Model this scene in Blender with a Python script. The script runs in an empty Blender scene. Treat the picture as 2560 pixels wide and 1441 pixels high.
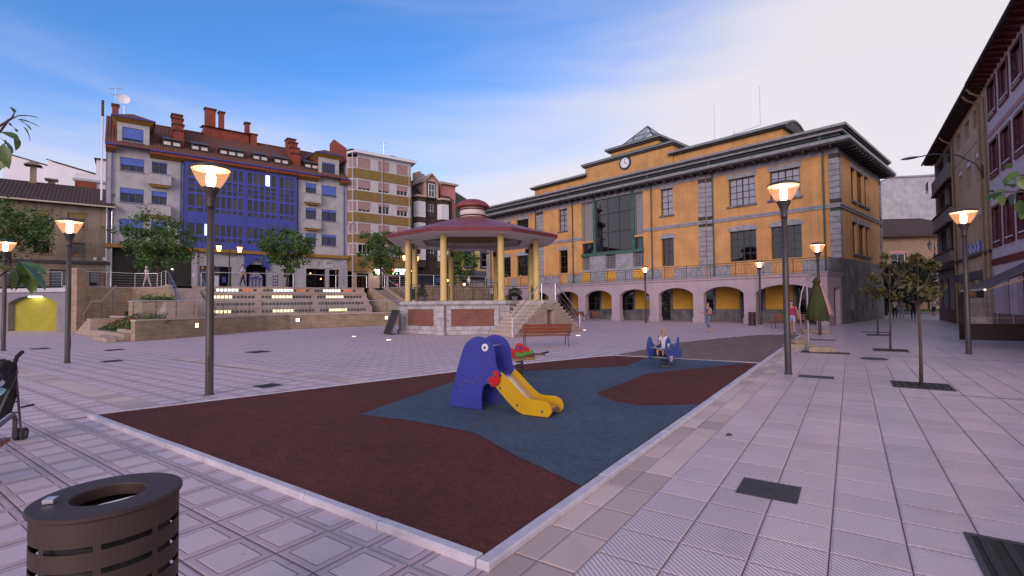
import bpy, bmesh, math, random
from mathutils import Vector, Matrix
import numpy as np
random.seed(7)
sc = bpy.context.scene
COL = sc.collection
rad = math.radians

# ------------------------------------------------------------------ camera
FPX, CX, CY, CH = 1220.0, 1280.0, 720.5, 1.7          # focal length in photo pixels, centre, eye height
TH = math.atan(37 / 1220); RHO = rad(0.6)
FW = np.array([0, math.cos(TH), math.sin(TH)])
_U0 = np.array([0, -math.sin(TH), math.cos(TH)]); _R0 = np.array([1.0, 0, 0])
RV = math.cos(RHO) * _R0 - math.sin(RHO) * _U0
UV = math.sin(RHO) * _R0 + math.cos(RHO) * _U0
CP = np.array([0, 0, CH])
cam_d = bpy.data.cameras.new('camera'); cam = bpy.data.objects.new('camera', cam_d); COL.objects.link(cam)
cam_d.sensor_width = 36.0; cam_d.lens = FPX / 2560 * 36.0
cam_d.clip_start = 0.05; cam_d.clip_end = 3000
cam.matrix_world = Matrix(((RV[0], UV[0], -FW[0], 0), (RV[1], UV[1], -FW[1], 0), (RV[2], UV[2], -FW[2], CH), (0, 0, 0, 1)))
sc.camera = cam

def ray(x, y): return FW + RV * (x - CX) / FPX + UV * (CY - y) / FPX
def G(x, y, z=0.0):
    d = ray(x, y); return CP + d * ((z - CH) / d[2])
def DP(x, y, dep):
    d = ray(x, y); return CP + d * (dep / d[1])

# ------------------------------------------------------------------ sky, sun, exposure
SUN_AZ, SUN_EL = rad(197), rad(16.0)
w = bpy.data.worlds.new('World'); sc.world = w; w.use_nodes = True
nt = w.node_tree; nt.nodes.clear()
def wn(t, **k):
    n = nt.nodes.new(t)
    for a, b in k.items(): setattr(n, a, b)
    return n
def wl(a, b): nt.links.new(a, b)
out = wn('ShaderNodeOutputWorld'); bg = wn('ShaderNodeBackground'); bg.inputs['Strength'].default_value = 0.15
sky = wn('ShaderNodeTexSky', sky_type='NISHITA', sun_disc=False)
sky.sun_elevation = SUN_EL; sky.sun_rotation = SUN_AZ; sky.altitude = 300; sky.air_density = 1.0; sky.dust_density = 0.6; sky.ozone_density = 3.0
tc = wn('ShaderNodeTexCoord'); sep = wn('ShaderNodeSeparateXYZ'); wl(tc.outputs['Generated'], sep.inputs[0])
def wm(op, a, b=None, c=None, clamp=False):
    n = wn('ShaderNodeMath', operation=op, use_clamp=clamp)
    for i, v in enumerate((a, b, c)):
        if v is None: continue
        if isinstance(v, (int, float)): n.inputs[i].default_value = v
        else: wl(v, n.inputs[i])
    return n.outputs[0]
# thin high haze: pale towards the horizon and the right, faint slanting streaks, clear blue overhead and to the left
mp = wn('ShaderNodeMapping'); mp.inputs['Rotation'].default_value = (rad(8), rad(-28), rad(12)); mp.inputs['Scale'].default_value = (0.8, 1.0, 5.2)
wl(tc.outputs['Generated'], mp.inputs[0])
n1 = wn('ShaderNodeTexNoise'); n1.inputs['Scale'].default_value = 1.6; n1.inputs['Detail'].default_value = 5; n1.inputs['Roughness'].default_value = 0.5; n1.inputs['Distortion'].default_value = 0.35
wl(mp.outputs[0], n1.inputs['Vector'])
# clear blue around one patch of sky ahead, up and to the left; hazier away from it and towards the horizon, haze out of view added to whiten the ground light
cd = wm('ADD', wm('ADD', wm('MULTIPLY', sep.outputs['X'], -0.30), wm('MULTIPLY', sep.outputs['Y'], 0.45)), wm('MULTIPLY', sep.outputs['Z'], 0.84))
low = wm('SUBTRACT', 1.0, wm('ABSOLUTE', sep.outputs['Z']))
veil = wm('ADD', wm('MULTIPLY', wm('SUBTRACT', 0.84, cd), 3.6), wm('ADD', wm('MULTIPLY', sep.outputs['X'], 0.40), wm('MULTIPLY', wm('SUBTRACT', low, 0.58), 2.0)))
veil = wm('ADD', veil, wm('MULTIPLY', wm('SUBTRACT', n1.outputs['Fac'], 0.5), 1.8))
sm = wn('ShaderNodeMapRange', interpolation_type='SMOOTHSTEP'); wl(veil, sm.inputs['Value']); sm.inputs['From Min'].default_value = -0.38; sm.inputs['From Max'].default_value = 1.35; sm.inputs['To Max'].default_value = 0.97
grade = wn('ShaderNodeMix', data_type='RGBA', blend_type='MULTIPLY'); grade.inputs['Factor'].default_value = 1.0
wl(sky.outputs[0], grade.inputs['A']); grade.inputs['B'].default_value = (0.39, 0.64, 0.92, 1)
mix = wn('ShaderNodeMix', data_type='RGBA'); wl(sm.outputs[0], mix.inputs['Factor']); wl(grade.outputs['Result'], mix.inputs['A'])
mix.inputs['B'].default_value = (3.0, 2.80, 2.95, 1)
wl(mix.outputs['Result'], bg.inputs['Color']); wl(bg.outputs[0], out.inputs[0])

sun_d = bpy.data.lights.new('sun', 'SUN'); sun_d.energy = 1.05; sun_d.angle = rad(32); sun_d.color = (1.0, 0.79, 0.78)
sun = bpy.data.objects.new('sun', sun_d); COL.objects.link(sun)
_sd = Vector((math.sin(SUN_AZ) * math.cos(SUN_EL), math.cos(SUN_AZ) * math.cos(SUN_EL), math.sin(SUN_EL)))
sun.rotation_euler = _sd.to_track_quat('Z', 'Y').to_euler()
vs = sc.view_settings; vs.view_transform = 'Standard'; vs.look = 'None'; vs.gamma = 1.0; vs.exposure = 0.92; vs.use_curve_mapping = False
sc.cycles.use_denoising = True
sc.cycles.max_bounces = 6; sc.cycles.transparent_max_bounces = 12; sc.cycles.sample_clamp_indirect = 4.0
sc.cycles.caustics_reflective = False; sc.cycles.caustics_refractive = False

# ------------------------------------------------------------------ materials
M = {}
def mat(name, col, rough=0.7, var=0.12, scale=3.0, bump=0.0, bscale=40.0, metal=0.0, spec=0.5, col2=None, streak=0.0):
    """plain surface: base colour broken up by two noises placed in world space, optional grain relief"""
    m = bpy.data.materials.new(name); m.use_nodes = True; t = m.node_tree; b = t.nodes['Principled BSDF']
    b.inputs['Roughness'].default_value = rough; b.inputs['Metallic'].default_value = metal
    b.inputs['Specular IOR Level'].default_value = spec
    if var or bump or streak:
        geo = t.nodes.new('ShaderNodeNewGeometry')
        def noise(sx, sy, sz, s, det=5):
            mpn = t.nodes.new('ShaderNodeMapping'); mpn.inputs['Scale'].default_value = (sx, sy, sz)
            t.links.new(geo.outputs['Position'], mpn.inputs[0])
            nn = t.nodes.new('ShaderNodeTexNoise'); nn.inputs['Scale'].default_value = s; nn.inputs['Detail'].default_value = det
            nn.inputs['Roughness'].default_value = 0.62
            t.links.new(mpn.outputs[0], nn.inputs['Vector']); return nn
        na = noise(1, 1, 1, scale)
        fac = na.outputs['Fac']
        if streak:
            ns = noise(3, 3, 0.12, 1.2, 4)
            mm = t.nodes.new('ShaderNodeMath'); mm.operation = 'MULTIPLY_ADD'; mm.inputs[1].default_value = streak
            t.links.new(ns.outputs['Fac'], mm.inputs[0]); t.links.new(fac, mm.inputs[2])
            m2 = t.nodes.new('ShaderNodeMath'); m2.operation = 'SUBTRACT'; t.links.new(mm.outputs[0], m2.inputs[0]); m2.inputs[1].default_value = streak * 0.5
            fac = m2.outputs[0]
        rp = t.nodes.new('ShaderNodeValToRGB')
        c1 = [max(0, c * (1 - var * 1.4)) for c in col]; c2 = list(col2) if col2 else [min(1, c * (1 + var)) for c in col]
        rp.color_ramp.elements[0].position = 0.3; rp.color_ramp.elements[0].color = (*c1, 1)
        rp.color_ramp.elements[1].position = 0.7; rp.color_ramp.elements[1].color = (*c2, 1)
        t.links.new(fac, rp.inputs[0]); t.links.new(rp.outputs[0], b.inputs['Base Color'])
        if bump:
            nb = noise(1, 1, 1, bscale, 3); bp = t.nodes.new('ShaderNodeBump'); bp.inputs['Strength'].default_value = bump; bp.inputs['Distance'].default_value = 0.02
            t.links.new(nb.outputs['Fac'], bp.inputs['Height']); t.links.new(bp.outputs[0], b.inputs['Normal'])
    else:
        b.inputs['Base Color'].default_value = (*col, 1)
    M[name] = m; return m

def emit(name, col, strength):
    m = bpy.data.materials.new(name); m.use_nodes = True; b = m.node_tree.nodes['Principled BSDF']
    b.inputs['Base Color'].default_value = (*[min(c, 0.9) for c in col], 1)
    b.inputs['Emission Color'].default_value = (*col, 1); b.inputs['Emission Strength'].default_value = strength
    M[name] = m; return m

def thin_glass(name, tint=(0.75, 0.8, 0.82), ior=1.45, haze=0.0, rough=0.02, boost=0.0):
    m = bpy.data.materials.new(name); m.use_nodes = True; t = m.node_tree; t.nodes.clear()
    o = t.nodes.new('ShaderNodeOutputMaterial'); mx = t.nodes.new('ShaderNodeMixShader'); fr = t.nodes.new('ShaderNodeFresnel'); fr.inputs[0].default_value = ior
    tr = t.nodes.new('ShaderNodeBsdfTransparent'); tr.inputs[0].default_value = (*tint, 1)
    gl = t.nodes.new('ShaderNodeBsdfGlossy'); gl.inputs['Roughness'].default_value = rough; gl.inputs['Color'].default_value = (0.9, 0.9, 0.95, 1)
    ad = t.nodes.new('ShaderNodeMath'); ad.operation = 'ADD'; ad.use_clamp = True; ad.inputs[1].default_value = boost
    t.links.new(fr.outputs[0], ad.inputs[0]); t.links.new(ad.outputs[0], mx.inputs[0]); t.links.new(gl.outputs[0], mx.inputs[2])
    if haze:
        df = t.nodes.new('ShaderNodeBsdfDiffuse'); df.inputs[0].default_value = (0.75, 0.78, 0.85, 1); m2 = t.nodes.new('ShaderNodeMixShader'); m2.inputs[0].default_value = haze
        t.links.new(tr.outputs[0], m2.inputs[1]); t.links.new(df.outputs[0], m2.inputs[2]); t.links.new(m2.outputs[0], mx.inputs[1])
    else: t.links.new(tr.outputs[0], mx.inputs[1])
    t.links.new(mx.outputs[0], o.inputs[0]); M[name] = m; return m

def brick_mat(name, c1, c2, mortar, bw, bh, rough=0.85, mort=0.012, bump=0.5, off=0.5, colvar=0.0):
    """coursed masonry too small to pick apart: brick texture laid on vertical faces by world position"""
    m = bpy.data.materials.new(name); m.use_nodes = True; t = m.node_tree; b = t.nodes['Principled BSDF']; b.inputs['Roughness'].default_value = rough
    geo = t.nodes.new('ShaderNodeNewGeometry'); sp = t.nodes.new('ShaderNodeSeparateXYZ'); t.links.new(geo.outputs['Position'], sp.inputs[0])
    sn = t.nodes.new('ShaderNodeSeparateXYZ'); t.links.new(geo.outputs['Normal'], sn.inputs[0])
    def mth(op, a, bb):
        n = t.nodes.new('ShaderNodeMath'); n.operation = op
        for i, v in enumerate((a, bb)):
            if isinstance(v, (int, float)): n.inputs[i].default_value = v
            else: t.links.new(v, n.inputs[i])
        return n.outputs[0]
    along = mth('SUBTRACT', mth('MULTIPLY', sp.outputs['Y'], sn.outputs['X']), mth('MULTIPLY', sp.outputs['X'], sn.outputs['Y']))
    cb = t.nodes.new('ShaderNodeCombineXYZ'); t.links.new(along, cb.inputs[0]); t.links.new(sp.outputs['Z'], cb.inputs[1])
    bt = t.nodes.new('ShaderNodeTexBrick'); bt.offset = off; bt.inputs['Scale'].default_value = 1.0; bt.inputs['Brick Width'].default_value = bw; bt.inputs['Row Height'].default_value = bh
    bt.inputs['Mortar Size'].default_value = mort; bt.inputs['Mortar Smooth'].default_value = 0.3; bt.inputs['Bias'].default_value = 0.0
    bt.inputs['Color1'].default_value = (*c1, 1); bt.inputs['Color2'].default_value = (*c2, 1); bt.inputs['Mortar'].default_value = (*mortar, 1)
    t.links.new(cb.outputs[0], bt.inputs['Vector'])
    nn = t.nodes.new('ShaderNodeTexNoise'); nn.inputs['Scale'].default_value = 1.3; nn.inputs['Detail'].default_value = 6; t.links.new(geo.outputs['Position'], nn.inputs['Vector'])
    mx = t.nodes.new('ShaderNodeMix'); mx.data_type = 'RGBA'; mx.blend_type = 'MULTIPLY'; mx.inputs['Factor'].default_value = 0.6
    rp = t.nodes.new('ShaderNodeValToRGB'); rp.color_ramp.elements[0].position = 0.3; rp.color_ramp.elements[0].color = (0.55, 0.55, 0.58, 1); rp.color_ramp.elements[1].position = 0.65
    t.links.new(nn.outputs['Fac'], rp.inputs[0]); t.links.new(bt.outputs['Color'], mx.inputs['A']); t.links.new(rp.outputs[0], mx.inputs['B'])
    t.links.new(mx.outputs['Result'], b.inputs['Base Color'])
    bp = t.nodes.new('ShaderNodeBump'); bp.inputs['Strength'].default_value = bump; bp.inputs['Distance'].default_value = 0.02; bp.invert = True
    t.links.new(bt.outputs['Fac'], bp.inputs['Height']); t.links.new(bp.outputs[0], b.inputs['Normal'])
    M[name] = m; return m

# ------------------------------------------------------------------ mesh helpers
class MB:
    def __init__(s): s.v = []; s.f = []; s.mi = []; s.cur = 0
    def add(s, vs, fs):
        o = len(s.v); s.v += [tuple(map(float, q)) for q in vs]; s.f += [tuple(i + o for i in f) for f in fs]; s.mi += [s.cur] * len(fs); return s
    def box(s, x0, x1, y0, y1, z0, z1):
        x0, x1 = min(x0, x1), max(x0, x1); y0, y1 = min(y0, y1), max(y0, y1); z0, z1 = min(z0, z1), max(z0, z1)
        return s.add([(x0, y0, z0), (x1, y0, z0), (x1, y1, z0), (x0, y1, z0), (x0, y0, z1), (x1, y0, z1), (x1, y1, z1), (x0, y1, z1)],
                     [(0, 3, 2, 1), (4, 5, 6, 7), (0, 1, 5, 4), (1, 2, 6, 5), (2, 3, 7, 6), (3, 0, 4, 7)])
    def quad(s, a, b, c, d): return s.add([a, b, c, d], [(0, 1, 2, 3)])
    def prism(s, poly, h0, h1, ax='z'):
        """extrude a 2-D outline (counter-clockwise); ax z: (x,y)->z ; y: (x,z)->y ; x: (y,z)->x"""
        n = len(poly)
        def p(q, h):
            if ax == 'z': return (q[0], q[1], h)
            if ax == 'y': return (q[0], h, q[1])
            return (h, q[0], q[1])
        vs = [p(q, h0) for q in poly] + [p(q, h1) for q in poly]
        fs = [tuple(range(n - 1, -1, -1)), tuple(range(n, 2 * n))] + [(i, (i + 1) % n, n + (i + 1) % n, n + i) for i in range(n)]
        if ax == 'y': fs = [f[::-1] for f in fs]
        return s.add(vs, fs)
    def lathe(s, prof, n=16, c=(0, 0, 0), ang=0.0, cap=True):
        vs = []; fs = []
        for r, z in prof:
            for k in range(n):
                a = ang + 2 * math.pi * k / n; vs.append((c[0] + r * math.cos(a), c[1] + r * math.sin(a), c[2] + z))
        for i in range(len(prof) - 1):
            for k in range(n):
                k2 = (k + 1) % n; fs.append((i * n + k, i * n + k2, (i + 1) * n + k2, (i + 1) * n + k))
        if cap:
            fs.append(tuple(range(n - 1, -1, -1))); fs.append(tuple((len(prof) - 1) * n + k for k in range(n)))
        return s.add(vs, fs)
    def tube(s, pts, r, n=8, cap=True):
        pts = [Vector(p) for p in pts]; rs = r if isinstance(r, (list, tuple)) else [r] * len(pts); vs = []; fs = []
        prev = None
        for i, p in enumerate(pts):
            t = (pts[min(i + 1, len(pts) - 1)] - pts[max(i - 1, 0)])
            t = t.normalized() if t.length > 1e-9 else Vector((0, 0, 1))
            a = prev if prev is not None else (Vector((0, 0, 1)) if abs(t.z) < 0.9 else Vector((1, 0, 0)))
            x = (a - t * a.dot(t)); x = x.normalized() if x.length > 1e-6 else t.orthogonal().normalized(); y = t.cross(x); prev = x
            for k in range(n):
                an = 2 * math.pi * k / n; q = p + (x * math.cos(an) + y * math.sin(an)) * rs[i]; vs.append(tuple(q))
        for i in range(len(pts) - 1):
            for k in range(n):
                k2 = (k + 1) % n; fs.append((i * n + k, i * n + k2, (i + 1) * n + k2, (i + 1) * n + k))
        if cap: fs.append(tuple(range(n - 1, -1, -1))); fs.append(tuple((len(pts) - 1) * n + k for k in range(n)))
        return s.add(vs, fs)
    def mesh(s, name, mats, smooth=False):
        me = bpy.data.meshes.new(name); me.from_pydata(s.v, [], s.f)
        for m in (mats if isinstance(mats, (list, tuple)) else [mats]): me.materials.append(M[m] if isinstance(m, str) else m)
        if any(s.mi): me.polygons.foreach_set('material_index', s.mi)
        if smooth: me.polygons.foreach_set('use_smooth', [True] * len(s.f))
        me.update(); return me
    def build(s, name, mats, parent=None, smooth=False):
        return obj(name, s.mesh(name, mats, smooth), parent)

def obj(name, me, parent=None, loc=None, rz=None, scale=None):
    o = bpy.data.objects.new(name, me); COL.objects.link(o)
    if parent is not None: o.parent = parent
    if loc is not None: o.location = loc
    if rz is not None: o.rotation_euler = (0, 0, rz)
    if scale is not None: o.scale = scale
    return o
def tag(o, label, cat, group=None):
    o['label'] = label; o['category'] = cat
    if group: o['group'] = group
    return o
def thing(name, label, cat, loc=(0, 0, 0), rz=0.0, group=None):
    o = obj(name, None, None, tuple(map(float, loc)), rz); o.empty_display_size = 0.2
    return tag(o, label, cat, group)
def struct(o): o['kind'] = 'structure'; return o
def stuff(o): o['kind'] = 'stuff'; return o
_UC = {}
def bx(name, parent, m, x0, x1, y0, y1, z0, z1):
    """a box piece sharing one unit-cube mesh per material"""
    if m not in _UC: _UC[m] = MB().box(-.5, .5, -.5, .5, -.5, .5).mesh('block_' + m, m)
    return obj(name, _UC[m], parent, ((x0 + x1) / 2, (y0 + y1) / 2, (z0 + z1) / 2), None, (max(1e-4, abs(x1 - x0)), max(1e-4, abs(y1 - y0)), max(1e-4, abs(z1 - z0))))
def copy_tree(o, parent=None, **kw):
    c = o.copy(); COL.objects.link(c)
    if parent is not None: c.parent = parent
    for ch in list(o.children): copy_tree(ch, c)
    return c
def clone(o, loc, rz=0.0, label=None):
    c = copy_tree(o); c.location = loc; c.rotation_euler = (0, 0, rz)
    if label: c['label'] = label
    return c
def text_obj(name, txt, m, parent, loc, size, rot=(rad(90), 0, 0), depth=0.01, align='CENTER', shear=0.0):
    cu = bpy.data.curves.new(name, 'FONT'); cu.body = txt; cu.size = size; cu.extrude = depth; cu.align_x = align; cu.align_y = 'CENTER'; cu.shear = shear; cu.resolution_u = 2
    tmp = bpy.data.objects.new(name + '_t', cu); COL.objects.link(tmp)
    dg = bpy.context.evaluated_depsgraph_get(); me = bpy.data.meshes.new_from_object(tmp.evaluated_get(dg))
    bpy.data.objects.remove(tmp); me.materials.clear(); me.materials.append(M[m])
    o = obj(name, me, parent, loc); o.rotation_euler = rot; return o
def wall(mb, x0, x1, z0, z1, ops, y=0.0, dep=0.22, ax='y', back=None):
    """wall sheet with real openings and reveals. ax y: runs along x facing -y ; ax x: runs along y facing +x"""
    xs = sorted({x0, x1, *[v for o in ops for v in (o[0], o[1]) if x0 < v < x1]}); zs = sorted({z0, z1, *[v for o in ops for v in (o[2], o[3]) if z0 < v < z1]})
    def P(a, d, z): return (a, y + d, z) if ax == 'y' else (y - d, a, z)
    for i in range(len(xs) - 1):
        run = None
        for j in range(len(zs) - 1):
            cx, cz = (xs[i] + xs[i + 1]) / 2, (zs[j] + zs[j + 1]) / 2
            hole = any(o[0] < cx < o[1] and o[2] < cz < o[3] for o in ops)
            if not hole:
                run = (run[0], zs[j + 1]) if run else (zs[j], zs[j + 1])
            if (hole or j == len(zs) - 2) and run:
                mb.quad(P(xs[i], 0, run[0]), P(xs[i + 1], 0, run[0]), P(xs[i + 1], 0, run[1]), P(xs[i], 0, run[1])); run = None
    for a, b, c, d in ops:
        mb.quad(P(a, 0, c), P(a, 0, d), P(a, dep, d), P(a, dep, c)); mb.quad(P(b, 0, c), P(b, dep, c), P(b, dep, d), P(b, 0, d))
        mb.quad(P(a, 0, c), P(a, dep, c), P(b, dep, c), P(b, 0, c)); mb.quad(P(a, 0, d), P(b, 0, d), P(b, dep, d), P(a, dep, d))
def window(parent, x0, x1, z0, z1, y, nx, nz, fm, gm, fw=0.06, bar=0.035, ax='y', name='window', th=0.06, mids=(), panes=True):
    """glazed window: one frame mesh with its glazing bars, each pane a sub-part. ax x: lies in a wall along y facing +x"""
    mb = MB()
    def B(a, b, d0, d1, c, d):
        if ax == 'y': mb.box(a, b, y + d0, y + d1, c, d)
        else: mb.box(y - d1, y - d0, a, b, c, d)
    B(x0, x1, 0, th, z0, z0 + fw); B(x0, x1, 0, th, z1 - fw, z1); B(x0, x0 + fw, 0, th, z0 + fw, z1 - fw); B(x1 - fw, x1, 0, th, z0 + fw, z1 - fw)
    gx = [x0 + fw + (x1 - x0 - 2 * fw) * i / nx for i in range(nx + 1)]; gz = [z0 + fw + (z1 - z0 - 2 * fw) * j / nz for j in range(nz + 1)]
    for i in range(1, nx): B(gx[i] - bar / 2 * (2 if i in mids else 1), gx[i] + bar / 2 * (2 if i in mids else 1), .005, th - .005, z0 + fw, z1 - fw)
    for j in range(1, nz): B(x0 + fw, x1 - fw, .008, th - .008, gz[j] - bar / 2, gz[j] + bar / 2)
    wdw = mb.build(name, fm, parent)
    if panes:
        for i in range(nx):
            for j in range(nz):
                if ax == 'y': bx('pane', wdw, gm, gx[i], gx[i + 1], y + th * .45, y + th * .45 + .008, gz[j], gz[j + 1])
                else: bx('pane', wdw, gm, y - th * .45 - .008, y - th * .45, gx[i], gx[i + 1], gz[j], gz[j + 1])
    return wdw
# palette -----------------------------------------------------------------
mat('yellow_stucco', (0.57, 0.295, 0.112), 0.85, 0.14, 0.9, 0.15, 60, streak=0.5)
mat('arcade_yellow', (0.62, 0.34, 0.045), 0.85, 0.10, 0.9)
mat('grey_stone', (0.30, 0.29, 0.33), 0.8, 0.22, 2.5, 0.2, 30)
mat('dark_stone', (0.135, 0.135, 0.15), 0.75, 0.45, 1.1, 0.2, 20, streak=0.7)
mat('pink_concrete', (0.40, 0.315, 0.365), 0.85, 0.08, 0.8, streak=0.4)
mat('dark_metal', (0.035, 0.032, 0.036), 0.5, 0.1, 8)
mat('eave_metal', (0.25, 0.24, 0.27), 0.5, 0.2, 3, streak=0.3)
mat('eave_dark', (0.045, 0.042, 0.05), 0.7, 0.2, 3)
mat('green_copper', (0.045, 0.12, 0.095), 0.5, 0.25, 2.0)
mat('dark_green', (0.028, 0.065, 0.055), 0.5, 0.15, 4)
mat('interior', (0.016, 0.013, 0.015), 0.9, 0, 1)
thin_glass('glass', (0.55, 0.58, 0.62), 1.5)
thin_glass('glass_light', (0.88, 0.88, 0.92), 1.45)
thin_glass('glass_refl', (0.42, 0.42, 0.47), 1.55, boost=0.03)
thin_glass('glass_white', (0.85, 0.88, 0.95), 1.4, haze=.45)
thin_glass('glass_clear', (0.90, 0.93, 0.95), 1.35, haze=0.06)
mat('blind_grey', (0.72, 0.72, 0.78), 0.8, 0.08, 5)
mat('blind_blue', (0.06, 0.07, 0.30), 0.8, 0.12, 5)
mat('white_paint', (0.62, 0.61, 0.66), 0.7, 0.06, 2)
mat('curtain', (0.60, 0.60, 0.64), 0.9, 0.1, 6)
mat('grille', (0.27, 0.25, 0.27), 0.7, 0.1, 3)
mat('cream', (0.55, 0.48, 0.38), 0.85, 0.08, 1, streak=0.3)
mat('steel', (0.55, 0.55, 0.60), 0.32, 0.08, 10, metal=0.85)
mat('black', (0.012, 0.011, 0.013), 0.6, 0, 1)
# ================================================================== ground
PN = G(1210, 1400); PANG = rad(-34.7)                       # plaza grid: local a to the right, b away
_A = np.array([math.cos(PANG), math.sin(PANG)]); _B = np.array([-math.sin(PANG), math.cos(PANG)])
def AB(a, b, z=0.0): q = PN[:2] + _A * a + _B * b; return (float(q[0]), float(q[1]), z)
def toAB(p): g = np.array(p[:2]) - PN[:2]; return float(g @ _A), float(g @ _B)
def px_of(p):
    q = np.array(p) - CP; wv = q @ FW
    return (CX + FPX * (q @ RV) / wv, CY - FPX * (q @ UV) / wv, wv)

def grid_mat(name, base, band, joint, ca, cb, oa, ob, inner=None, jw=0.012, rib=None, rough=0.6, tone=0.10, inner_w=0.005):
    """paving in the plaza's own grid: slab tone changes from slab to slab, joints, optional inner frame and ribs"""
    m = bpy.data.materials.new(name); m.use_nodes = True; t = m.node_tree; b = t.nodes['Principled BSDF']; b.inputs['Roughness'].default_value = rough
    def N(tp, **k):
        n = t.nodes.new(tp)
        for a_, b_ in k.items(): setattr(n, a_, b_)
        return n
    def mth(op, a_, b_=None, c_=None, clamp=False):
        n = N('ShaderNodeMath', operation=op, use_clamp=clamp)
        for i, v in enumerate((a_, b_, c_)):
            if v is None: continue
            if isinstance(v, (int, float)): n.inputs[i].default_value = v
            else: t.links.new(v, n.inputs[i])
        return n.outputs[0]
    geo = N('ShaderNodeNewGeometry')
    vm = N('ShaderNodeVectorMath', operation='SUBTRACT'); t.links.new(geo.outputs['Position'], vm.inputs[0]); vm.inputs[1].default_value = (PN[0], PN[1], 0)
    vr = N('ShaderNodeVectorRotate', rotation_type='Z_AXIS'); vr.inputs['Angle'].default_value = -PANG; t.links.new(vm.outputs[0], vr.inputs['Vector'])
    sp = N('ShaderNodeSeparateXYZ'); t.links.new(vr.outputs[0], sp.inputs[0])
    ua = mth('DIVIDE', mth('SUBTRACT', sp.outputs['X'], oa), ca); ub = mth('DIVIDE', mth('SUBTRACT', sp.outputs['Y'], ob), cb)
    fa, fb = mth('FRACT', ua), mth('FRACT', ub)
    da = mth('MULTIPLY', mth('MINIMUM', fa, mth('SUBTRACT', 1.0, fa)), ca); db = mth('MULTIPLY', mth('MINIMUM', fb, mth('SUBTRACT', 1.0, fb)), cb)
    dm = mth('MINIMUM', da, db)
    ci = N('ShaderNodeCombineXYZ'); t.links.new(mth('FLOOR', ua), ci.inputs[0]); t.links.new(mth('FLOOR', ub), ci.inputs[1])
    wnz = N('ShaderNodeTexWhiteNoise', noise_dimensions='3D'); t.links.new(ci.outputs[0], wnz.inputs[0])
    n1 = N('ShaderNodeTexNoise'); n1.inputs['Scale'].default_value = 0.35; n1.inputs['Detail'].default_value = 6; t.links.new(geo.outputs['Position'], n1.inputs['Vector'])
    n2 = N('ShaderNodeTexNoise'); n2.inputs['Scale'].default_value = 90; n2.inputs['Detail'].default_value = 2; t.links.new(geo.outputs['Position'], n2.inputs['Vector'])
    k = mth('ADD', mth('ADD', mth('MULTIPLY', mth('SUBTRACT', wnz.outputs['Value'], .5), tone), mth('MULTIPLY', mth('SUBTRACT', n1.outputs['Fac'], .5), 0.20)), mth('MULTIPLY', mth('SUBTRACT', n2.outputs['Fac'], .5), 0.22))
    k = mth('ADD', k, 1.0)
    # trodden gum and old drips: small dark specks, and broad faint stains
    vg = N('ShaderNodeTexVoronoi'); vg.inputs['Scale'].default_value = 2.3; t.links.new(geo.outputs['Position'], vg.inputs['Vector'])
    gum = mth('LESS_THAN', vg.outputs['Distance'], 0.042); n3 = N('ShaderNodeTexNoise'); n3.inputs['Scale'].default_value = 1.7; n3.inputs['Detail'].default_value = 7; n3.inputs['Distortion'].default_value = 1.2; t.links.new(geo.outputs['Position'], n3.inputs['Vector'])
    stn = N('ShaderNodeMapRange'); t.links.new(n3.outputs['Fac'], stn.inputs['Value']); stn.inputs['From Min'].default_value = .55; stn.inputs['From Max'].default_value = .75; stn.inputs['To Min'].default_value = 0.0; stn.inputs['To Max'].default_value = 0.16
    k = mth('SUBTRACT', mth('SUBTRACT', k, mth('MULTIPLY', gum, 0.22)), stn.outputs[0])
    def mixc(f, A_, B_):
        n = N('ShaderNodeMix', data_type='RGBA')
        if isinstance(f, float): n.inputs['Factor'].default_value = f
        else: t.links.new(f, n.inputs['Factor'])
        for key, v in (('A', A_), ('B', B_)):
            if isinstance(v, tuple): n.inputs[key].default_value = (*v, 1)
            else: t.links.new(v, n.inputs[key])
        return n.outputs['Result']
    col = base
    h = None
    if inner:
        col = mixc(mth('LESS_THAN', dm, inner), base, band)
        ln = mth('LESS_THAN', mth('ABSOLUTE', mth('SUBTRACT', dm, inner)), inner_w)
        col = mixc(ln, col, joint)
    if rib:
        ang, pitch, dark = rib
        cr = mth('DIVIDE', mth('ADD', mth('MULTIPLY', sp.outputs['X'], -math.sin(ang)), mth('MULTIPLY', sp.outputs['Y'], math.cos(ang))), pitch)
        tri = mth('MULTIPLY', mth('ABSOLUTE', mth('SUBTRACT', mth('FRACT', cr), .5)), 2.0)
        groove = mth('LESS_THAN', tri, 0.34)
        col = mixc(groove, base, dark); h = mth('SMOOTH_MIN', tri, 0.5, 0.2)
    jn = mth('LESS_THAN', dm, jw / 2)
    col = mixc(jn, col, joint)
    vmul = N('ShaderNodeMix', data_type='RGBA', blend_type='MULTIPLY'); vmul.inputs['Factor'].default_value = 1.0
    cc = N('ShaderNodeCombineColor'); [t.links.new(k, cc.inputs[i]) for i in range(3)]
    t.links.new(col if not isinstance(col, tuple) else mixc(0.0, col, col), vmul.inputs['A']); t.links.new(cc.outputs[0], vmul.inputs['B'])
    t.links.new(vmul.outputs['Result'], b.inputs['Base Color'])
    hh = mth('MULTIPLY', mth('MINIMUM', dm, 0.02), 0.6)
    hh = mth('ADD', hh, mth('MULTIPLY', n2.outputs['Fac'], 0.0015))
    if h is not None: hh = mth('ADD', hh, mth('MULTIPLY', h, 0.008))
    bp = N('ShaderNodeBump'); bp.inputs['Strength'].default_value = 0.6; bp.inputs['Distance'].default_value = 1.0
    t.links.new(hh, bp.inputs['Height']); t.links.new(bp.outputs[0], b.inputs['Normal'])
    M[name] = m
CA, CB = 0.435, 0.405
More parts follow.
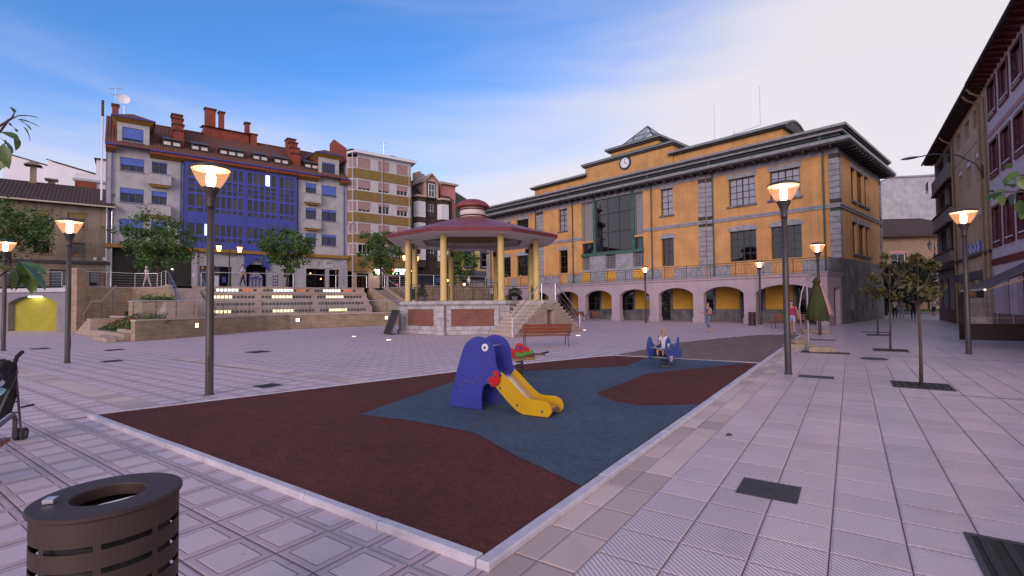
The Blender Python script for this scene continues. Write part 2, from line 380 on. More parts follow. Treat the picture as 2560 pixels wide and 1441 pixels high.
grid_mat('paving_framed', (0.63, 0.495, 0.515), (0.53, 0.395, 0.41), (0.22, 0.17, 0.19), CA, CB, 0.065, -0.32, inner=0.062, jw=0.014)
grid_mat('paving_ribbed', (0.69, 0.55, 0.555), None, (0.35, 0.275, 0.28), 0.4365, 0.42, 0.57, 0.10, rib=(rad(-41), 0.031, (0.40, 0.315, 0.325)), jw=0.010, rough=0.30, tone=0.17)
grid_mat('paving_sand', (0.56, 0.42, 0.365), None, (0.30, 0.22, 0.20), 50.0, 0.505, 0.3, 0.19, jw=0.008, tone=0.5)
grid_mat('paving_sand_row', (0.56, 0.43, 0.37), None, (0.30, 0.22, 0.20), 0.505, 50.0, 0.3, -20.0, jw=0.008, tone=0.5)
mat('earth', (0.10, 0.09, 0.08), 0.95, 0.2, 0.2)
mat('kerb_stone', (0.56, 0.51, 0.56), 0.8, 0.12, 6, 0.3, 50)
def rubber(name, c, dk):
    """granulated rubber: flecks of lighter and darker crumb, faint scuffs"""
    m = mat(name, c, 0.92, 0.10, 0.8, 0.5, 160, spec=0.25); t = m.node_tree; b = t.nodes['Principled BSDF']; lk = b.inputs['Base Color'].links[0]; src = lk.from_socket
    geo = t.nodes.new('ShaderNodeNewGeometry')
    def nz(sc_, det, dist=0.0):
        n = t.nodes.new('ShaderNodeTexNoise'); n.inputs['Scale'].default_value = sc_; n.inputs['Detail'].default_value = det; n.inputs['Distortion'].default_value = dist; t.links.new(geo.outputs['Position'], n.inputs['Vector']); return n.outputs['Fac']
    def mul(col, fac, lo, hi, p0, p1):
        r = t.nodes.new('ShaderNodeMapRange'); t.links.new(fac, r.inputs['Value']); r.inputs['From Min'].default_value = p0; r.inputs['From Max'].default_value = p1; r.inputs['To Min'].default_value = lo; r.inputs['To Max'].default_value = hi
        v = t.nodes.new('ShaderNodeVectorMath'); v.operation = 'SCALE'; t.links.new(col, v.inputs[0]); t.links.new(r.outputs[0], v.inputs['Scale']); return v.outputs[0]
    vz = t.nodes.new('ShaderNodeTexVoronoi'); vz.inputs['Scale'].default_value = 130; t.links.new(geo.outputs['Position'], vz.inputs['Vector'])
    sp_ = t.nodes.new('ShaderNodeSeparateColor'); t.links.new(vz.outputs['Color'], sp_.inputs[0])
    col = mul(src, sp_.outputs[0], 0.55, 1.5, 0.0, 1.0); col = mul(col, nz(9, 5), 0.86, 1.12, .3, .7); col = mul(col, nz(1.1, 6, 2.5), 1.0, 1.35, .62, .75)
    t.links.new(col, b.inputs['Base Color']); return m
rubber('rubber_red', (0.112, 0.031, 0.024), None); rubber('rubber_blue', (0.072, 0.095, 0.140), None)
mat('deck_wood', (0.17, 0.112, 0.096), 0.8, 0.25, 2.2, 0.2, 30)
mat('grate_iron', (0.05, 0.045, 0.048), 0.6, 0.25, 20, 0.3, 80)
mat('soil', (0.022, 0.016, 0.014), 0.95, 0.3, 8)
mat('asphalt', (0.06, 0.058, 0.065), 0.9, 0.15, 2)

struct(MB().quad((-600, -200, -0.06), (600, -200, -0.06), (600, 900, -0.06), (-600, 900, -0.06)).build('ground', 'earth'))
def ab_sheet(name, m, pts, z): return struct(MB().add([AB(a, b, z) for a, b in pts], [tuple(range(len(pts)))]).build(name, m))
plaza = ab_sheet('plaza_pavement', 'paving_framed', [(-75, -14), (0.16, -14), (0.16, 75), (-75, 75)], -0.012)
walk = ab_sheet('promenade_pavement', 'paving_ribbed', [(0.57, -14), (70, -14), (70, 90), (0.57, 90)], -0.012)
border = ab_sheet('sandstone_border', 'paving_sand', [(0.112, -14), (0.57, -14), (0.57, 75), (0.112, 75)], -0.010)

# individual slabs: the ones that show largest are parts, the rest of the near field one part
def slab_mesh(name, m, wa, wb, g=0.0025, th=0.012, inner=None):
    mb = MB(); x, y = wa / 2 - g, wb / 2 - g; e = 0.004
    mb.add([(-x, -y, -th), (x, -y, -th), (x, y, -th), (-x, y, -th), (-x, -y, -e), (x, -y, -e), (x, y, -e), (-x, y, -e),
            (-x + e, -y + e, 0), (x - e, -y + e, 0), (x - e, y - e, 0), (-x + e, y - e, 0)],
           [(0, 1, 5, 4), (1, 2, 6, 5), (2, 3, 7, 6), (3, 0, 4, 7), (4, 5, 9, 8), (5, 6, 10, 9), (6, 7, 11, 10), (7, 4, 8, 11)])
    if inner:
        i0, i1, gd = inner - 0.004, inner + 0.004, -0.005
        r = []
        for q, z in ((e, 0), (i0, 0), (inner, gd), (i1, 0.0015)): r.append([(-x + q, -y + q, z), (x - q, -y + q, z), (x - q, y - q, z), (-x + q, y - q, z)])
        o = [v for rr in r for v in rr]; fs = []
        for k in range(3):
            for j in range(4): fs.append((k * 4 + j, k * 4 + (j + 1) % 4, (k + 1) * 4 + (j + 1) % 4, (k + 1) * 4 + j))
        fs.append((12, 13, 14, 15)); mb.add(o, fs)
    else: mb.add([(-x + e, -y + e, 0), (x - e, -y + e, 0), (x - e, y - e, 0), (-x + e, y - e, 0)], [(0, 1, 2, 3)])
    return mb, mb.mesh(name, m)
def lay(parent, m, wa, wb, oa, ob, arange, brange, skip, inner=None, dmax=13.0, nmax=300):
    mb0, me = slab_mesh('slab_' + m, m, wa, wb, inner=inner); cells = []
    for i in range(*arange):
        for j in range(*brange):
            a, b = oa + (i + .5) * wa, ob + (j + .5) * wb
            if skip(a, b): continue
            p = AB(a, b); X, Y, d = px_of(p)
            if d < 0.6 or d > dmax or X < -150 or X > 2710 or Y > 1640: continue
            cells.append((d, a, b))
    cells.sort(); rnd = random.Random(3)
    for d, a, b in cells[:nmax]:
        p = AB(a, b, rnd.uniform(-.0015, .0015)); obj('paving_slab', me, parent, p, PANG)
    rest = MB()
    ca, sa = math.cos(PANG), math.sin(PANG)
    for d, a, b in cells[nmax:]:
        p = AB(a, b, rnd.uniform(-.0015, .0015)); rest.add([(p[0] + x * ca - y * sa, p[1] + x * sa + y * ca, p[2] + z) for x, y, z in mb0.v], mb0.f)
    if rest.v: stuff(rest.build('paving_slab_field', m, parent))
def in_play(a, b):
    if b < -0.14 or b > 11.9: return False
    left = -7.70 + (b / 11.8) * 3.6 if b > 0 else -7.72
    return a > left - 0.15
strip = lambda a, b: -16.0 < a < -5.8 and 0.45 < b < 0.87   # pale sandstone band crossing the slabs
strip2 = lambda a, b: False
lay(plaza, 'paving_framed', CA, CB, 0.065, -0.32, (-60, 1), (-12, 32), lambda a, b: in_play(a + .1, b) or a > 0.0, inner=0.062)
lay(walk, 'paving_ribbed', 0.4365, 0.42, 0.57, 0.10, (0, 30), (-10, 32), lambda a, b: False)
_sm, _sme = slab_mesh('slab_sand', 'paving_sand', 0.455, 0.505)
for j in range(-4, 48): obj('border_slab', _sme, border, AB(0.342, 0.19 + (j + .5) * 0.505, random.uniform(-.001, .001)), PANG)
# pale bands of sandstone slabs running across the plaza
band = ab_sheet('sandstone_band', 'paving_sand_row', [(-17.0, 0.47), (-7.63, 0.47), (-7.40, 0.92), (-17.0, 0.92)], 0.003)
band2 = ab_sheet('sandstone_band', 'paving_sand_row', [(-16.0, 4.16), (-6.2, 4.16), (-5.95, 4.62), (-16.0, 4.62)], 0.003)

# playground: rubber surface, kerb stones, white edging
edge = [(-7.58, 0.0), (-6.02, 5.93), (-5.52, 7.85), (-4.27, 11.18), (-3.95, 11.70)]
play = ab_sheet('playground_surface', 'rubber_red', [(0, 0), (0, 11.8)] + edge[::-1], 0.038)
blue = [(2.2, -4.09), (2.33, -3.11), (2.32, -1.97), (1.82, -.98), (1.42, 0), (5.57, 0), (5.0, -.76), (5.1, -1.24), (5.58, -1.79), (8.36, -1.84), (9.16, -1.49), (11.53, -.25), (11.74, -.3), (11.70, -2.75), (11.14, -2.88), (9.3, -2.75), (8.6, -3.45), (7.47, -4.36), (6.08, -5.05), (5.22, -4.93)]
bme = bmesh.new(); vs_ = [bme.verts.new(AB(a, b, 0.0425)) for b, a in blue]; f_ = bme.faces.new(vs_); bmesh.ops.triangulate(bme, faces=[f_]); bmesh.ops.recalc_face_normals(bme, faces=bme.faces)
if sum(f.normal.z for f in bme.faces) < 0: bmesh.ops.reverse_faces(bme, faces=bme.faces)
me_ = bpy.data.meshes.new('blue_rubber_patch'); bme.to_mesh(me_); bme.free(); me_.materials.append(M['rubber_blue']); obj('blue_rubber_patch', me_, play)
kerb = struct(obj('kerb', None)); kerb.empty_display_size = .2
def kerb_run(a0, b0, a1, b1, wd, h, n, jit=0.004):
    dx, dy = a1 - a0, b1 - b0; L = math.hypot(dx, dy); tx, ty = dx / L, dy / L; nx, ny = -ty, tx
    for i in range(n):
        s0, s1 = L * i / n + .004, L * (i + 1) / n - .004; e = .012; o = random.uniform(-jit, jit); hz = h + random.uniform(-.003, .003)
        def P(s, q, z): return AB(a0 + tx * s + nx * (q + o), b0 + ty * s + ny * (q + o), z)
        mb = MB(); lo = [P(s0, 0, -.02), P(s1, 0, -.02), P(s1, wd, -.02), P(s0, wd, -.02)]; mi = [P(s0, 0, hz - e), P(s1, 0, hz - e), P(s1, wd, hz - e), P(s0, wd, hz - e)]
        to = [P(s0 + e * .4, e, hz), P(s1 - e * .4, e, hz), P(s1 - e * .4, wd - e, hz), P(s0 + e * .4, wd - e, hz)]
        mb.add(lo + mi + to, [(0, 1, 5, 4), (1, 2, 6, 5), (2, 3, 7, 6), (3, 0, 4, 7), (4, 5, 9, 8), (5, 6, 10, 9), (6, 7, 11, 10), (7, 4, 8, 11), (8, 9, 10, 11)])
        mb.build('kerb_stone', 'kerb_stone', kerb)
kerb_run(-7.68, -0.09, -0.005, -0.09, 0.09, 0.046, 8)
kerb_run(0.11, -0.09, 0.11, 24.2, 0.105, 0.046, 26)
for (a0, b0), (a1, b1) in zip(edge[:-1], edge[1:]): kerb_run(a0 - .07, b0, a1 - .07, b1, 0.065, 0.044, max(1, int(math.hypot(a1 - a0, b1 - b0))))
kerb_run(0.0, 11.82, -3.98, 11.72, 0.08, 0.046, 4)
# timber deck, board by board
deck = struct(obj('timber_deck', None)); deck.empty_display_size = .2
dl = [(11.72, -3.97), (17.2, -3.6), (20.5, -2.6), (23.4, -1.55), (24.1, -0.2)]
nb = 84
for i in range(nb):
    b0 = 11.92 + i * 0.1452; b1 = b0 + 0.130; bm_ = (b0 + b1) / 2
    la = np.interp(bm_, [q[0] for q in dl], [q[1] for q in dl])
    c = AB((la + 0.0) / 2, bm_, 0.028); o = bx('deck_board', deck, 'deck_wood', -.5, .5, -.5, .5, -.5, .5); o.location = c; o.rotation_euler = (0, 0, PANG); o.scale = (abs(la) - .004, b1 - b0, 0.05 + random.uniform(-.002, .002))
# covers and gratings in the paving
def cover(px, py, wa, wb, label, kind, rz=PANG, name=None, slots=0, frame=True):
    p = G(px, py); t = thing(name or 'access_cover', label, 'drain' if slots else 'cover', (p[0], p[1], 0.0), rz)
    if frame:
        f = MB(); e = .018
        for x0, x1, y0, y1 in ((-wa / 2 - e, wa / 2 + e, -wb / 2 - e, -wb / 2), (-wa / 2 - e, wa / 2 + e, wb / 2, wb / 2 + e), (-wa / 2 - e, -wa / 2, -wb / 2, wb / 2), (wa / 2, wa / 2 + e, -wb / 2, wb / 2)): f.box(x0, x1, y0, y1, -.01, .006)
        f.build('frame', 'grate_iron', t)
    if slots:
        MB().box(-wa / 2, wa / 2, -wb / 2, wb / 2, -.008, .0022).build('pit', 'soil', t)
        bw = wa / (2 * slots - 1)
        for i in range(slots): bx('bar', t, 'grate_iron', -wa / 2 + 2 * i * bw, -wa / 2 + (2 * i + 1) * bw, -wb / 2, wb / 2, -.004, .008)
    else:
        pl = MB(); pl.box(-wa / 2, wa / 2, -wb / 2, wb / 2, -.01, .005)
        k = max(3, int(wa / .022))
        for i in range(k): x = -wa / 2 + (i + .5) * wa / k; pl.box(x - .005, x + .005, -wb / 2 + .01, wb / 2 - .01, .005, .0075)
        pl.build('plate', 'grate_iron', t); MB().box(-.03, .03, -.008, .008, .0, .0095).build('lifting_slot', 'black', t)
    return t
cover(1922, 1226, .44, .40, 'ribbed iron cover in a pale concrete surround among ribbed slabs', 'c')
cover(2040, 943, .62, .36, 'iron cover beside the lamp post planted next to the pale border strip', 'c')
cover(2062, 882, 1.3, .5, 'long slotted drain in front of the stone parasol weights', 'd', slots=18, name='drain_grating')
cover(670, 965, .44, .42, 'square iron cover in the framed slabs between lamp post and red rubber', 'c')
cover(645, 880, .62, .6, 'square iron cover on the open plaza behind the lit lamp post', 'c')
cover(280, 903, .45, .45, 'small iron cover beside the lamp post near the pushchair', 'c')
cover(285, 875, .5, .5, 'iron cover near the flower bed steps', 'c')
cover(100, 872, .6, .5, 'iron cover in front of the yellow arched niche', 'c')
cover(2055, 850, .9, .4, 'long iron cover beyond the parasol weights', 'c')
cover(2190, 831, 1.2, .5, 'iron cover near the third young tree', 'c')
_p = G(2185, 897)
_t = thing('manhole_cover', 'round iron manhole cover in the ribbed paving', 'cover', (_p[0], _p[1], 0), 0); MB().lathe([(.33, -.01), (.33, .004), (.31, .006), (.30, .003), (.0, .003)], 28, cap=False).build('lid', 'grate_iron', _t)
mat('leaf_litter', (0.05, 0.025, 0.02), 0.9, 0.3, 20)
_p = G(1822, 1089); _t = tag(MB().add([(_p[0] + x, _p[1] + y, z) for x, y, z in ((-.05, -.02, .003), (.01, -.035, .012), (.05, -.01, .004), (.04, .03, .014), (-.02, .035, .004), (0, 0, .03))], [(0, 1, 5), (1, 2, 5), (2, 3, 5), (3, 4, 5), (4, 0, 5)]).build('dead_leaf', 'leaf_litter'), 'crumpled dark dead leaf lying on the ribbed paving', 'leaf')
# long channel drains across the promenade
for bb, a0, a1 in ((15.75, 2.4, 12.0), (8.9, 3.35, 9.0)):
    struct(MB().add([AB(a0, bb, .002), AB(a1, bb, .002), AB(a1, bb + .035, .002), AB(a0, bb + .035, .002)], [(0, 1, 2, 3)]).build('channel_drain', 'grate_iron'))
# in-ground lights
emit('ground_lamp', (1.0, 0.80, 0.55), 4.0)
def ground_light(px, py, lab):
    p = G(px, py); t = thing('ground_light', lab, 'light', (p[0], p[1], 0), 0, 'round lights sunk in the plaza floor')
    MB().lathe([(.16, -.01), (.16, .008), (.12, .012), (.12, .004)], 20, cap=False).build('rim', 'steel', t)
    MB().lathe([(.12, -.005), (.12, .006), (.0, .009)], 20, cap=False).build('lens', 'ground_lamp', t)
for px, py, lab in ((885, 842, 'glowing round ground light between the bandstand panel and the curved wall'), (972, 850.5, 'glowing round ground light closest to the leaning panel'), (1445, 839.5, 'glowing ground light beside the slatted bench by the bandstand'), (1461, 826, 'glowing ground light nearest the arcade, by the bandstand stairs')):
    ground_light(px, py, lab)
# ================================================================== yellow town building with arcade
YX, YY = 22.97, 34.0; YROT = math.atan2(-0.73728, 0.67559)      # local x runs to the building's right end, y into it; x = -s
yb = thing('town_building', 'yellow stuccoed two storey building over an arcade with grey quoins and a clock', 'building', (YX, YY, 0), YROT)
YW, YD = 38.7, 13.0
def S(s): return -s
big = [(2.4, 4.5), (5.6, 7.65)]; big += [(YW - b, YW - a) for a, b in big]
nar = [(12.55, 13.75), (YW - 13.75, YW - 12.55)]
ops = []
for a, b in big: ops += [(S(b), S(a), 9.35, 11.55), (S(b), S(a), 4.85, 7.28)]
side_ops = [(S(b), S(a), c, d) for a, b in big for c, d in ((9.35, 11.55), (4.85, 7.28))]
ctr_ops = [(S(b), S(a), c, d) for a, b in nar for c, d in ((9.42, 11.8), (4.85, 7.33))]
gl0, gl1 = 15.6, 22.95
# ground floor wall behind the arcade
gdoors = []
for k in range(10):
    s0 = 1.35 + 3.9 * k; gdoors.append((S(s0 + 1.5), S(s0), 0.85 if k % 3 else 0.0, 2.75))
mb = MB(); wall(mb, S(YW), 0, 1.0, 3.5, [(a, b, max(1.0, c), d) for a, b, c, d in gdoors], 0.0, .3); mb.build('ground_floor_wall', 'arcade_yellow', yb)
mb = MB(); wall(mb, S(YW), 0, 0.0, 1.0, [(a, b, c, 1.0) for a, b, c, d in gdoors], -0.03, .33); mb.build('stone_plinth', 'dark_stone', yb)
for a, b, c, d in gdoors:
    mb = MB(); mb.box(a - .22, a, -.04, .1, max(c, .02), d + .2); mb.box(b, b + .22, -.04, .1, max(c, .02), d + .2); mb.box(a, b, -.04, .1, d, d + .2); mb.build('door_surround', 'dark_stone', yb)
    window(yb, a, b, max(c, .03), d, .12, 2, 3 if c else 4, 'dark_metal', 'glass', .09, .06)
# main walls: right and left wings, centre block standing a little proud
mb = MB()
wall(mb, S(9.6), 0, 3.5, 12.45, [o for o in side_ops if o[0] > -9.6], 0.0, .28)
wall(mb, S(YW), S(YW - 9.6), 3.5, 12.45, [o for o in side_ops if o[0] < -20], 0.0, .28)
cw = [(S(gl1), S(gl0), 4.0, 12.42)] + ctr_ops
wall(mb, S(YW - 9.6), S(9.6), 3.5, 12.45, cw, -0.15, .43)
mb.quad((S(9.6), -.15, 3.5), (S(9.6), 0, 3.5), (S(9.6), 0, 12.45), (S(9.6), -.15, 12.45)); mb.quad((S(YW - 9.6), 0, 3.5), (S(YW - 9.6), -.15, 3.5), (S(YW - 9.6), -.15, 12.45), (S(YW - 9.6), 0, 12.45))
trip = [(3.35, 4.55), (5.1, 7.0), (7.45, 8.55)]
sops = [(a, b, c, d) for a, b in trip for c, d in ((9.1, 11.6), (5.1, 7.5))]
wall(mb, 0, YD, 4.62, 12.45, sops, 0.0, .28, ax='x')
mb.quad((S(YW), YD, 0), (0, YD, 0), (0, YD, 12.45), (S(YW), YD, 12.45)); mb.quad((S(YW), 0, 0), (S(YW), YD, 0), (S(YW), YD, 12.45), (S(YW), 0, 12.45))
mb.build('stucco_wall', 'yellow_stucco', yb)
mb = MB(); low = [(2.2 + k * 2.1, 2.9 + k * 2.1, 0.9, 2.2) for k in range(4)]
wall(mb, 0, YD, 0.0, 4.62, low, 0.03, .3, ax='x'); mb.box(S(.62), .03, -.06, .02, 0.0, 4.62); mb.build('stone_base', 'dark_stone', yb)
for a, b, c, d in low: window(yb, a, b, c, d, -.15, 1, 2, 'dark_metal', 'glass', .06, .04, ax='x')
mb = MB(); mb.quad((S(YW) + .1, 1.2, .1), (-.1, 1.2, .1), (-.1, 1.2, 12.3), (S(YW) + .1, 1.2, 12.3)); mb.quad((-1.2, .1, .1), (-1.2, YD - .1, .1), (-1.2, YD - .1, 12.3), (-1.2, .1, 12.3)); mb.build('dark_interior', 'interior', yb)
# stone band behind the balcony, interrupted by yellow panels under the windows
gaps = sorted([(a, b) for a, b in big + nar] + [(gl0, gl1)]); s0 = 0.62
for a, b in gaps + [(YW, YW)]:
    yo = -.04 if (s0 < 9 or s0 > 29) else -.19
    for q0, q1 in (((s0, min(a, 9.62)), (9.62, a)) if s0 < 9.6 < a else (((s0, min(a, YW - 9.62)), (YW - 9.62, a)) if s0 < YW - 9.6 < a else ((s0, a),))):
        if q1 - q0 > .05: yo = -.04 if (q1 < 9.7 or q0 > YW - 9.7) else -.19; bx('base_panel', yb, 'grey_stone', S(q1), S(q0), yo, .0, 3.56, 4.62)
    s0 = b
# windows
for a, b in big:
    w1 = window(yb, S(b), S(a), 9.35, 11.55, .2, 4, 4, 'dark_metal', 'glass_light', .07, .045, mids=(2,)); bx('blind', yb, 'blind_grey', S(b) + .05, S(a) - .05, .262, .27, 9.4, 11.5)
    window(yb, S(b), S(a), 4.85, 7.28, .2, 4, 4, 'dark_metal', 'glass_refl', .07, .045, mids=(2,)); bx('blind', yb, 'blind_blue', S(b) + .05, S(a) - .05, .29, .30, 5.3, 6.5)
    bx('lintel', yb, 'grey_stone', S(b) - .12, S(a) + .12, -.05, .02, 11.55, 11.95); bx('sill', yb, 'dark_stone', S(b) - .15, S(a) + .15, -.12, .1, 9.2, 9.35)
    mb = MB(); n = 8; pts = [(S(b) - .12, 7.28), (S(a) + .12, 7.28)] + [(S(a) + .12 - (b - a + .24) * i / n, 7.56 + .16 * math.sin(math.pi * i / n)) for i in range(n + 1)]
    mb.prism(pts, -.06, .02, 'y'); mb.build('arched_lintel', 'grey_stone', yb)
for a, b in nar:
    window(yb, S(b), S(a), 9.42, 11.8, .08, 2, 4, 'dark_metal', 'glass_light', .07, .045); bx('blind', yb, 'blind_grey', S(b) + .05, S(a) - .05, .142, .15, 9.5, 11.75)
    window(yb, S(b), S(a), 4.85, 7.33, .08, 2, 4, 'dark_metal', 'glass_refl', .07, .045); bx('blind', yb, 'blind_blue', S(b) + .05, S(a) - .05, .17, .18, 5.3, 6.6)
    bx('lintel', yb, 'grey_stone', S(b) - .1, S(a) + .1, -.2, -.12, 11.8, 12.2); bx('sill', yb, 'dark_stone', S(b) - .12, S(a) + .12, -.27, -.05, 9.28, 9.42)
    mb = MB(); n = 6; pts = [(S(b) - .1, 7.33), (S(a) + .1, 7.33)] + [(S(a) + .1 - (b - a + .2) * i / n, 7.62 + .12 * math.sin(math.pi * i / n)) for i in range(n + 1)]
    mb.prism(pts, -.21, -.12, 'y'); mb.build('arched_lintel', 'grey_stone', yb)
for a, b in trip:
    for c, d in ((9.1, 11.6), (5.1, 7.5)):
        window(yb, a, b, c, d, -.16, 1 if b - a < 1.5 else 2, 3, 'dark_metal', 'glass_refl', .06, .05, ax='x'); bx('lintel', yb, 'grey_stone', -.02, .05, a - .08, b + .08, d, d + .38); bx('sill', yb, 'dark_stone', -.05, .12, a - .1, b + .1, c - .14, c)
# central glazed bay
gy = -.15
for s0, s1 in ((21.45, 22.95), (15.6, 16.55)):
    mb = MB(); x0, x1 = S(s1), S(s0); nv = int((s1 - s0) / .16)
    for i in range(nv + 1): x = x0 + (x1 - x0) * i / nv; mb.box(x - .025, x + .025, gy + .12, gy + .18, 8.0, 12.4)
    for j in range(23): z = 8.0 + 4.4 * j / 22; mb.box(x0, x1, gy + .13, gy + .17, z - .028, z + .028)
    mb.build('concrete_screen', 'grille', yb); bx('screen_backing', yb, 'blind_grey', x0, x1, gy + .5, gy + .52, 8.0, 12.4)
    bx('screen_sill', yb, 'yellow_stucco', x0, x1, gy - .0, gy + .4, 7.78, 8.0); window(yb, x0, x1, 6.68, 7.78, gy + .2, 1, 1, 'dark_metal', 'glass_refl', .05)
    bx('glazing_post', yb, 'green_copper', S(21.45 if s0 > 20 else 16.85), S(21.15 if s0 > 20 else 16.55), gy - .05, gy + .35, 6.65, 12.42)
window(yb, S(21.15), S(16.85), 6.68, 12.4, gy + .1, 3, 3, 'dark_metal', 'glass_refl', .09, .09)
bx('glazing_beam', yb, 'green_copper', S(gl1) - .05, S(gl0) + .05, gy - .12, gy + .3, 6.38, 6.67)
for i, (s0, s1, m) in enumerate(((21.95, 22.95, 'g'), (19.95, 21.95, 's'), (18.75, 19.95, 'g'), (16.75, 18.75, 's'), (15.6, 16.75, 'g'))):
    if m == 's': bx('stone_panel', yb, 'grey_stone', S(s1), S(s0), gy - .02, gy + .3, 3.56, 6.38)
    else:
        mb = MB(); x0, x1 = S(s1), S(s0); nv = 7
        for k in range(nv + 1): x = x0 + (x1 - x0) * k / nv; mb.box(x - .02, x + .02, gy + .12, gy + .18, 5.0, 6.38)
        for j in range(8): z = 5.0 + 1.38 * j / 7; mb.box(x0, x1, gy + .13, gy + .17, z - .02, z + .02)
        mb.build('concrete_screen', 'grille', yb); bx('screen_backing', yb, 'interior', x0, x1, gy + .5, gy + .52, 4.9, 6.4); bx('screen_sill', yb, 'grey_stone', x0, x1, gy - .05, gy + .3, 4.75, 5.0); bx('screen_base', yb, 'arcade_yellow', x0, x1, gy, gy + .3, 3.56, 4.75)
# string course, frieze, quoins, rain pipes
for x0, x1, yo in ((S(9.55), .0, -.09), (S(15.55), S(9.55), -.24), (S(YW - 9.55), S(gl1 + .02), -.24), (S(YW), S(YW - 9.55), -.09)):
    bx('string_course', yb, 'grey_stone', x0, x1, yo, .0, 8.18, 8.34); bx('string_moulding', yb, 'grey_stone', x0, x1, yo - .05, .0, 8.34, 8.47)
bx('string_course', yb, 'grey_stone', 0, .09, -.14, YD, 8.18, 8.34); bx('string_moulding', yb, 'grey_stone', 0, .14, -.14, YD, 8.34, 8.47)
for x0, x1, yo in ((S(9.55), 0, -.04), (S(YW - 9.55), S(9.55), -.19), (S(YW), S(YW - 9.55), -.04)): bx('frieze', yb, 'grey_stone', x0, x1, yo, 0, 12.02, 12.4)
bx('frieze', yb, 'grey_stone', 0, .04, 0, YD, 12.02, 12.4)
def quoins(x0, x1, y0, y1, z0=4.64, z1=12.0, h=.415):
    z = z0; bx('quoin_backing', yb, 'eave_dark', x0 + .01, x1 - .01, y0 + .035, y1 + .001, z0, z1)
    while z + h <= z1 + .05:
        if not (z < 8.47 and z + h > 8.18): bx('quoin', yb, 'grey_stone', x0 + random.uniform(-.005, .005), x1, y0, y1, z, z + h - .035)
        z += h
quoins(S(.56), .07, -.07, .5); quoins(S(9.55), S(9.02), -.07, .0); quoins(S(10.2), S(9.57), -.22, -.1); quoins(S(YW - 9.57), S(YW - 10.2), -.22, -.1); quoins(S(YW - 9.02), S(YW - 9.55), -.07, 0); quoins(S(YW) - .05, S(YW - .5), -.07, .3)
quoins(-.05, .07, YD - .5, YD + .05)
for s_, yo in ((.88, -.12), (8.95, -.12), (14.65, -.28), (24.1, -.28), (YW - 8.95, -.12), (YW - .9, -.12)):
    mb = MB(); mb.tube([(S(s_), yo, 3.6), (S(s_), yo, 12.2), (S(s_), yo - .5, 12.55)], .06, 8); mb.box(S(s_) - .1, S(s_) + .1, yo - .62, yo - .42, 12.9, 13.2); mb.build('rain_pipe', 'dark_green', yb)
# eaves: bracketed lower eave, attic strip, upper cornice, copper roof
def ring(name, m, o, z0, z1, inn=0.0):
    mb = MB(); mb.box(S(YW) - o, o, -o - .15 * (o > .01), YD + o, z0, z1); return mb.build(name, m, yb)
ring('eave_soffit', 'eave_dark', .95, 12.45, 12.56); ring('eave_gutter', 'eave_metal', 1.02, 12.56, 12.78); ring('eave_flashing', 'green_copper', .90, 12.78, 12.86)
nbk = 46
for i in range(nbk): x = S(YW) + .3 + (YW - .5) * i / (nbk - 1); bx('eave_bracket', yb, 'eave_dark', x - .06, x + .06, -.98, -.2, 12.3, 12.45)
for i in range(15): y = .3 + (YD - .6) * i / 14; bx('eave_bracket', yb, 'eave_dark', .06, .92, y - .06, y + .06, 12.3, 12.45)
mb = MB(); mb.box(S(YW) + .1, -.1, .1, YD - .1, 12.86, 13.15); mb.build('attic_strip', 'yellow_stucco', yb)
for k in range(12):
    s0 = 1.2 + k * 3.2 + (.9 if k % 2 else 0)
    if k in (2, 3, 7, 9):
        mb = MB(); [mb.box(S(s0 + 1.3), S(s0), .03, .12, 12.9 + .06 * j, 12.93 + .06 * j) for j in range(4)]; mb.build('louvre', 'eave_dark', yb)
ring('cornice', 'eave_dark', .25, 13.12, 13.32); ring('cornice_moulding', 'eave_metal', .5, 13.32, 13.5); ring('cornice_gutter', 'eave_dark', .62, 13.5, 13.62); ring('cornice_top', 'eave_metal', .75, 13.62, 13.8)
mb = MB(); o = .7; z0, z1 = 13.8, 14.55; i_ = 2.2
v = [(S(YW) - o, -o - .15, z0), (o, -o - .15, z0), (o, YD + o, z0), (S(YW) - o, YD + o, z0), (S(YW) + i_, i_, z1), (-i_, i_, z1), (-i_, YD - i_, z1), (S(YW) + i_, YD - i_, z1)]
mb.add(v, [(0, 1, 5, 4), (1, 2, 6, 5), (2, 3, 7, 6), (3, 0, 4, 7), (4, 5, 6, 7)]); mb.build('copper_roof', 'green_copper', yb)
# clock tower stage, lantern stage, glass pyramid
tb = 2.7
def cornice_box(x0, x1, y0, y1, z0, z1, o=.35):
    mb = MB(); mb.box(x0, x1, y0, y1, z0, z1 - .4); mb.build('attic_wall', 'yellow_stucco', yb)
    bx('attic_cornice', yb, 'eave_dark', x0 - o * .6, x1 + o * .6, y0 - o * .6, y1 + o * .6, z1 - .4, z1 - .22); bx('attic_cornice', yb, 'eave_metal', x0 - o, x1 + o, y0 - o, y1 + o, z1 - .22, z1 - .1); bx('attic_roof', yb, 'green_copper', x0 - o + .02, x1 + o - .02, y0 - o + .02, y1 + o - .02, z1 - .1, z1)
c0 = YW / 2
cornice_box(S(c0 + 5.3), S(c0 - 5.3), tb, tb + 8, 13.9, 17.0); cornice_box(S(c0 + 2.9), S(c0 - 2.9), 4.2, 4.2 + 5.6, 16.9, 18.45, .5)
mb = MB(); cx_, cy_, hh, rb = S(c0), 7.0, 20.9, 2.35; base = [(cx_ - rb, cy_ - rb, 18.45), (cx_ + rb, cy_ - rb, 18.45), (cx_ + rb, cy_ + rb, 18.45), (cx_ - rb, cy_ + rb, 18.45)]; ap = (cx_, cy_, hh)
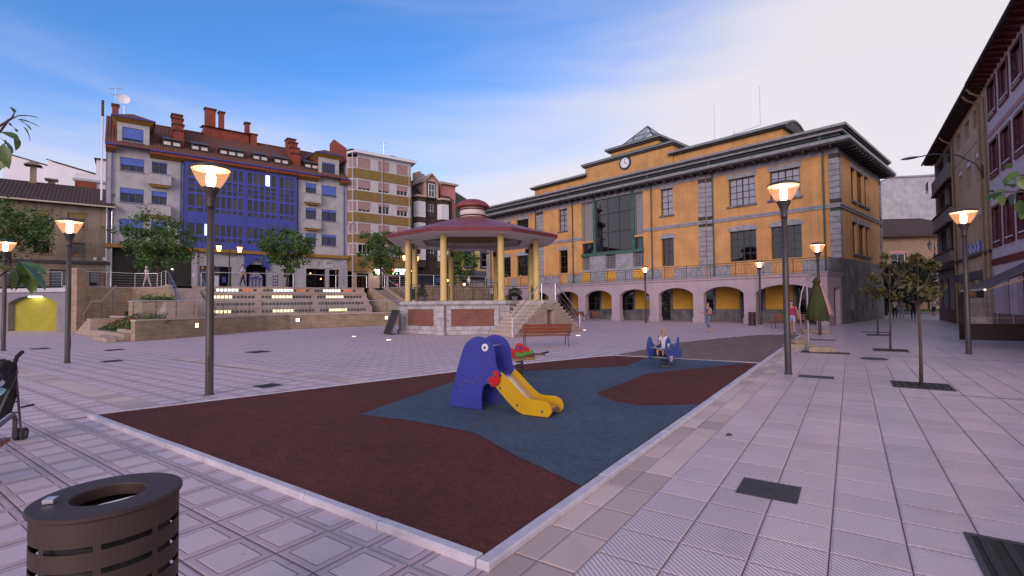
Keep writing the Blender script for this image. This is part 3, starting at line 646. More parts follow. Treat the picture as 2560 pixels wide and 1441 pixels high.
for k in range(4):
    b0, b1 = Vector(base[k]), Vector(base[(k + 1) % 4]); A_ = Vector(ap)
    mb.tube([b0, A_], .075, 6); mb.tube([b0, b1], .07, 6)
    for f in (.5,): mb.tube([b0.lerp(A_, f), b1.lerp(A_, f)], .05, 6); mb.tube([b0.lerp(b1, .5), b0.lerp(A_, f)], .05, 6); mb.tube([b0.lerp(b1, .5), b1.lerp(A_, f)], .05, 6)
py_ = mb.build('pyramid_frame', 'eave_dark', yb)
mb = MB(); [mb.add([base[k], base[(k + 1) % 4], ap], [(0, 1, 2)]) for k in range(4)]; mb.build('pyramid_glass', 'glass_white', py_)
mat('clock_face', (0.75, 0.76, 0.82), 0.4, 0.03, 4)
mb = MB(); n = 28
ck = [(S(c0) + r * math.cos(a), z) for r, z, a in ()]
def disc(name, m, r, y0, y1, cx0, cz0, parent, n=28):
    mb = MB(); mb.prism([(cx0 + r * math.cos(2 * math.pi * k / n), cz0 + r * math.sin(2 * math.pi * k / n)) for k in range(n)], y0, y1, 'y'); return mb.build(name, m, parent)
ckr = disc('clock_rim', 'eave_dark', .68, tb - .14, tb + .02, S(c0), 16.02, yb); disc('clock_face', 'clock_face', .52, tb - .17, tb - .05, S(c0), 16.02, ckr)
mb = MB(); mb.box(S(c0) - .02, S(c0) + .02, tb - .19, tb - .175, 16.0, 16.42); mb.prism([(S(c0), 16.0), (S(c0) + .30, 15.88), (S(c0) + .31, 15.93), (S(c0), 16.05)], tb - .20, tb - .176, 'y'); mb.build('clock_hands', 'black', ckr)
# barrel-roofed attics either side of the clock stage
for s0, s1 in ((4.4, 14.0), (YW - 14.0, YW - 6.0)):
    y0, y1 = 2.8, 7.4; x0, x1 = S(s1), S(s0)
    mb = MB(); mb.box(x0, x1, y0, y1, 13.9, 15.75); mb.build('attic_wall', 'yellow_stucco', yb)
    mb = MB(); n = 10; pts = [(y0 - .35 + (y1 - y0 + .7) * i / n, 15.85 + .75 * math.sin(math.pi * i / n)) for i in range(n + 1)]
    prof = pts + [(y1 + .35, 15.6), (y0 - .35, 15.6)]
    mb.prism(prof[::-1], x0 - .3, x1 + .3, 'x'); mb.build('barrel_roof', 'eave_dark', yb)
    mb = MB(); pts2 = [(a, z + .06) for a, z in pts] + [(a, z - .08) for a, z in pts[::-1]]; mb.prism(pts2[::-1], x0 - .38, x1 + .38, 'x'); mb.build('barrel_trim', 'eave_metal', yb)
    bx('attic_gutter', yb, 'eave_metal', x0 - .4, x1 + .4, y0 - .55, y0 - .3, 15.72, 15.86)
mb = MB(); mb.box(S(30.5), S(25.2), 3.2, 9.0, 14.0, 15.7); mb.build('plant_room', 'dark_green', yb); bx('plant_room_roof', yb, 'green_copper', S(31), S(24.8), 2.8, 9.3, 15.7, 15.9)
# roof aerial
mb = MB(); mb.tube([(S(9.2), 5, 14.5), (S(9.2), 5, 17.2)], .03, 6); mb.tube([(S(11.0), 5, 16.7), (S(6.9), 5, 17.1)], .025, 6); mb.tube([(S(11.0), 5, 16.7), (S(11.0), 5, 20.2)], .018, 5); mb.tube([(S(6.9), 5, 17.1), (S(6.9), 5, 20.6)], .018, 5); mb.build('roof_aerial', 'steel', yb)
# arcade: piers, segmental arches, balcony slab and railing
AY0, AY1 = -3.3, -2.85; pc = [0.3] + [4.9 + 3.9 * k for k in range(9)] + [38.4]; hw = [.3] + [.43] * 9 + [.3]
ar = MB(); soff = 2.25
for k in range(len(pc)):
    ar.box(S(pc[k] + hw[k]), S(pc[k] - hw[k]), AY0, AY1, 0.0, 3.3); bx('pier_base', yb, 'pink_concrete', S(pc[k] + hw[k] + .05), S(pc[k] - hw[k] - .05), AY0 - .06, AY1 + .06, 0.0, .42)
for k in range(len(pc) - 1):
    x0, x1 = S(pc[k + 1] - hw[k + 1]), S(pc[k] + hw[k]); n = 12; xm = (x0 + x1) / 2
    arc = [(x0 + (x1 - x0) * i / n, soff + .52 * max(0.0, 1 - ((x0 + (x1 - x0) * i / n - xm) / ((x1 - x0) / 2)) ** 2) ** .75) for i in range(n + 1)]
    for i in range(n):
        (xa, za), (xb, zb) = arc[i], arc[i + 1]
        ar.add([(xa, AY0, za), (xb, AY0, zb), (xb, AY0, 3.3), (xa, AY0, 3.3), (xa, AY1, za), (xb, AY1, zb), (xb, AY1, 3.3), (xa, AY1, 3.3)], [(0, 1, 2, 3), (5, 4, 7, 6), (4, 5, 1, 0)])
ar.box(S(.3), 0.0, AY1, -1.9, 0, 3.3); ar.box(S(.3), 0.0, -.45, 0.0, 0, 3.3); ar.box(S(.3), 0, -1.9, -.45, 2.5, 3.3)
ar.build('arcade_wall', 'pink_concrete', yb)
bx('balcony_slab', yb, 'pink_concrete', S(38.7) - .05, .05, AY0 - .1, .0, 3.3, 3.46); bx('balcony_edge', yb, 'eave_metal', S(38.7) - .1, .1, AY0 - .16, -.02, 3.46, 3.54)
# balcony railing: posts, rails, round bar ornament, one object per bay
for k in range(20):
    x1, x0 = S(.05 + k * 1.93), S(.05 + (k + 1) * 1.93); y = AY0 - .04; mb = MB()
    mb.box(x0, x1, y - .02, y + .02, 4.46, 4.50); mb.box(x0, x1, y - .012, y + .012, 4.30, 4.325); mb.box(x0, x1, y - .012, y + .012, 3.63, 3.655); mb.box(x0 - .02, x0 + .02, y - .02, y + .02, 3.54, 4.5)
    nn = 9
    for i in range(1, nn):
        x = x0 + (x1 - x0) * i / nn; sg = .05 if i % 2 else -.05
        if i in (1, nn - 1): mb.box(x - .008, x + .008, y - .008, y + .008, 3.64, 4.31)
        else: mb.tube([(x + sg * math.sin(math.pi * q / 4 * 2), y, 3.64 + .67 * q / 4) for q in range(5)], .010, 5)
    mb.build('balcony_railing', 'dark_metal', yb)
mb = MB(); mb.box(.03, .07, AY0, 0, 4.46, 4.5); mb.box(.03, .07, AY0, 0, 3.63, 3.66); [mb.box(.04, .06, AY0 + .15 * i, AY0 + .15 * i + .02, 3.54, 4.48) for i in range(1, 22)]; mb.build('balcony_railing', 'dark_metal', yb)
bx('arcade_notice', yb, 'white_paint', S(15.6), S(15.1), -.05, -.03, 1.9, 2.2)
# arcade ceiling lamps that warm the back wall
emit('arcade_lamp', (1.0, 0.72, 0.35), 6.0)
for k in (3, 5):
    o_ = MB().lathe([(.0, 0), (.14, .02), (.14, .06), (.0, .07)], 12, (S(6.8 + 3.9 * k), -1.6, 3.2), cap=False).build('ceiling_lamp', 'arcade_lamp', yb)
# ================================================================== houses along the upper street
TZ = 3.2                                                      # level of the upper street
SP0 = np.array([-37.217, 44.5]); SAZ = rad(51); SROT = math.atan2(math.cos(SAZ), math.sin(SAZ))
def FS(x, y, off=0.0):
    """photo pixel -> (along, height) on the street front plane pushed off metres back"""
    u = np.array([math.sin(SAZ), math.cos(SAZ)]); n = np.array([u[1], -u[0]]); p0 = SP0 + off * np.array([-u[1], u[0]])
    d = ray(x, y); t = (n @ p0) / (n @ d[:2]); q = CP + d * t
    return float((q[:2] - p0) @ u), float(q[2])
def roof_mat(name, c1, c2, dirx, diry, pitch=0.22):
    m = bpy.data.materials.new(name); m.use_nodes = True; t = m.node_tree; b = t.nodes['Principled BSDF']; b.inputs['Roughness'].default_value = 0.85
    geo = t.nodes.new('ShaderNodeNewGeometry')
    dt = t.nodes.new('ShaderNodeVectorMath'); dt.operation = 'DOT_PRODUCT'; t.links.new(geo.outputs['Position'], dt.inputs[0]); dt.inputs[1].default_value = (dirx / pitch, diry / pitch, 0)
    sz = t.nodes.new('ShaderNodeSeparateXYZ'); t.links.new(geo.outputs['Position'], sz.inputs[0])
    def mth(op, a, bb=None):
        n = t.nodes.new('ShaderNodeMath'); n.operation = op
        for i, v in enumerate((a, bb)):
            if v is None: continue
            if isinstance(v, (int, float)): n.inputs[i].default_value = v
            else: t.links.new(v, n.inputs[i])
        return n.outputs[0]
    wv = mth('ABSOLUTE', mth('SUBTRACT', mth('FRACT', dt.outputs['Value']), .5)); row = mth('FRACT', mth('MULTIPLY', sz.outputs['Z'], 4.2))
    h = mth('ADD', mth('MULTIPLY', wv, 2.0), mth('MULTIPLY', row, .5))
    nn = t.nodes.new('ShaderNodeTexNoise'); nn.inputs['Scale'].default_value = 2.5; nn.inputs['Detail'].default_value = 8; t.links.new(geo.outputs['Position'], nn.inputs['Vector'])
    mx = t.nodes.new('ShaderNodeMix'); mx.data_type = 'RGBA'; t.links.new(mth('MULTIPLY', mth('ADD', mth('MULTIPLY', wv, 1.2), nn.outputs['Fac']), .62), mx.inputs['Factor']); mx.inputs['A'].default_value = (*c1, 1); mx.inputs['B'].default_value = (*c2, 1)
    t.links.new(mx.outputs['Result'], b.inputs['Base Color'])
    bp = t.nodes.new('ShaderNodeBump'); bp.inputs['Strength'].default_value = .9; bp.inputs['Distance'].default_value = .06; t.links.new(h, bp.inputs['Height']); t.links.new(bp.outputs[0], b.inputs['Normal'])
    M[name] = m
_su = (math.sin(SAZ), math.cos(SAZ))
roof_mat('tile_roof', (0.085, 0.032, 0.026), (0.21, 0.085, 0.065), *_su)
roof_mat('tile_roof_dark', (0.030, 0.018, 0.018), (0.075, 0.042, 0.038), *_su, .26)
mat('grey_stucco', (0.40, 0.385, 0.42), 0.9, 0.13, 1.2, 0.35, 25, streak=0.5)
mat('white_wall', (0.74, 0.72, 0.80), 0.9, 0.04, .6)
mat('blue_paint', (0.050, 0.060, 0.34), 0.5, 0.10, 3)
mat('blue_blind', (0.085, 0.135, 0.50), 0.6, 0.08, 3)
mat('red_render', (0.235, 0.048, 0.027), 0.8, 0.2, 2, streak=0.4)
mat('red_cap', (0.09, 0.030, 0.022), 0.8, 0.2, 5)
mat('ochre_trim', (0.30, 0.155, 0.028), 0.8, 0.1, 3)
mat('beige_stucco', (0.235, 0.185, 0.145), 0.9, 0.2, .9, streak=0.8)
mat('brown_cladding', (0.215, 0.135, 0.042), 0.8, 0.12, 1.5, streak=0.3)
mat('pale_grey_wall', (0.47, 0.455, 0.50), 0.85, 0.08, 1, streak=0.4)
mat('mauve_blind', (0.34, 0.205, 0.215), 0.8, 0.08, 4)
mat('white_frame', (0.72, 0.71, 0.76), 0.5, 0.03, 4)
mat('dark_brown_wall', (0.058, 0.034, 0.030), 0.8, 0.2, 2)
mat('pink_render', (0.50, 0.20, 0.19), 0.85, 0.1, 1.5)
mat('beige_trim', (0.48, 0.33, 0.27), 0.8, 0.1, 2)
mat('lemon_wall', (0.62, 0.55, 0.16), 0.85, 0.08, 1)
mat('purple_trim', (0.075, 0.05, 0.17), 0.6, 0.1, 3)
mat('wood_frame', (0.15, 0.065, 0.030), 0.6, 0.2, 4)
mat('grey_panel', (0.085, 0.085, 0.105), 0.5, 0.1, 3)
mat('shop_dark', (0.022, 0.018, 0.017), 0.5, 0.2, 2)
emit('window_glow', (0.62, 0.82, 1.0), 1.5)
emit('warm_spot', (1.0, 0.42, 0.12), 14.0); emit('sign_white', (0.9, 1.0, 0.95), 5.0); emit('led_red', (1, .08, .03), 4); emit('led_yellow', (1, .75, .1), 4); emit('led_green', (.2, 1, .15), 4); emit('led_blue', (.2, .5, 1), 4)

def curtains(parent, x0, x1, z0, z1, y):
    """two curtains drawn apart at the bottom"""
    xm = (x0 + x1) / 2; q = (x1 - x0)
    for sg in (-1, 1):
        e = x0 if sg < 0 else x1; mb = MB(); n = 6; top = []; bot = []
        for i in range(n + 1):
            f = i / n; yy = y + (.02 if i % 2 else 0); top.append((e - sg * f * q * .5, yy, z1)); bot.append((e - sg * f * q * .26, yy, z0))
        for i in range(n): mb.quad(bot[i], bot[i + 1], top[i + 1], top[i])
        mb.build('curtain', 'curtain', parent)
def blind_window(parent, x0, x1, z0, z1, cover, fm, bm, y=.06, nx=2, cur=True, gm='glass', sill=None):
    w_ = window(parent, x0, x1, z0, z1, y + .08, nx, 1, fm, gm, .07, .07)
    if cover > .02: bx('roller_blind', w_, bm, x0 + .02, x1 - .02, y, y + .05, z1 - (z1 - z0) * cover, z1)
    if cur and cover < .8: curtains(w_, x0 + .06, x1 - .06, z0 + .05, z1 - (z1 - z0) * cover, y + .2)
    if sill: bx('sill', w_, sill, x0 - .06, x1 + .06, -.08, .1, z0 - .07, z0)
    return w_
# ---------------------------------------------------------------- blue-glazed apartment house
bb = thing('apartment_house', 'grey apartment house with a big blue glazed bay and red tiled roof', 'building', (SP0[0], SP0[1], 0), SROT)
BW = 22.4; EV = 16.45
rows = [(14.48, 15.72), (11.52, 12.85), (8.63, 9.93)]
c1, c2 = (1.03, 2.80), (3.40, 4.60); c1r, c2r = (19.4, 21.12), (17.6, 18.8)
opsb = [(a, b, z0, z1) for a, b in (c1, c2, c1r, c2r) for z0, z1 in rows]
mb = MB(); wall(mb, 0, 5.95, 7.42, EV, [o for o in opsb if o[0] < 6], 0, .25); mb.build('wall', 'grey_stucco', bb); mb = MB(); wall(mb, 16.5, BW, 7.42, EV, [o for o in opsb if o[0] > 16], 0, .25); mb.build('wall', 'grey_stucco', bb)
mb = MB(); mb.add([(0, 0, TZ), (0, 10, TZ), (0, 10, 16.6), (0, 5, 20.75), (0, -.1, 16.7)], [(0, 4, 3, 2, 1)]); mb.build('gable_wall', 'white_wall', bb)
mb = MB(); mb.add([(BW, 0, TZ), (BW, 10, TZ), (BW, 10, 16.6), (BW, 5, 20.75), (BW, -.1, 16.7)], [(0, 1, 2, 3, 4)]); mb.quad((0, 10, TZ), (BW, 10, TZ), (BW, 10, 16.6), (0, 10, 16.6)); mb.build('party_wall', 'red_render', bb)
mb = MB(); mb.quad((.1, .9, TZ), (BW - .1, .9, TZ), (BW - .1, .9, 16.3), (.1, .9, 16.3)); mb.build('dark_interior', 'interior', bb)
cov = {(0, 0): .55, (0, 1): .36, (0, 2): .56, (1, 0): .1, (1, 1): .36, (1, 2): .4, (2, 0): .86, (2, 1): .2, (2, 2): .22, (3, 0): .42, (3, 1): .22, (3, 2): .4}
for ci, (a, b) in enumerate((c1, c2, c1r, c2r)):
    for ri, (z0, z1) in enumerate(rows): blind_window(bb, a, b, z0, z1, cov[(ci, ri)], 'blue_paint', 'blue_blind', nx=3 if ci in (0, 2) else 2, sill='eave_metal')
for a, b in ((3.14, 4.9), (17.38, 19.15)):
    for zt in (14.46, 11.5):
        mb = MB(); mb.box(a, b, -.62, 0, zt - 1.05, zt - .07); mb.build('balcony_parapet', 'grey_stucco', bb); bx('balcony_coping', bb, 'eave_metal', a - .03, b + .03, -.66, 0, zt - .07, zt)
        mb = MB(); mb.prism([(a + .05, zt - 1.05), (a + .22, zt - 1.25), (b - .22, zt - 1.25), (b - .05, zt - 1.05)], -.5, -.01, 'y'); mb.build('balcony_soffit', 'ochre_trim', bb)
# eaves and gutters
def eave(x0, x1, yo=-.75, z=16.6):
    bx('eave_box', bb, 'red_render', x0, x1, yo + .05, 0, z - .32, z - .02); mb = MB(); mb.prism([(yo + .08, z - .32), (0.0, z - .62), (0.0, z - .32)], x0 + .02, x1 - .02, 'x'); mb.build('eave_soffit', 'ochre_trim', bb)
    mb = MB(); mb.tube([(x0 - .03, yo, z), (x1 + .03, yo, z)], .075, 8); mb.build('gutter', 'blue_paint', bb)
eave(-.05, .72); eave(3.2, 6.0); eave(6.0, 16.45, -.85); eave(16.45, 19.0); eave(21.45, BW)
# main roof
RY, RZ = 5.0, 20.75
def ry(z): return -.8 + (z - 16.62) / (RZ - 16.62) * (RY + .8)
def rz_(y): return 16.62 + (y + .8) / (RY + .8) * (RZ - 16.62)
mb = MB(); mb.add([(-.1, -.8, 16.62), (BW, -.8, 16.62), (BW, RY, RZ), (-.1, RY, RZ), (-.1, 10.6, 16.4), (BW, 10.6, 16.4)], [(0, 1, 2, 3), (3, 2, 5, 4)]); mb.build('tiled_roof', 'tile_roof', bb)
mb = MB(); mb.tube([(-.1, RY, RZ + .02), (BW, RY, RZ + .02)], .12, 8); mb.build('ridge_tiles', 'tile_roof', bb)
# corner turret dormers with hipped caps
for x0, x1, wx0, wx1, wz0, wz1, cv in ((.76, 3.18, 1.14, 2.72, 17.28, 18.6, .78), (19.02, 21.42, 19.42, 20.98, 17.15, 18.45, .12)):
    mb = MB(); wall(mb, x0, x1, EV, 19.0, [(wx0, wx1, wz0, wz1)], 0, .25); mb.build('dormer_wall', 'grey_stucco', bb)
    mb = MB(); [mb.quad((x, 0, EV), (x, 3.5, EV), (x, 3.5, 19.0), (x, 0, 19.0)) for x in (x0, x1)]; mb.build('dormer_cheek', 'red_render', bb)
    blind_window(bb, wx0, wx1, wz0, wz1, cv, 'blue_paint', 'blue_blind', nx=2, sill='eave_metal')
    mb = MB(); o = .42; xm = (x0 + x1) / 2; mb.add([(x0 - o, -o - .1, 19.45), (x1 + o, -o - .1, 19.45), (x1 + o, 3.5, 19.45), (x0 - o, 3.5, 19.45), (xm, 1.3, 20.35), (xm, 3.5, 20.35)], [(0, 1, 4), (1, 2, 5, 4), (3, 0, 4, 5)]); mb.build('dormer_roof', 'tile_roof', bb)
    mb = MB(); mb.add([(x0, 0, 18.98), (x1, 0, 18.98), (x1, 3.5, 18.98), (x0, 3.5, 18.98), (x0 - o, -o - .1, 19.4), (x1 + o, -o - .1, 19.4), (x1 + o, 3.5, 19.4), (x0 - o, 3.5, 19.4)], [(0, 1, 5, 4), (1, 2, 6, 5), (3, 0, 4, 7), (4, 5, 6, 7)]); mb.build('dormer_soffit', 'ochre_trim', bb)
    mb = MB(); mb.tube([(x0 - o, 3.4, 19.42), (x0 - o, -o - .1, 19.42), (x1 + o, -o - .1, 19.42), (x1 + o, 3.4, 19.42)], .06, 6); mb.build('gutter', 'blue_paint', bb)
# rain pipes
for x in (.42, 5.72, 16.72, 22.0): MB().tube([(x, -.7, 16.5), (x, -.12, 16.0), (x, -.12, 7.3)], .055, 8).build('rain_pipe', 'blue_paint', bb)
# stepped red chimneys and firewalls
def stepped(xc, steps, wdt=.75):
    y = .8
    for i, (yl, zt) in enumerate(steps):
        bx('chimney_block', bb, 'red_render', xc - wdt / 2, xc + wdt / 2, y, y + yl, rz_(y) - .4, zt); bx('chimney_cap', bb, 'red_cap', xc - wdt / 2 - .1, xc + wdt / 2 + .1, y - .1, y + yl + .06, zt, zt + .13); y += yl
stepped(5.6, [(.6, 19.35), (.7, 20.15), (.8, 20.95), (1.3, 21.6)], .85); stepped(16.85, [(.6, 19.1), (.7, 19.9), (.8, 20.7), (1.3, 21.35)], .85)
mb = MB(); mb.box(8.2, 12.6, 4.6, 7.2, 20.0, 21.6); mb.build('roof_core', 'red_render', bb)
mb = MB(); mb.add([(8.0, 4.3, 21.55), (12.9, 4.3, 21.55), (12.9, 7.3, 22.1), (8.0, 7.3, 22.1)], [(0, 1, 2, 3)]); mb.add([(8.0, 4.3, 21.55), (12.9, 4.3, 21.55), (12.9, 7.3, 22.1), (8.0, 7.3, 22.1)], [(3, 2, 1, 0)]); mb.build('roof_core_tiles', 'tile_roof', bb)
for x0, x1, y0, z0, z1 in ((8.3, 9.3, 4.8, 21.2, 23.6), (9.65, 10.15, 4.8, 21.2, 23.5), (12.3, 12.75, 4.9, 20.6, 22.9), (12.75, 13.4, 4.3, 20.0, 21.5)):
    bx('chimney_stack', bb, 'red_render', x0, x1, y0, y0 + .7, z0, z1); bx('chimney_cap', bb, 'red_cap', x0 - .1, x1 + .1, y0 - .1, y0 + .8, z1, z1 + .14)
bx('chimney_stack', bb, 'red_render', .35, .85, 2.6, 3.3, 19.0, 21.3); bx('chimney_cap', bb, 'red_cap', .28, .92, 2.5, 3.4, 21.3, 21.45)
MB().tube([(-.3, .6, 7), (-.3, .6, 19.4)], .075, 10).build('flue_pipe', 'white_wall', bb); MB().tube([(-.3, .6, 19.4), (-.3, .6, 20.9)], .10, 10).build('flue_top', 'red_cap', bb)
# roof windows: dark reveal with a grey flap above and white sashes
for s0, n in ((4.2, 2), (6.55, 2), (9.05, 3), (12.15, 2), (14.3, 2), (17.55, 2)):
    wd = n * .78; y0 = .35; zb = rz_(y0) - .05
    mb = MB(); mb.box(s0, s0 + wd, y0, 2.2, zb, zb + .85); mb.build('roof_light_box', 'shop_dark', bb)
    for i in range(n):
        xa, xb = s0 + i * .78 + .02, s0 + (i + 1) * .78 - .02; mb = MB(); ya, yb_ = .1, 2.0; za, zb2 = rz_(.1) + .95, rz_(2.0) + .32
        mb.add([(xa, ya, za), (xb, ya, za), (xb, yb_, zb2), (xa, yb_, zb2), (xa, ya, za - .07), (xb, ya, za - .07), (xb, yb_, zb2 - .07), (xa, yb_, zb2 - .07)], [(0, 1, 2, 3), (7, 6, 5, 4), (4, 5, 1, 0), (1, 5, 6, 2), (4, 0, 3, 7)]); mb.build('roof_light_flap', 'grey_panel', bb)
    for i in range(n): w_ = window(bb, s0 + i * .78 + .06, s0 + i * .78 + .72, zb + .2, zb + .62, y0 - .06, 1, 1, 'wood_frame', 'curtain', .05, name='roof_light')
# projecting blue gallery
gx0, gx1, gyf = 5.98, 16.48, -.42
panels = [(6.22, 8.36, 3), (8.55, 11.2, 5), (11.5, 14.4, 5), (14.68, 16.3, 3)]
zr = [(14.66, 15.82, 1), (13.08, 14.5, 3), (11.72, 12.88, 1), (11.16, 11.52, 1), (8.84, 9.98, 1), (8.22, 8.62, 1)]
mb = MB(); mb.box(gx0, gx1, gyf + .14, -.02, 7.5, 16.1)
mb.build('gallery_core', 'interior', bb)
gops = []
for p0, p1, n in panels:
    cw_ = (p1 - p0) / n
    for i in range(n):
        for z0, z1, k in zr:
            for j in range(k):
                h = (z1 - z0) / k; gops.append((p0 + i * cw_ + .085, p0 + (i + 1) * cw_ - .085, z0 + j * h + (.05 if k > 1 else 0), z0 + (j + 1) * h - (.05 if k > 1 else 0)))
mb = MB(); wall(mb, gx0, gx1, 7.5, 16.1, gops, gyf, .1)
for x in (gx0, gx1): mb.quad((x, gyf, 7.5), (x, 0, 7.5), (x, 0, 16.1), (x, gyf, 16.1))
mb.quad((gx0, gyf, 7.5), (gx1, gyf, 7.5), (gx1, 0, 7.5), (gx0, 0, 7.5))
gal = mb.build('glazed_gallery', 'blue_paint', bb)
mat('pane_dark', (0.020, 0.022, 0.020), 0.12, 0, 1); mat('pane_curtain', (0.062, 0.055, 0.022), 0.3, 0.3, 2)
for i, (a, b, c, d) in enumerate(gops):
    gm = 'pane_curtain' if (i * 7919) % 5 in (0, 3) else 'pane_dark'
    if (14.3 < c < 15 and abs((a + b) / 2 - 13.5) < .2) or (8.7 < c < 9 and abs((a + b) / 2 - 8.05) < .3): gm = 'window_glow'
    bx('pane', gal, gm, a, b, gyf + .075, gyf + .085, c, d)
for p0, p1, n in panels:
    for i in range(n * 3 + 1): x = p0 + (p1 - p0) * i / (n * 3); bx('gallery_batten', bb, 'blue_paint', x - .012, x + .012, gyf - .012, gyf, 10.02, 11.12)
for x in (6.05, 8.45, 11.35, 14.54, 16.42): bx('gallery_pilaster', bb, 'blue_paint', x - .05, x + .05, gyf - .05, gyf, 7.55, 16.05)
# ground floor
bx('floor_band', bb, 'ochre_trim', -.02, BW, -.55, 0, 7.16, 7.5)
shop = [(7.35, 10.2, TZ, 5.75), (15.25, 16.45, TZ, 5.75), (17.62, 19.85, TZ, 5.86), (20.22, 21.42, TZ, 5.82), (11.5, 13.55, TZ, 6.1)]
mb = MB(); wall(mb, 7.0, BW, TZ, 7.2, shop, -.15, .5); mb.build('shop_wall', 'grey_stucco', bb)
mb = MB(); mb.box(0.2, 7.0, .4, .5, TZ, 7.2); mb.build('passage_back', 'shop_dark', bb)
for x in (.1, 6.7): bx('passage_pillar', bb, 'grey_stucco', x, x + .45, -.3, .3, TZ, 7.2)
for a, b, z0, z1 in shop[:4]: w_ = window(bb, a, b, z0 + .05, z1, .2, 2 if b - a > 1.5 else 1, 1, 'dark_metal', 'glass', .07)
bx('shop_door_frame', bb, 'purple_trim', 7.4, 7.55, -.1, .1, TZ, 5.7); bx('shop_door_frame', bb, 'purple_trim', 8.35, 8.55, -.1, .1, TZ, 5.7); bx('shop_transom', bb, 'purple_trim', 7.55, 8.35, -.1, .1, 5.0, 5.15)
bx('poster', bb, 'white_paint', 8.65, 9.05, -.02, .0, TZ + .3, TZ + 1.6); bx('poster', bb, 'blind_blue', 9.35, 9.7, .1, .12, TZ + .9, TZ + 1.5); bx('poster', bb, 'white_paint', 15.3, 15.8, .0, .02, TZ + .1, TZ + 1.6); bx('timber_panel', bb, 'wood_frame', 15.3, 15.9, .0, .06, 4.95, 5.3)
mat('green_board', (.03, .16, .02), .6, .1, 3); bx('green_panel', bb, 'green_board', 21.2, 21.32, .3, .32, TZ, 5.0)
# blue gabled porch with round-headed doors
mb = MB(); mb.prism([(11.35, 7.16), (11.35, 5.6), (12.5, 6.75), (13.75, 5.35), (13.75, 7.16)], -.4, -.17, 'y'); mb.build('porch_gable', 'blue_paint', bb)
n = 14; xa, xb, zs = 11.85, 13.2, 4.65; arc = [(12.52 + .66 * math.cos(math.pi * i / n), zs + .66 * math.sin(math.pi * i / n)) for i in range(n + 1)]
mb = MB(); mb.prism([(xb - .01, TZ), (xb - .01, zs)] + arc[1:-1] + [(xa, zs), (xa, TZ)], .22, .26, 'y'); mb.build('door_glass', 'cream', bb)
mb = MB()
for i in range(n): (x0, z0), (x1, z1) = arc[i], arc[i + 1]; mb.tube([(x0, .18, z0), (x1, .18, z1)], .05, 6)
for k in (.25, .5, .75): mb.tube([(12.52, .18, zs), (12.52 + .66 * math.cos(math.pi * k), .18, zs + .66 * math.sin(math.pi * k))], .035, 6)
for x in (11.86, 12.2, 12.52, 12.85, 13.18): mb.box(x - .05, x + .05, .13, .2, TZ, zs)
mb.box(11.85, 13.2, .12, .21, zs - .05, zs + .05); mb.box(11.85, 13.2, .12, .2, TZ, TZ + .5); mb.build('door_frame', 'blue_paint', bb)
mb = MB(); x0, x1 = 14.15, 14.6
mb.box(x0, x1, -.22, -.16, TZ, 5.0); mb.prism([(x1, 5.0)] + [((x0 + x1) / 2 + .225 * math.cos(math.pi * i / 8), 5.0 + .25 * math.sin(math.pi * i / 8)) for i in range(1, 8)] + [(x0, 5.0)], -.22, -.16, 'y'); w_ = mb.build('arched_window', 'blue_paint', bb)
for j in range(6):
    for i in range(2): bx('pane', w_, 'cream', x0 + .05 + .2 * i, x0 + .2 + .2 * i, -.235, -.22, TZ + .12 + .32 * j, TZ + .32 + .32 * j)
# lettering
bx('sign_board', bb, 'pale_grey_wall', 19.63, 20.66, -.2, -.16, 6.0, 7.02)
text_obj('sign_text', 'Edel', 'purple_trim', bb, (20.15, -.21, 6.55), .42, (rad(90), rad(-14), 0), .006, shear=.35)
for i, chr_ in enumerate('CARNICERIA'): text_obj('sign_letter', chr_, 'grey_panel', bb, (21.95, -.16, 6.0 - i * .27), .26, depth=.006)
bx('vent_grille', bb, 'grey_panel', 17.75, 18.15, -.17, -.15, 6.5, 6.72); bx('vent_grille', bb, 'grille', 18.9, 19.2, -.17, -.15, 6.3, 6.75)
for x, z, y in ((18.35, 5.35, .7), (19.55, 4.75, .7), (20.3, 3.9, .7)): MB().lathe([(0, -.07), (.06, -.04), (.08, 0), (.06, .05), (0, .08)], 10, (x, y, z), cap=False).build('lamp_bulb', 'warm_spot', bb)
MB().lathe([(0, -.07), (.1, 0), (0, .05)], 10, (5.1, .2, 5.35), cap=False).build('lamp_bulb', 'sign_white', bb)
bx('entry_notice', bb, 'white_paint', 6.75, 6.95, -.32, -.3, 4.6, 5.0); bx('meter_box', bb, 'white_paint', 21.95, 22.2, -.25, -.15, 6.75, 6.95)
# television aerials and dish on the left ridge
def aerial(name, label, p, h, k=1.0):
    t = thing(name, label, 'aerial', p); mb = MB(); mb.tube([(0, 0, 0), (0, 0, h)], .022, 6); mb.build('mast', 'steel', t)
    for zz, L, nn in ((h - .1, 1.3 * k, 9), (h - .7, .9 * k, 6)):
        mb = MB(); mb.tube([(-L * .5, 0, zz), (L * .5, .05, zz + .05)], .012, 5)
        for i in range(nn): x = -L * .5 + L * i / (nn - 1); mb.tube([(x, -.22 * k, zz), (x, .22 * k, zz)], .008, 4); mb.tube([(x, 0, zz - .08), (x, 0, zz + .08)], .006, 4)
        mb.build('array', 'steel', t)
    return t
def street_pt(s, y, z): u = np.array([math.sin(SAZ), math.cos(SAZ)]); v = np.array([-u[1], u[0]]); q = SP0 + u * s + v * y; return (float(q[0]), float(q[1]), z)
aerial('tv_aerial', 'spiky television aerial on the chimney next to the satellite dish', street_pt(.6, 2.9, 21.45), 1.7)
ds = thing('satellite_dish', 'white satellite dish above the turret of the grey and blue house', 'dish', street_pt(1.25, 2.4, 19.9), rad(20))
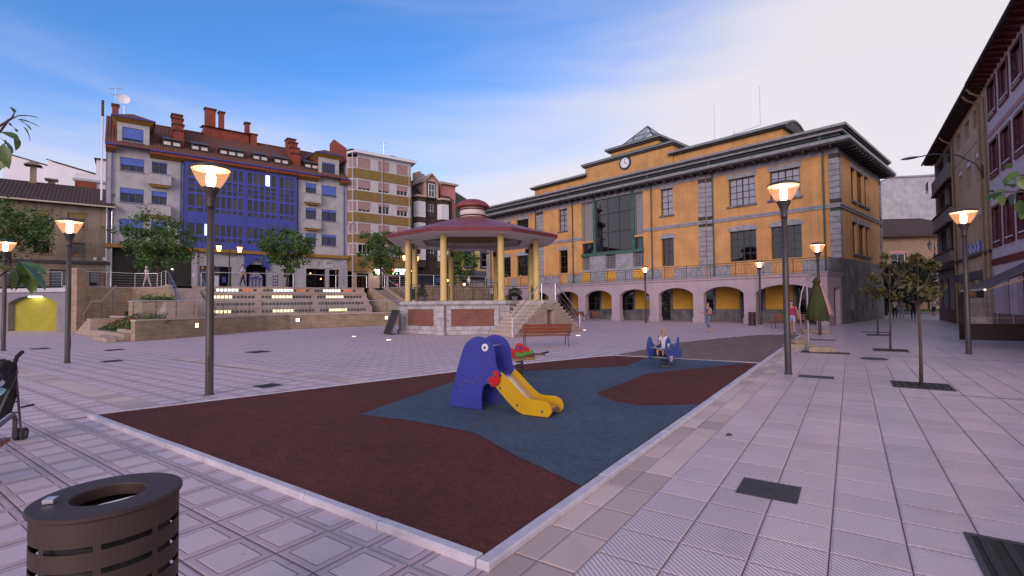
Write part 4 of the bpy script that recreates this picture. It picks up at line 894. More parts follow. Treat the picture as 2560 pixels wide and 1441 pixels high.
MB().tube([(0, 0, 0), (0, 0, 1.5)], .03, 6).build('mast', 'steel', ds); mb = MB(); prof = [(r, .16 * (r / .52) ** 2) for r in (0.001, .15, .3, .42, .52)]; mb.lathe(prof, 24, cap=False); d_ = mb.build('reflector', 'white_wall', ds, True); d_.location = (0, -.05, 2.0); d_.rotation_euler = (rad(75), 0, rad(10)); MB().tube([(0, -.1, 1.55), (.02, -.55, 1.75)], .018, 6).build('feed_arm', 'steel', ds)

# ---------------------------------------------------------------- banded apartment block
bn = thing('banded_block', 'apartment block with ochre brown bands, pale stripes and mauve roller blinds', 'building', street_pt(BW + .03, 0, 0), SROT)
NW = 8.1; yo = -.75; wins = [(1.06, 2.62), (3.62, 5.1), (6.1, 7.62)]; frow = [18.32, 15.62, 12.95, 10.3, 7.75]
wop = [(a, b, z, z + 1.22) for a, b in wins for z in frow]
chx = .95
mb = MB(); wall(mb, chx, NW, TZ + 2.55, 20.0, wop, yo, .25); mb.build('wall', 'pale_grey_wall', bn)
for z in frow:   # chamfered left end with its own narrow window
    mb = MB(); mb.quad((0, 0, z - 1.5), (chx, yo, z - 1.5), (chx, yo, z + 1.25), (0, 0, z + 1.25)); mb.build('chamfer_wall', 'pale_grey_wall', bn)
    mb = MB(); P0_, P1_ = Vector((.12, -.1 - .03, 0)), Vector((.88, yo + .06 - .03, 0))
    mb.add([(P0_.x, P0_.y, z), (P1_.x, P1_.y, z), (P1_.x, P1_.y, z + 1.2), (P0_.x, P0_.y, z + 1.2)], [(0, 1, 2, 3)]); mb.build('chamfer_blind', 'mauve_blind', bn)
    mb = MB(); mb.tube([(.9, yo - .03, z - .03), (.9, yo - .03, z + 1.24)], .045, 6); mb.tube([(.1, -.12, z - .03), (.9, yo - .03, z - .03)], .03, 6); mb.build('chamfer_frame', 'white_frame', bn)
for i, z in enumerate(frow):
    zt, zb_ = z - .12, (frow[i + 1] + 1.42 if i < 4 else TZ + 2.5)
    mb = MB(); mb.add([(0, -.06, zb_), (chx, yo - .07, zb_), (NW + .02, yo - .07, zb_), (NW + .02, yo - .07, zt), (chx, yo - .07, zt), (0, -.06, zt)], [(0, 1, 4, 5), (1, 2, 3, 4)]); mb.add([(0, -.06, zb_), (chx, yo - .07, zb_), (NW + .02, yo - .07, zb_), (NW + .02, 0, zb_), (0, 0, zb_)], [(0, 1, 2, 3, 4)][:1]); mb.build('brown_band', 'brown_cladding', bn)
cvs = [[.97, .97, .97], [.8, .8, .55], [.75, .25, .45], [.95, .95, .9], [.0, .5, .6]]
for i, z in enumerate(frow):
    for j, (a, b) in enumerate(wins):
        w_ = window(bn, a, b, z, z + 1.22, yo + .12, 3, 1, 'white_frame', 'glass', .06, .05); bx('roller_blind', w_, 'mauve_blind', a + .02, b - .02, yo + .04, yo + .09, z + 1.22 * (1 - max(.03, cvs[i][j])), z + 1.22)
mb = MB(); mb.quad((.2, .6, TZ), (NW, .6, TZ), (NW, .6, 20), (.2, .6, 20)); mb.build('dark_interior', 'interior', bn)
mb = MB(); mb.quad((NW, yo, TZ), (NW, 8, TZ), (NW, 8, 20), (NW, yo, 20)); mb.quad((0, 0, TZ), (0, 8, TZ), (0, 8, 20.0), (0, 0, 20.0)); mb.build('end_wall', 'pale_grey_wall', bn)
mb = MB(); mb.prism([(0, .2), (.4, yo - .5), (NW + .5, yo - .5), (NW + .9, .6), (NW + .6, 2.2), (NW + .6, 8.2), (0, 8.2)], 20.0, 20.28, 'z'); mb.build('eave', 'white_frame', bn)
mb = MB(); mb.add([(0, yo - .5, 20.3), (NW + .7, yo - .5, 20.3), (NW + .7, 8, 21.4), (0, 8, 21.4)], [(0, 1, 2, 3)]); mb.build('tiled_roof', 'tile_roof_dark', bn)
mb = MB(); mb.prism([(0.3, 19.0), (6, 19.0), (6, 22.7), (4.5, 22.9), (.3, 20.7)], -.12, .03, 'x'); mb.build('firewall', 'red_render', bn)
for x in (.28, 4.05, 7.75): MB().tube([(x, yo - .16, 20.0), (x, yo - .16, TZ)], .05, 8).build('rain_pipe', 'pale_grey_wall', bn)
mb = MB(); wall(mb, .4, NW, TZ, TZ + 2.55, [(1.0, 2.5, TZ, TZ + 2.3), (4.0, 5.0, TZ, TZ + 2.2), (5.1, 7.6, TZ, TZ + 2.0)], yo + .35, .4); mb.build('ground_floor_wall', 'beige_trim', bn)
window(bn, 1.0, 2.5, TZ + .05, TZ + 2.3, yo + .6, 2, 1, 'wood_frame', 'glass', .08); window(bn, 4.0, 5.0, TZ + .05, TZ + 2.2, yo + .5, 1, 1, 'white_frame', 'glass', .1); window(bn, 5.1, 7.6, TZ + .05, TZ + 2.0, yo + .5, 2, 1, 'dark_metal', 'glass', .08)
rnd = random.Random(11)
for i in range(16): bx('shop_goods', bn, rnd.choice(('led_red', 'led_blue', 'white_paint', 'mauve_blind', 'green_board', 'lemon_wall')) if i % 6 == 0 else rnd.choice(('white_paint', 'mauve_blind', 'green_board', 'lemon_wall', 'blue_blind')), 5.2 + .3 * (i % 8), 5.35 + .3 * (i % 8), yo + .75, yo + .85, TZ + .3 + .6 * (i // 8), TZ + .5 + .6 * (i // 8))
# bright shop sign with coloured dots
sg = thing('shop_sign', 'black lit shop sign with white letters and coloured dots over the bazaar', 'sign', street_pt(BW + 5.15, yo - .5, 5.32), SROT)
bx('board', sg, 'black', 0, 3.0, .12, .25, 0, .95)
text_obj('letters', 'UNIVERSO', 'sign_white', sg, (1.5, .1, .64), .42, depth=.01); text_obj('letters', '100', 'sign_white', sg, (1.45, .1, .24), .42, depth=.01)
for x, z, m_ in ((.2, .7, 'led_red'), (.45, .45, 'led_yellow'), (.25, .2, 'led_green'), (.75, .22, 'led_blue'), (2.45, .42, 'led_red'), (2.75, .62, 'led_yellow'), (2.05, .2, 'led_green'), (2.65, .15, 'led_blue')): disc('dot', m_, .075, .08, .12, x, z, sg, 10)
sg = thing('pharmacy_sign', 'small bright white projecting sign by the tree and bazaar', 'sign', street_pt(BW + 3.0, yo - .6, 5.35), SROT)
bx('panel', sg, 'sign_white', 0, .5, .0, .12, .05, .62); bx('bracket', sg, 'dark_metal', .2, .26, .12, .6, .5, .56); bx('stripe', sg, 'led_red', .36, .5, -.01, 0, .08, .2)
aerial('tv_aerial', 'tall television aerial on the flat eave of the brown banded block', street_pt(BW + 5.6, 2.0, 20.4), 2.6, .9)
mb = MB(); mb.box(6.6, 7.2, 2, 2.6, 20.2, 21.3); mb.box(6.5, 7.3, 1.9, 2.7, 21.3, 21.42); mb.build('chimney', 'beige_stucco', bn)

# ---------------------------------------------------------------- dark brown house with white bays
dk = thing('bay_window_house', 'dark brown house with white bay windows and cream gabled dormer', 'building', street_pt(31.0, 1.2, 0), SROT)
DW = 7.0
dwin = [(3.1, 4.0, z, z + 1.9) for z in (13.6, 10.7, 7.8)]
mb = MB(); wall(mb, 0, DW, TZ, 16.2, dwin + [(.6, 6.4, TZ, 5.6)], 0, .25); mb.quad((0, 0, TZ), (0, 8, TZ), (0, 8, 16.2), (0, 0, 16.2)); mb.quad((DW, 0, TZ), (DW, 8, TZ), (DW, 8, 16.2), (DW, 0, 16.2)); mb.build('wall', 'dark_brown_wall', dk)
for a, b, c, d in dwin: window(dk, a, b, c, d, .1, 2, 2, 'white_frame', 'glass', .07, .05); bx('window_rail', dk, 'dark_metal', a - .05, b + .05, -.12, -.08, c, c + .7)
for x0 in (.95, 4.6):
    mb = MB(); mb.prism([(x0 - .1, 0), (x0 + .25, -.75), (x0 + 1.35, -.75), (x0 + 1.7, 0)], 6.6, 16.1, 'z'); mb.build('bay', 'dark_brown_wall', dk)
    for z in (13.6, 10.7, 7.8):
        w_ = window(dk, x0 + .28, x0 + 1.32, z - .2, z + 1.9, -.82, 2, 3, 'white_frame', 'curtain', .08, .06)
        mb = MB(); mb.add([(x0 - .08, -.04, z - .2), (x0 + .24, -.78, z - .2), (x0 + .24, -.78, z + 1.9), (x0 - .08, -.04, z + 1.9)], [(0, 1, 2, 3)]); mb.build('bay_side_light', 'white_frame', dk)
    mb = MB(); mb.prism([(x0 - .3, 0), (x0 + .15, -1.0), (x0 + 1.45, -1.0), (x0 + 1.9, 0)], 16.1, 16.35, 'z'); mb.build('bay_eave', 'beige_trim', dk)
mb = MB(); mb.add([(-.2, -.4, 16.2), (DW + .2, -.4, 16.2), (DW + .2, 4.5, 19.6), (-.2, 4.5, 19.6)], [(0, 1, 2, 3)]); mb.build('tiled_roof', 'tile_roof_dark', dk)
mb = MB(); mb.prism([(2.4, 16.2), (4.7, 16.2), (4.7, 18.6), (3.55, 19.5), (2.4, 18.6)], -.1, 3.5, 'y'); mb.build('gabled_dormer', 'beige_trim', dk)
mb = MB(); [mb.add([(2.15 if q else 4.95, -.45, 18.45), (3.55, -.45, 19.75), (3.55, 4, 19.75), (2.15 if q else 4.95, 4, 18.45), (2.15 if q else 4.95, -.45, 18.3), (3.55, -.45, 19.55), (3.55, 4, 19.55), (2.15 if q else 4.95, 4, 18.3)], [(0, 1, 2, 3), (4, 5, 6, 7), (0, 1, 5, 4), (3, 0, 4, 7)]) for q in (0, 1)]; mb.build('dormer_roof', 'beige_trim', dk)
window(dk, 3.05, 4.05, 16.4, 18.3, -.2, 2, 2, 'white_frame', 'glass_refl', .1, .06); bx('window_surround', dk, 'dark_brown_wall', 2.85, 4.25, -.12, -.1, 16.25, 18.6)
for x0 in (3.0, 3.55, 4.1): bx('chimney_stack', dk, 'beige_stucco', x0, x0 + .5, 3.6, 4.3, 18.6, 20.6 + .25 * (x0 == 3.55)); 
mb = MB(); mb.box(5.7, 8.2, 1.0, 4.5, 13, 18.8); mb.build('stair_tower', 'pink_render', dk); mb = MB(); mb.prism([(5.4, .6), (8.5, .6), (8.5, 4.9), (5.4, 4.9)], 18.8, 19.05, 'z'); mb.build('tower_eave', 'beige_trim', dk); mb = MB(); mb.add([(5.4, .6, 19.06), (8.5, .6, 19.06), (8.5, 4.9, 19.06), (5.4, 4.9, 19.06), (6.9, 2.7, 19.7)], [(0, 1, 4), (1, 2, 4), (2, 3, 4), (3, 0, 4)]); mb.build('tower_roof', 'tile_roof_dark', dk)
bx('shop_back', dk, 'shop_dark', .6, 6.4, .6, .65, TZ, 5.6); bx('shop_fascia', dk, 'blind_blue', 4.2, 6.6, -.25, -.05, 4.6, 5.3); text_obj('fascia_text', 'Burger', 'led_yellow', dk, (5.9, -.27, 4.97), .38, depth=.01)
mb = MB(); mb.quad((0, 7.9, TZ), (DW, 7.9, TZ), (DW, 7.9, 18), (0, 7.9, 18)); mb.build('back_wall', 'dark_brown_wall', dk)
# ---------------------------------------------------------------- lemon house with purple window frames
ly = thing('lemon_house', 'lemon yellow house with purple window surrounds and black shop canopy', 'building', street_pt(39.2, 1.5, 0), SROT)
LW = 12.0; lw = [(1.2, 2.5), (4.1, 5.4), (7.0, 8.3)]
mb = MB(); wall(mb, 0, LW, TZ, 10.6, [(a, b, 7.1, 9.3) for a, b in lw] + [(.5, 8.0, TZ, 5.6)], 0, .2); mb.quad((0, 0, TZ), (0, 8, TZ), (0, 8, 10.6), (0, 0, 10.6)); mb.quad((LW, 0, TZ), (LW, 8, TZ), (LW, 8, 10.6), (LW, 0, 10.6)); mb.build('wall', 'lemon_wall', ly)
for a, b in lw:
    mb = MB(); mb.box(a - .3, a, -.06, .05, 6.8, 9.6); mb.box(b, b + .3, -.06, .05, 6.8, 9.6); mb.box(a, b, -.06, .05, 9.3, 9.6); mb.box(a, b, -.06, .05, 6.8, 7.1); mb.build('window_surround', 'purple_trim', ly); w_ = window(ly, a, b, 7.1, 9.3, .08, 1, 2, 'white_frame', 'glass', .08); curtains(w_, a + .1, b - .1, 7.9, 9.2, .2)
bx('cornice', ly, 'purple_trim', -.1, LW, -.3, 0, 10.3, 10.6); mb = MB(); mb.prism([(-.9, 5.5), (0, 5.5), (0, 6.5), (-.2, 6.5)], .2, LW, 'x'); mb.build('shop_canopy', 'grey_panel', ly)
bx('shop_back', ly, 'shop_dark', .5, 8, .5, .55, TZ, 5.6); bx('shop_shutter', ly, 'white_wall', 2.2, 4.6, .1, .15, TZ, 5.1); bx('shop_awning', ly, 'white_wall', 5.2, 8.2, -.5, .0, 4.6, 4.95); bx('interior_wall', ly, 'interior', .1, LW - .1, .9, .95, 6, 10.5)
mb = MB(); mb.add([(-.2, -.4, 10.6), (LW, -.4, 10.6), (LW, 4, 12.4), (-.2, 4, 12.4)], [(0, 1, 2, 3)]); mb.build('tiled_roof', 'tile_roof_dark', ly)
# ---------------------------------------------------------------- old brown-grey house at the left
ob = thing('old_house', 'old grey-brown two storey house with dark tiled eaves and lace curtains', 'building', street_pt(.28, -.25, 0), SROT)
OL = -14.0; wz = ((8.7, 10.05), (6.36, 7.42)); ox = [(-4.95, -3.92), (-2.82, -1.64), (-8.2, -7.1), (-11.2, -10.1)]
dops = [(-1.32, -.51, TZ, 5.0), (-3.9, -2.3, TZ, 5.0), (-6.4, -4.4, TZ, 5.0), (-9.5, -7.2, TZ, 5.0)]
mb = MB(); wall(mb, OL, 0, TZ, 10.75, [(a, b, c, d) for a, b in ox for c, d in wz] + dops, 0, .25); mb.quad((0, 0, TZ), (0, 8, TZ), (0, 8, 10.7), (0, 0, 10.7)); mb.build('wall', 'beige_stucco', ob)
for a, b in ox:
    for i, (c, d) in enumerate(wz):
        w_ = window(ob, a, b, c, d, .12, 2, 1, 'wood_frame', 'glass', .07, .06); curtains(w_, a + .08, b - .08, c + .1, d - .05, .3)
        if i == 0: bx('roller_blind', w_, 'brown_cladding', a + .02, b - .02, .04, .09, d - .5, d)
        else: bx('flower_box', w_, 'red_render', a + .3, b - .3, -.1, .1, c, c + .16)
        mb = MB(); e = .1; mb.box(a - e, a, -.04, .02, c, d); mb.box(b, b + e, -.04, .02, c, d); mb.box(a - e, b + e, -.04, .02, d, d + e); mb.box(a - e, b + e, -.08, .02, c - e, c); mb.build('window_surround', 'beige_stucco', ob)
for a, b, c, d in dops: window(ob, a, b, c + .03, d, .2, 2 if b - a > 1.2 else 1, 1, 'wood_frame', 'glass_refl', .09)
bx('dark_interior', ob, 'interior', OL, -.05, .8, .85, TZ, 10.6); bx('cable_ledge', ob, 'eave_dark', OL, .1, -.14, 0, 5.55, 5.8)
mb = MB(); mb.add([(OL, -.55, 10.86), (.42, -.55, 10.86), (.0, 4.0, 13.2), (OL, 4.0, 13.2), (0, 8.5, 10.8), (OL, 8.5, 10.8)], [(0, 1, 2, 3), (3, 2, 4, 5)]); mb.add([(OL, -.55, 10.74), (.42, -.55, 10.74), (.42, -.55, 10.86), (OL, -.55, 10.86), (OL, 0, 10.74), (.42, 0, 10.74)], [(0, 1, 2, 3), (1, 0, 4, 5)]); mb.build('tiled_roof', 'tile_roof_dark', ob)
MB().tube([(OL, -.6, 10.78), (.45, -.6, 10.78)], .07, 8).build('gutter', 'cream', ob); MB().tube([(-.16, -.55, 10.7), (-.16, -.1, 10.3), (-.16, -.1, 5.9)], .05, 8).build('rain_pipe', 'white_wall', ob); MB().tube([(.2, -.1, 10.5), (.2, -.1, TZ)], .05, 8).build('rain_pipe', 'steel', ob)
for x in (-1.05, -.4): bx('meter_box', ob, 'white_wall', x, x + .22, -.1, 0, 5.92, 6.2)
bx('post_box', ob, 'wood_frame', -.35, -.1, -.12, 0, 3.4, 4.8)
mb = MB(); mb.box(-4.5, -4.0, 4.5, 5.0, 12.6, 13.6); mb.box(-4.7, -3.8, 4.3, 5.2, 13.6, 13.75); mb.build('chimney', 'beige_stucco', ob); mb = MB(); mb.box(-5.6, -5.2, 3.6, 4.0, 12.6, 14.6); mb.add([(-6.0, 3.2, 14.6), (-4.8, 3.2, 14.6), (-4.8, 4.4, 14.6), (-6, 4.4, 14.6), (-5.4, 3.8, 15.1)], [(0, 1, 4), (1, 2, 4), (2, 3, 4), (3, 0, 4)]); mb.build('chimney', 'beige_stucco', ob)
# white houses behind
wh = thing('white_house', 'plain white gabled end walls rising behind the old tiled house', 'building', (-57, 62, 0), rad(20))
mb = MB(); mb.prism([(-6.2, TZ), (-1.6, TZ), (-1.6, 19.6), (-6.2, 20.9)], 0, 8, 'y'); mb.build('wall', 'white_wall', wh); mb = MB(); mb.prism([(-1.55, TZ), (4.0, TZ), (4.0, 18.6), (-1.55, 20.2)], -.6, 8, 'y'); mb.build('wall', 'white_wall', wh)
for x0, z0, x1, z1, y in ((-6.3, 20.95, -1.5, 19.6, -.1), (-1.7, 20.3, 4.1, 18.65, -.7)):
    mb = MB(); mb.add([(x0, y, z0), (x1, y, z1), (x1, 8, z1), (x0, 8, z0), (x0, y, z0 + .12), (x1, y, z1 + .12), (x1, 8, z1 + .12), (x0, 8, z0 + .12)], [(0, 1, 5, 4), (4, 5, 6, 7)]); mb.build('roof_edge', 'tile_roof_dark', wh)
w2 = thing('white_rear_house', 'small white house squeezed between old house and blue-glazed block', 'building', (-52.3, 60.5, 0), rad(38))
mb = MB(); wall(mb, -1.6, 3.2, TZ, 18.3, [(-1.2, -.1, 12.5, 16.3), (1.2, 2.8, 12.3, 14.6)], 0, .25); mb.build('wall', 'white_wall', w2); bx('stair_head', w2, 'white_wall', 0.3, 3.4, 1.5, 5, 16, 20.6); window(w2, -1.2, -.1, 12.5, 16.3, .15, 2, 2, 'grey_panel', 'glass', .08); window(w2, 1.2, 2.8, 12.3, 14.6, .15, 2, 1, 'wood_frame', 'glass', .08); bx('interior_wall', w2, 'interior', -1.5, 3.1, .6, .65, TZ, 18)
bx('roof_edge', w2, 'tile_roof_dark', .1, 3.6, 1.3, 5.2, 20.6, 20.75); bx('slab_edge', w2, 'pale_grey_wall', -1.8, 3.4, -.3, .3, 17.3, 17.6); bx('tiled_strip', w2, 'red_render', -1.6, .4, -.2, .0, 16.35, 17.2)
b3 = thing('beige_rear_house', 'beige rendered house end with red roof behind the old tiled house', 'building', (-62.5, 56, 0), rad(30))
mb = MB(); mb.box(-6, -.6, 0, 8, TZ, 17.6); mb.build('wall', 'beige_trim', b3); mb = MB(); mb.prism([(-.5, TZ), (2.6, TZ), (2.6, 13.5), (1.0, 16.0), (-.5, 14.8)], 1.0, 6, 'y'); mb.build('gable', 'beige_stucco', b3); mb = MB(); mb.add([(-.7, .7, 14.7), (1.0, .7, 16.2), (1.0, 6.2, 16.2), (-.7, 6.2, 14.7), (2.9, .7, 13.2), (2.9, 6.2, 13.2)], [(0, 1, 2, 3), (1, 4, 5, 2)]); mb.build('roof', 'tile_roof', b3)
# hill behind
mat('hill_green', (0.022, 0.040, 0.024), 0.95, 0.35, .05, 0.6, .3)
mb = MB(); n = 60; prof = []
hv = []; hf = []
for j in range(8):
    for i in range(n + 1):
        X = -320 + 460 * i / n; r = j / 7; base = 62 + 34 * math.exp(-((X + 75) / 95) ** 2) + 3 * math.sin(X * .09) + 2 * math.sin(X * .23 + 1); hv.append((X, 340 + 120 * r, (base) * 1.08 * math.sin(r * math.pi / 2)))
for j in range(7):
    for i in range(n): k = j * (n + 1) + i; hf.append((k, k + 1, k + n + 2, k + n + 1))
struct(mb.add(hv, hf).build('hill', 'hill_green', None, True))
# ================================================================== upper street, retaining walls, stepped seating
brick_mat('sand_masonry', (0.34, 0.235, 0.150), (0.43, 0.315, 0.235), (0.22, 0.165, 0.13), 0.52, 0.115, bump=.5, mort=.008)
mat('sand_block', (0.40, 0.295, 0.245), 0.85, 0.18, 2.2, 0.25, 30)
mat('sand_coping', (0.47, 0.385, 0.36), 0.8, 0.1, 2)
mat('tread_stone', (0.36, 0.29, 0.28), 0.8, 0.15, 1.5)
mat('street_paving', (0.27, 0.235, 0.245), 0.85, 0.12, 1.2)
mat('grey_concrete', (0.215, 0.20, 0.235), 0.85, 0.12, 1.2, streak=.4)
mat('niche_yellow', (0.34, 0.30, 0.030), 0.8, 0.1, 1.5)
mat('glass_brick', (0.055, 0.065, 0.070), 0.12, 0.1, 6)
emit('glass_brick_lit', (1.0, 0.93, 0.55), 0.75); emit('glass_brick_cool', (0.72, 1.0, 0.90), 0.8); emit('glass_brick_red', (0.7, 0.2, 0.07), 0.10)
emit('wall_lamp_lens', (1.0, 0.92, 0.60), 1.0); emit('strip_lamp', (1.0, 1.0, 0.80), 5.0)
TE = [(-60, 38.2), (-31.1, 34.0), (-29.6, 38.0), (-28.0, 38.3), (-24.9, 35.2), (-24.2, 36.9), (-21.4, 38.4), (-18.5, 40.3), (-15.8, 42.8), (-13.4, 44.2), (-11.9, 46.5), (-9.8, 49.5), (-3.0, 56.5), (-3.3, 62.6)]
mb = MB(); poly = TE + [(14, 82), (10, 130), (-110, 130), (-110, 60)]
bm_ = bmesh.new(); f_ = bm_.faces.new([bm_.verts.new((x, y, TZ - .005)) for x, y in poly]); bmesh.ops.triangulate(bm_, faces=[f_])
if sum(f.normal.z for f in bm_.faces) < 0: bmesh.ops.reverse_faces(bm_, faces=bm_.faces)
me_ = bpy.data.meshes.new('upper_street'); bm_.to_mesh(me_); bm_.free(); me_.materials.append(M['street_paving']); struct(obj('upper_street', me_))
def wall_run(name, label, pts, z0, z1, m, th=.3, cop=.08, copm='sand_coping', cat='wall', z1s=None):
    t = thing(name, label, cat, (pts[0][0], pts[0][1], 0)); ox, oy = pts[0]
    mb = MB(); cp = MB(); n = len(pts)
    nr = []
    for i in range(n):
        a = Vector(pts[max(i - 1, 0)]); b = Vector(pts[min(i + 1, n - 1)]); d = (b - a).normalized(); nr.append(Vector((-d.y, d.x)))
    zt = z1s or [z1] * n
    for i in range(n - 1):
        (x0, y0), (x1, y1) = pts[i], pts[i + 1]; a0, a1 = nr[i] * th, nr[i + 1] * th
        for mm, zz0, za, zb, o in ((mb, z0, zt[i] - cop, zt[i + 1] - cop, 0.0), (cp, None, zt[i], zt[i + 1], .03)):
            lo0, lo1 = (z0, z0) if zz0 is not None else (zt[i] - cop, zt[i + 1] - cop)
            q = [(x0 - nr[i].x * o - ox, y0 - nr[i].y * o - oy), (x1 - nr[i + 1].x * o - ox, y1 - nr[i + 1].y * o - oy), (x1 + a1.x + nr[i + 1].x * o - ox, y1 + a1.y + nr[i + 1].y * o - oy), (x0 + a0.x + nr[i].x * o - ox, y0 + a0.y + nr[i].y * o - oy)]
            mm.add([(*q[0], lo0), (*q[1], lo1), (*q[2], lo1), (*q[3], lo0), (*q[0], za), (*q[1], zb), (*q[2], zb), (*q[3], za)], [(0, 1, 5, 4), (1, 2, 6, 5), (2, 3, 7, 6), (3, 0, 4, 7), (4, 5, 6, 7), (3, 2, 1, 0)])
    mb.build('masonry', m, t); cp.build('coping', copm, t); return t
wall_run('terrace_wall', 'tall pale brown stone wall holding up the street beside the yellow niche', TE[1:5], 0, TZ + .02, 'sand_masonry', .35)
wall_run('terrace_wall', 'long stone retaining wall below steel rails behind the bandstand', TE[10:13] + [(-2.2, 57.4)], 0, TZ + .35, 'sand_masonry', .35, z1s=[TZ + .05, TZ + .35, TZ + .5, TZ + .5])
# ---- concrete wall with yellow arched niche
gw_a = math.atan2(34.0 - 38.2, -31.1 + 60); gn = thing('underpass_wall', 'grey concrete wall with a lit yellow arched niche under the street slab', 'wall', (-31.1, 34.0, 0), gw_a)
n = 14; ax0, ax1 = -4.75, -.72; sp, rise = 2.05, .52
arc = [(ax0 + (ax1 - ax0) * i / n, sp + rise * (1 - abs(2 * i / n - 1) ** 2.2)) for i in range(n + 1)]
mb = MB(); mb.box(ax1, 0, 0, .6, 0, TZ - .4); mb.box(-29, ax0, 0, .6, 0, TZ - .4)
for i in range(n):
    (xa, za), (xb, zb) = arc[i], arc[i + 1]
    mb.add([(xa, 0, za), (xb, 0, zb), (xb, 0, TZ - .4), (xa, 0, TZ - .4), (xa, .5, za), (xb, .5, zb)], [(0, 1, 2, 3), (4, 5, 1, 0)])
mb.build('concrete_face', 'grey_concrete', gn); bx('back_panel', gn, 'niche_yellow', ax0 - .1, ax1 + .1, .42, .66, 0, TZ - .3); bx('street_slab', gn, 'pale_grey_wall', -29, .1, -.12, .8, TZ - .4, TZ - .12); bx('threshold', gn, 'tread_stone', ax0, ax1, .05, .6, 0, .06)
bx('strip_light', gn, 'strip_lamp', -3.3, -2.3, .15, .3, sp + rise - .12, sp + rise - .06); bx('light_mount', gn, 'grey_concrete', -3.35, -2.25, .2, .25, sp + rise - .06, sp + rise + .05)
# ---- steel railings
def railing(label, pts, z, h=1.05, bars=5, posts=1.6, cat='railing', zs=None, name='steel_railing', r=.022, prail=.028, capm='steel'):
    t = thing(name, label, cat, (pts[0][0], pts[0][1], z)); ox, oy = pts[0]; zz = zs or [z] * len(pts)
    P = [Vector((x - ox, y - oy, q - z)) for (x, y), q in zip(pts, zz)]
    MB().tube([p + Vector((0, 0, h)) for p in P], prail, 8).build('handrail', capm, t)
    for k in range(bars): MB().tube([p + Vector((0, 0, h * (k + .55) / (bars + .55))) for p in P], .011, 5).build('rail_bar', 'steel', t)
    for i in range(len(P) - 1):
        L = (P[i + 1] - P[i]).length; nn = max(1, round(L / posts))
        for k in range(nn + (1 if i == len(P) - 2 else 0)):
            q = P[i].lerp(P[i + 1], k / nn); MB().tube([q, q + Vector((0, 0, h))], r, 6).build('post', capm, t)
    return t
def off(p, q, d):
    v = Vector(q) - Vector(p); v.normalize(); return (p[0] - v.y * d, p[1] + v.x * d)
railing('steel rails over the grey slab above the yellow niche', [(-59, 38.35), (-31.7, 34.35)], TZ - .1, 1.12, posts=2.2)
railing('steel rails on the stone wall in front of the old house doors', [(-31.0, 34.6), (-29.5, 38.15), (-28.0, 38.5), (-25.2, 35.5)], TZ, 1.1, posts=2.0)
pier = thing('stone_pier', 'square stone pier between two runs of steel rail', 'pier', (-30.95, 34.2, 0), gw_a); bx('shaft', pier, 'sand_masonry', -.05, .62, -.1, .5, 0, TZ + 1.15); bx('cap', pier, 'sand_coping', -.09, .66, -.14, .54, TZ + 1.15, TZ + 1.22)
railing('single bright handrail along the top of the stepped seating', [(-23.9, 37.5), (-21.2, 38.9), (-18.3, 40.8), (-15.6, 43.2), (-13.3, 44.6)], TZ, 1.1, bars=0, posts=3.4)
railing('steel rails along the far terrace wall behind the bandstand', [(-12.2, 46.7), (-10.0, 49.8), (-3.1, 56.9)], TZ + .2, 1.15, posts=2.4, zs=[TZ + .05, TZ + .32, TZ + .45])
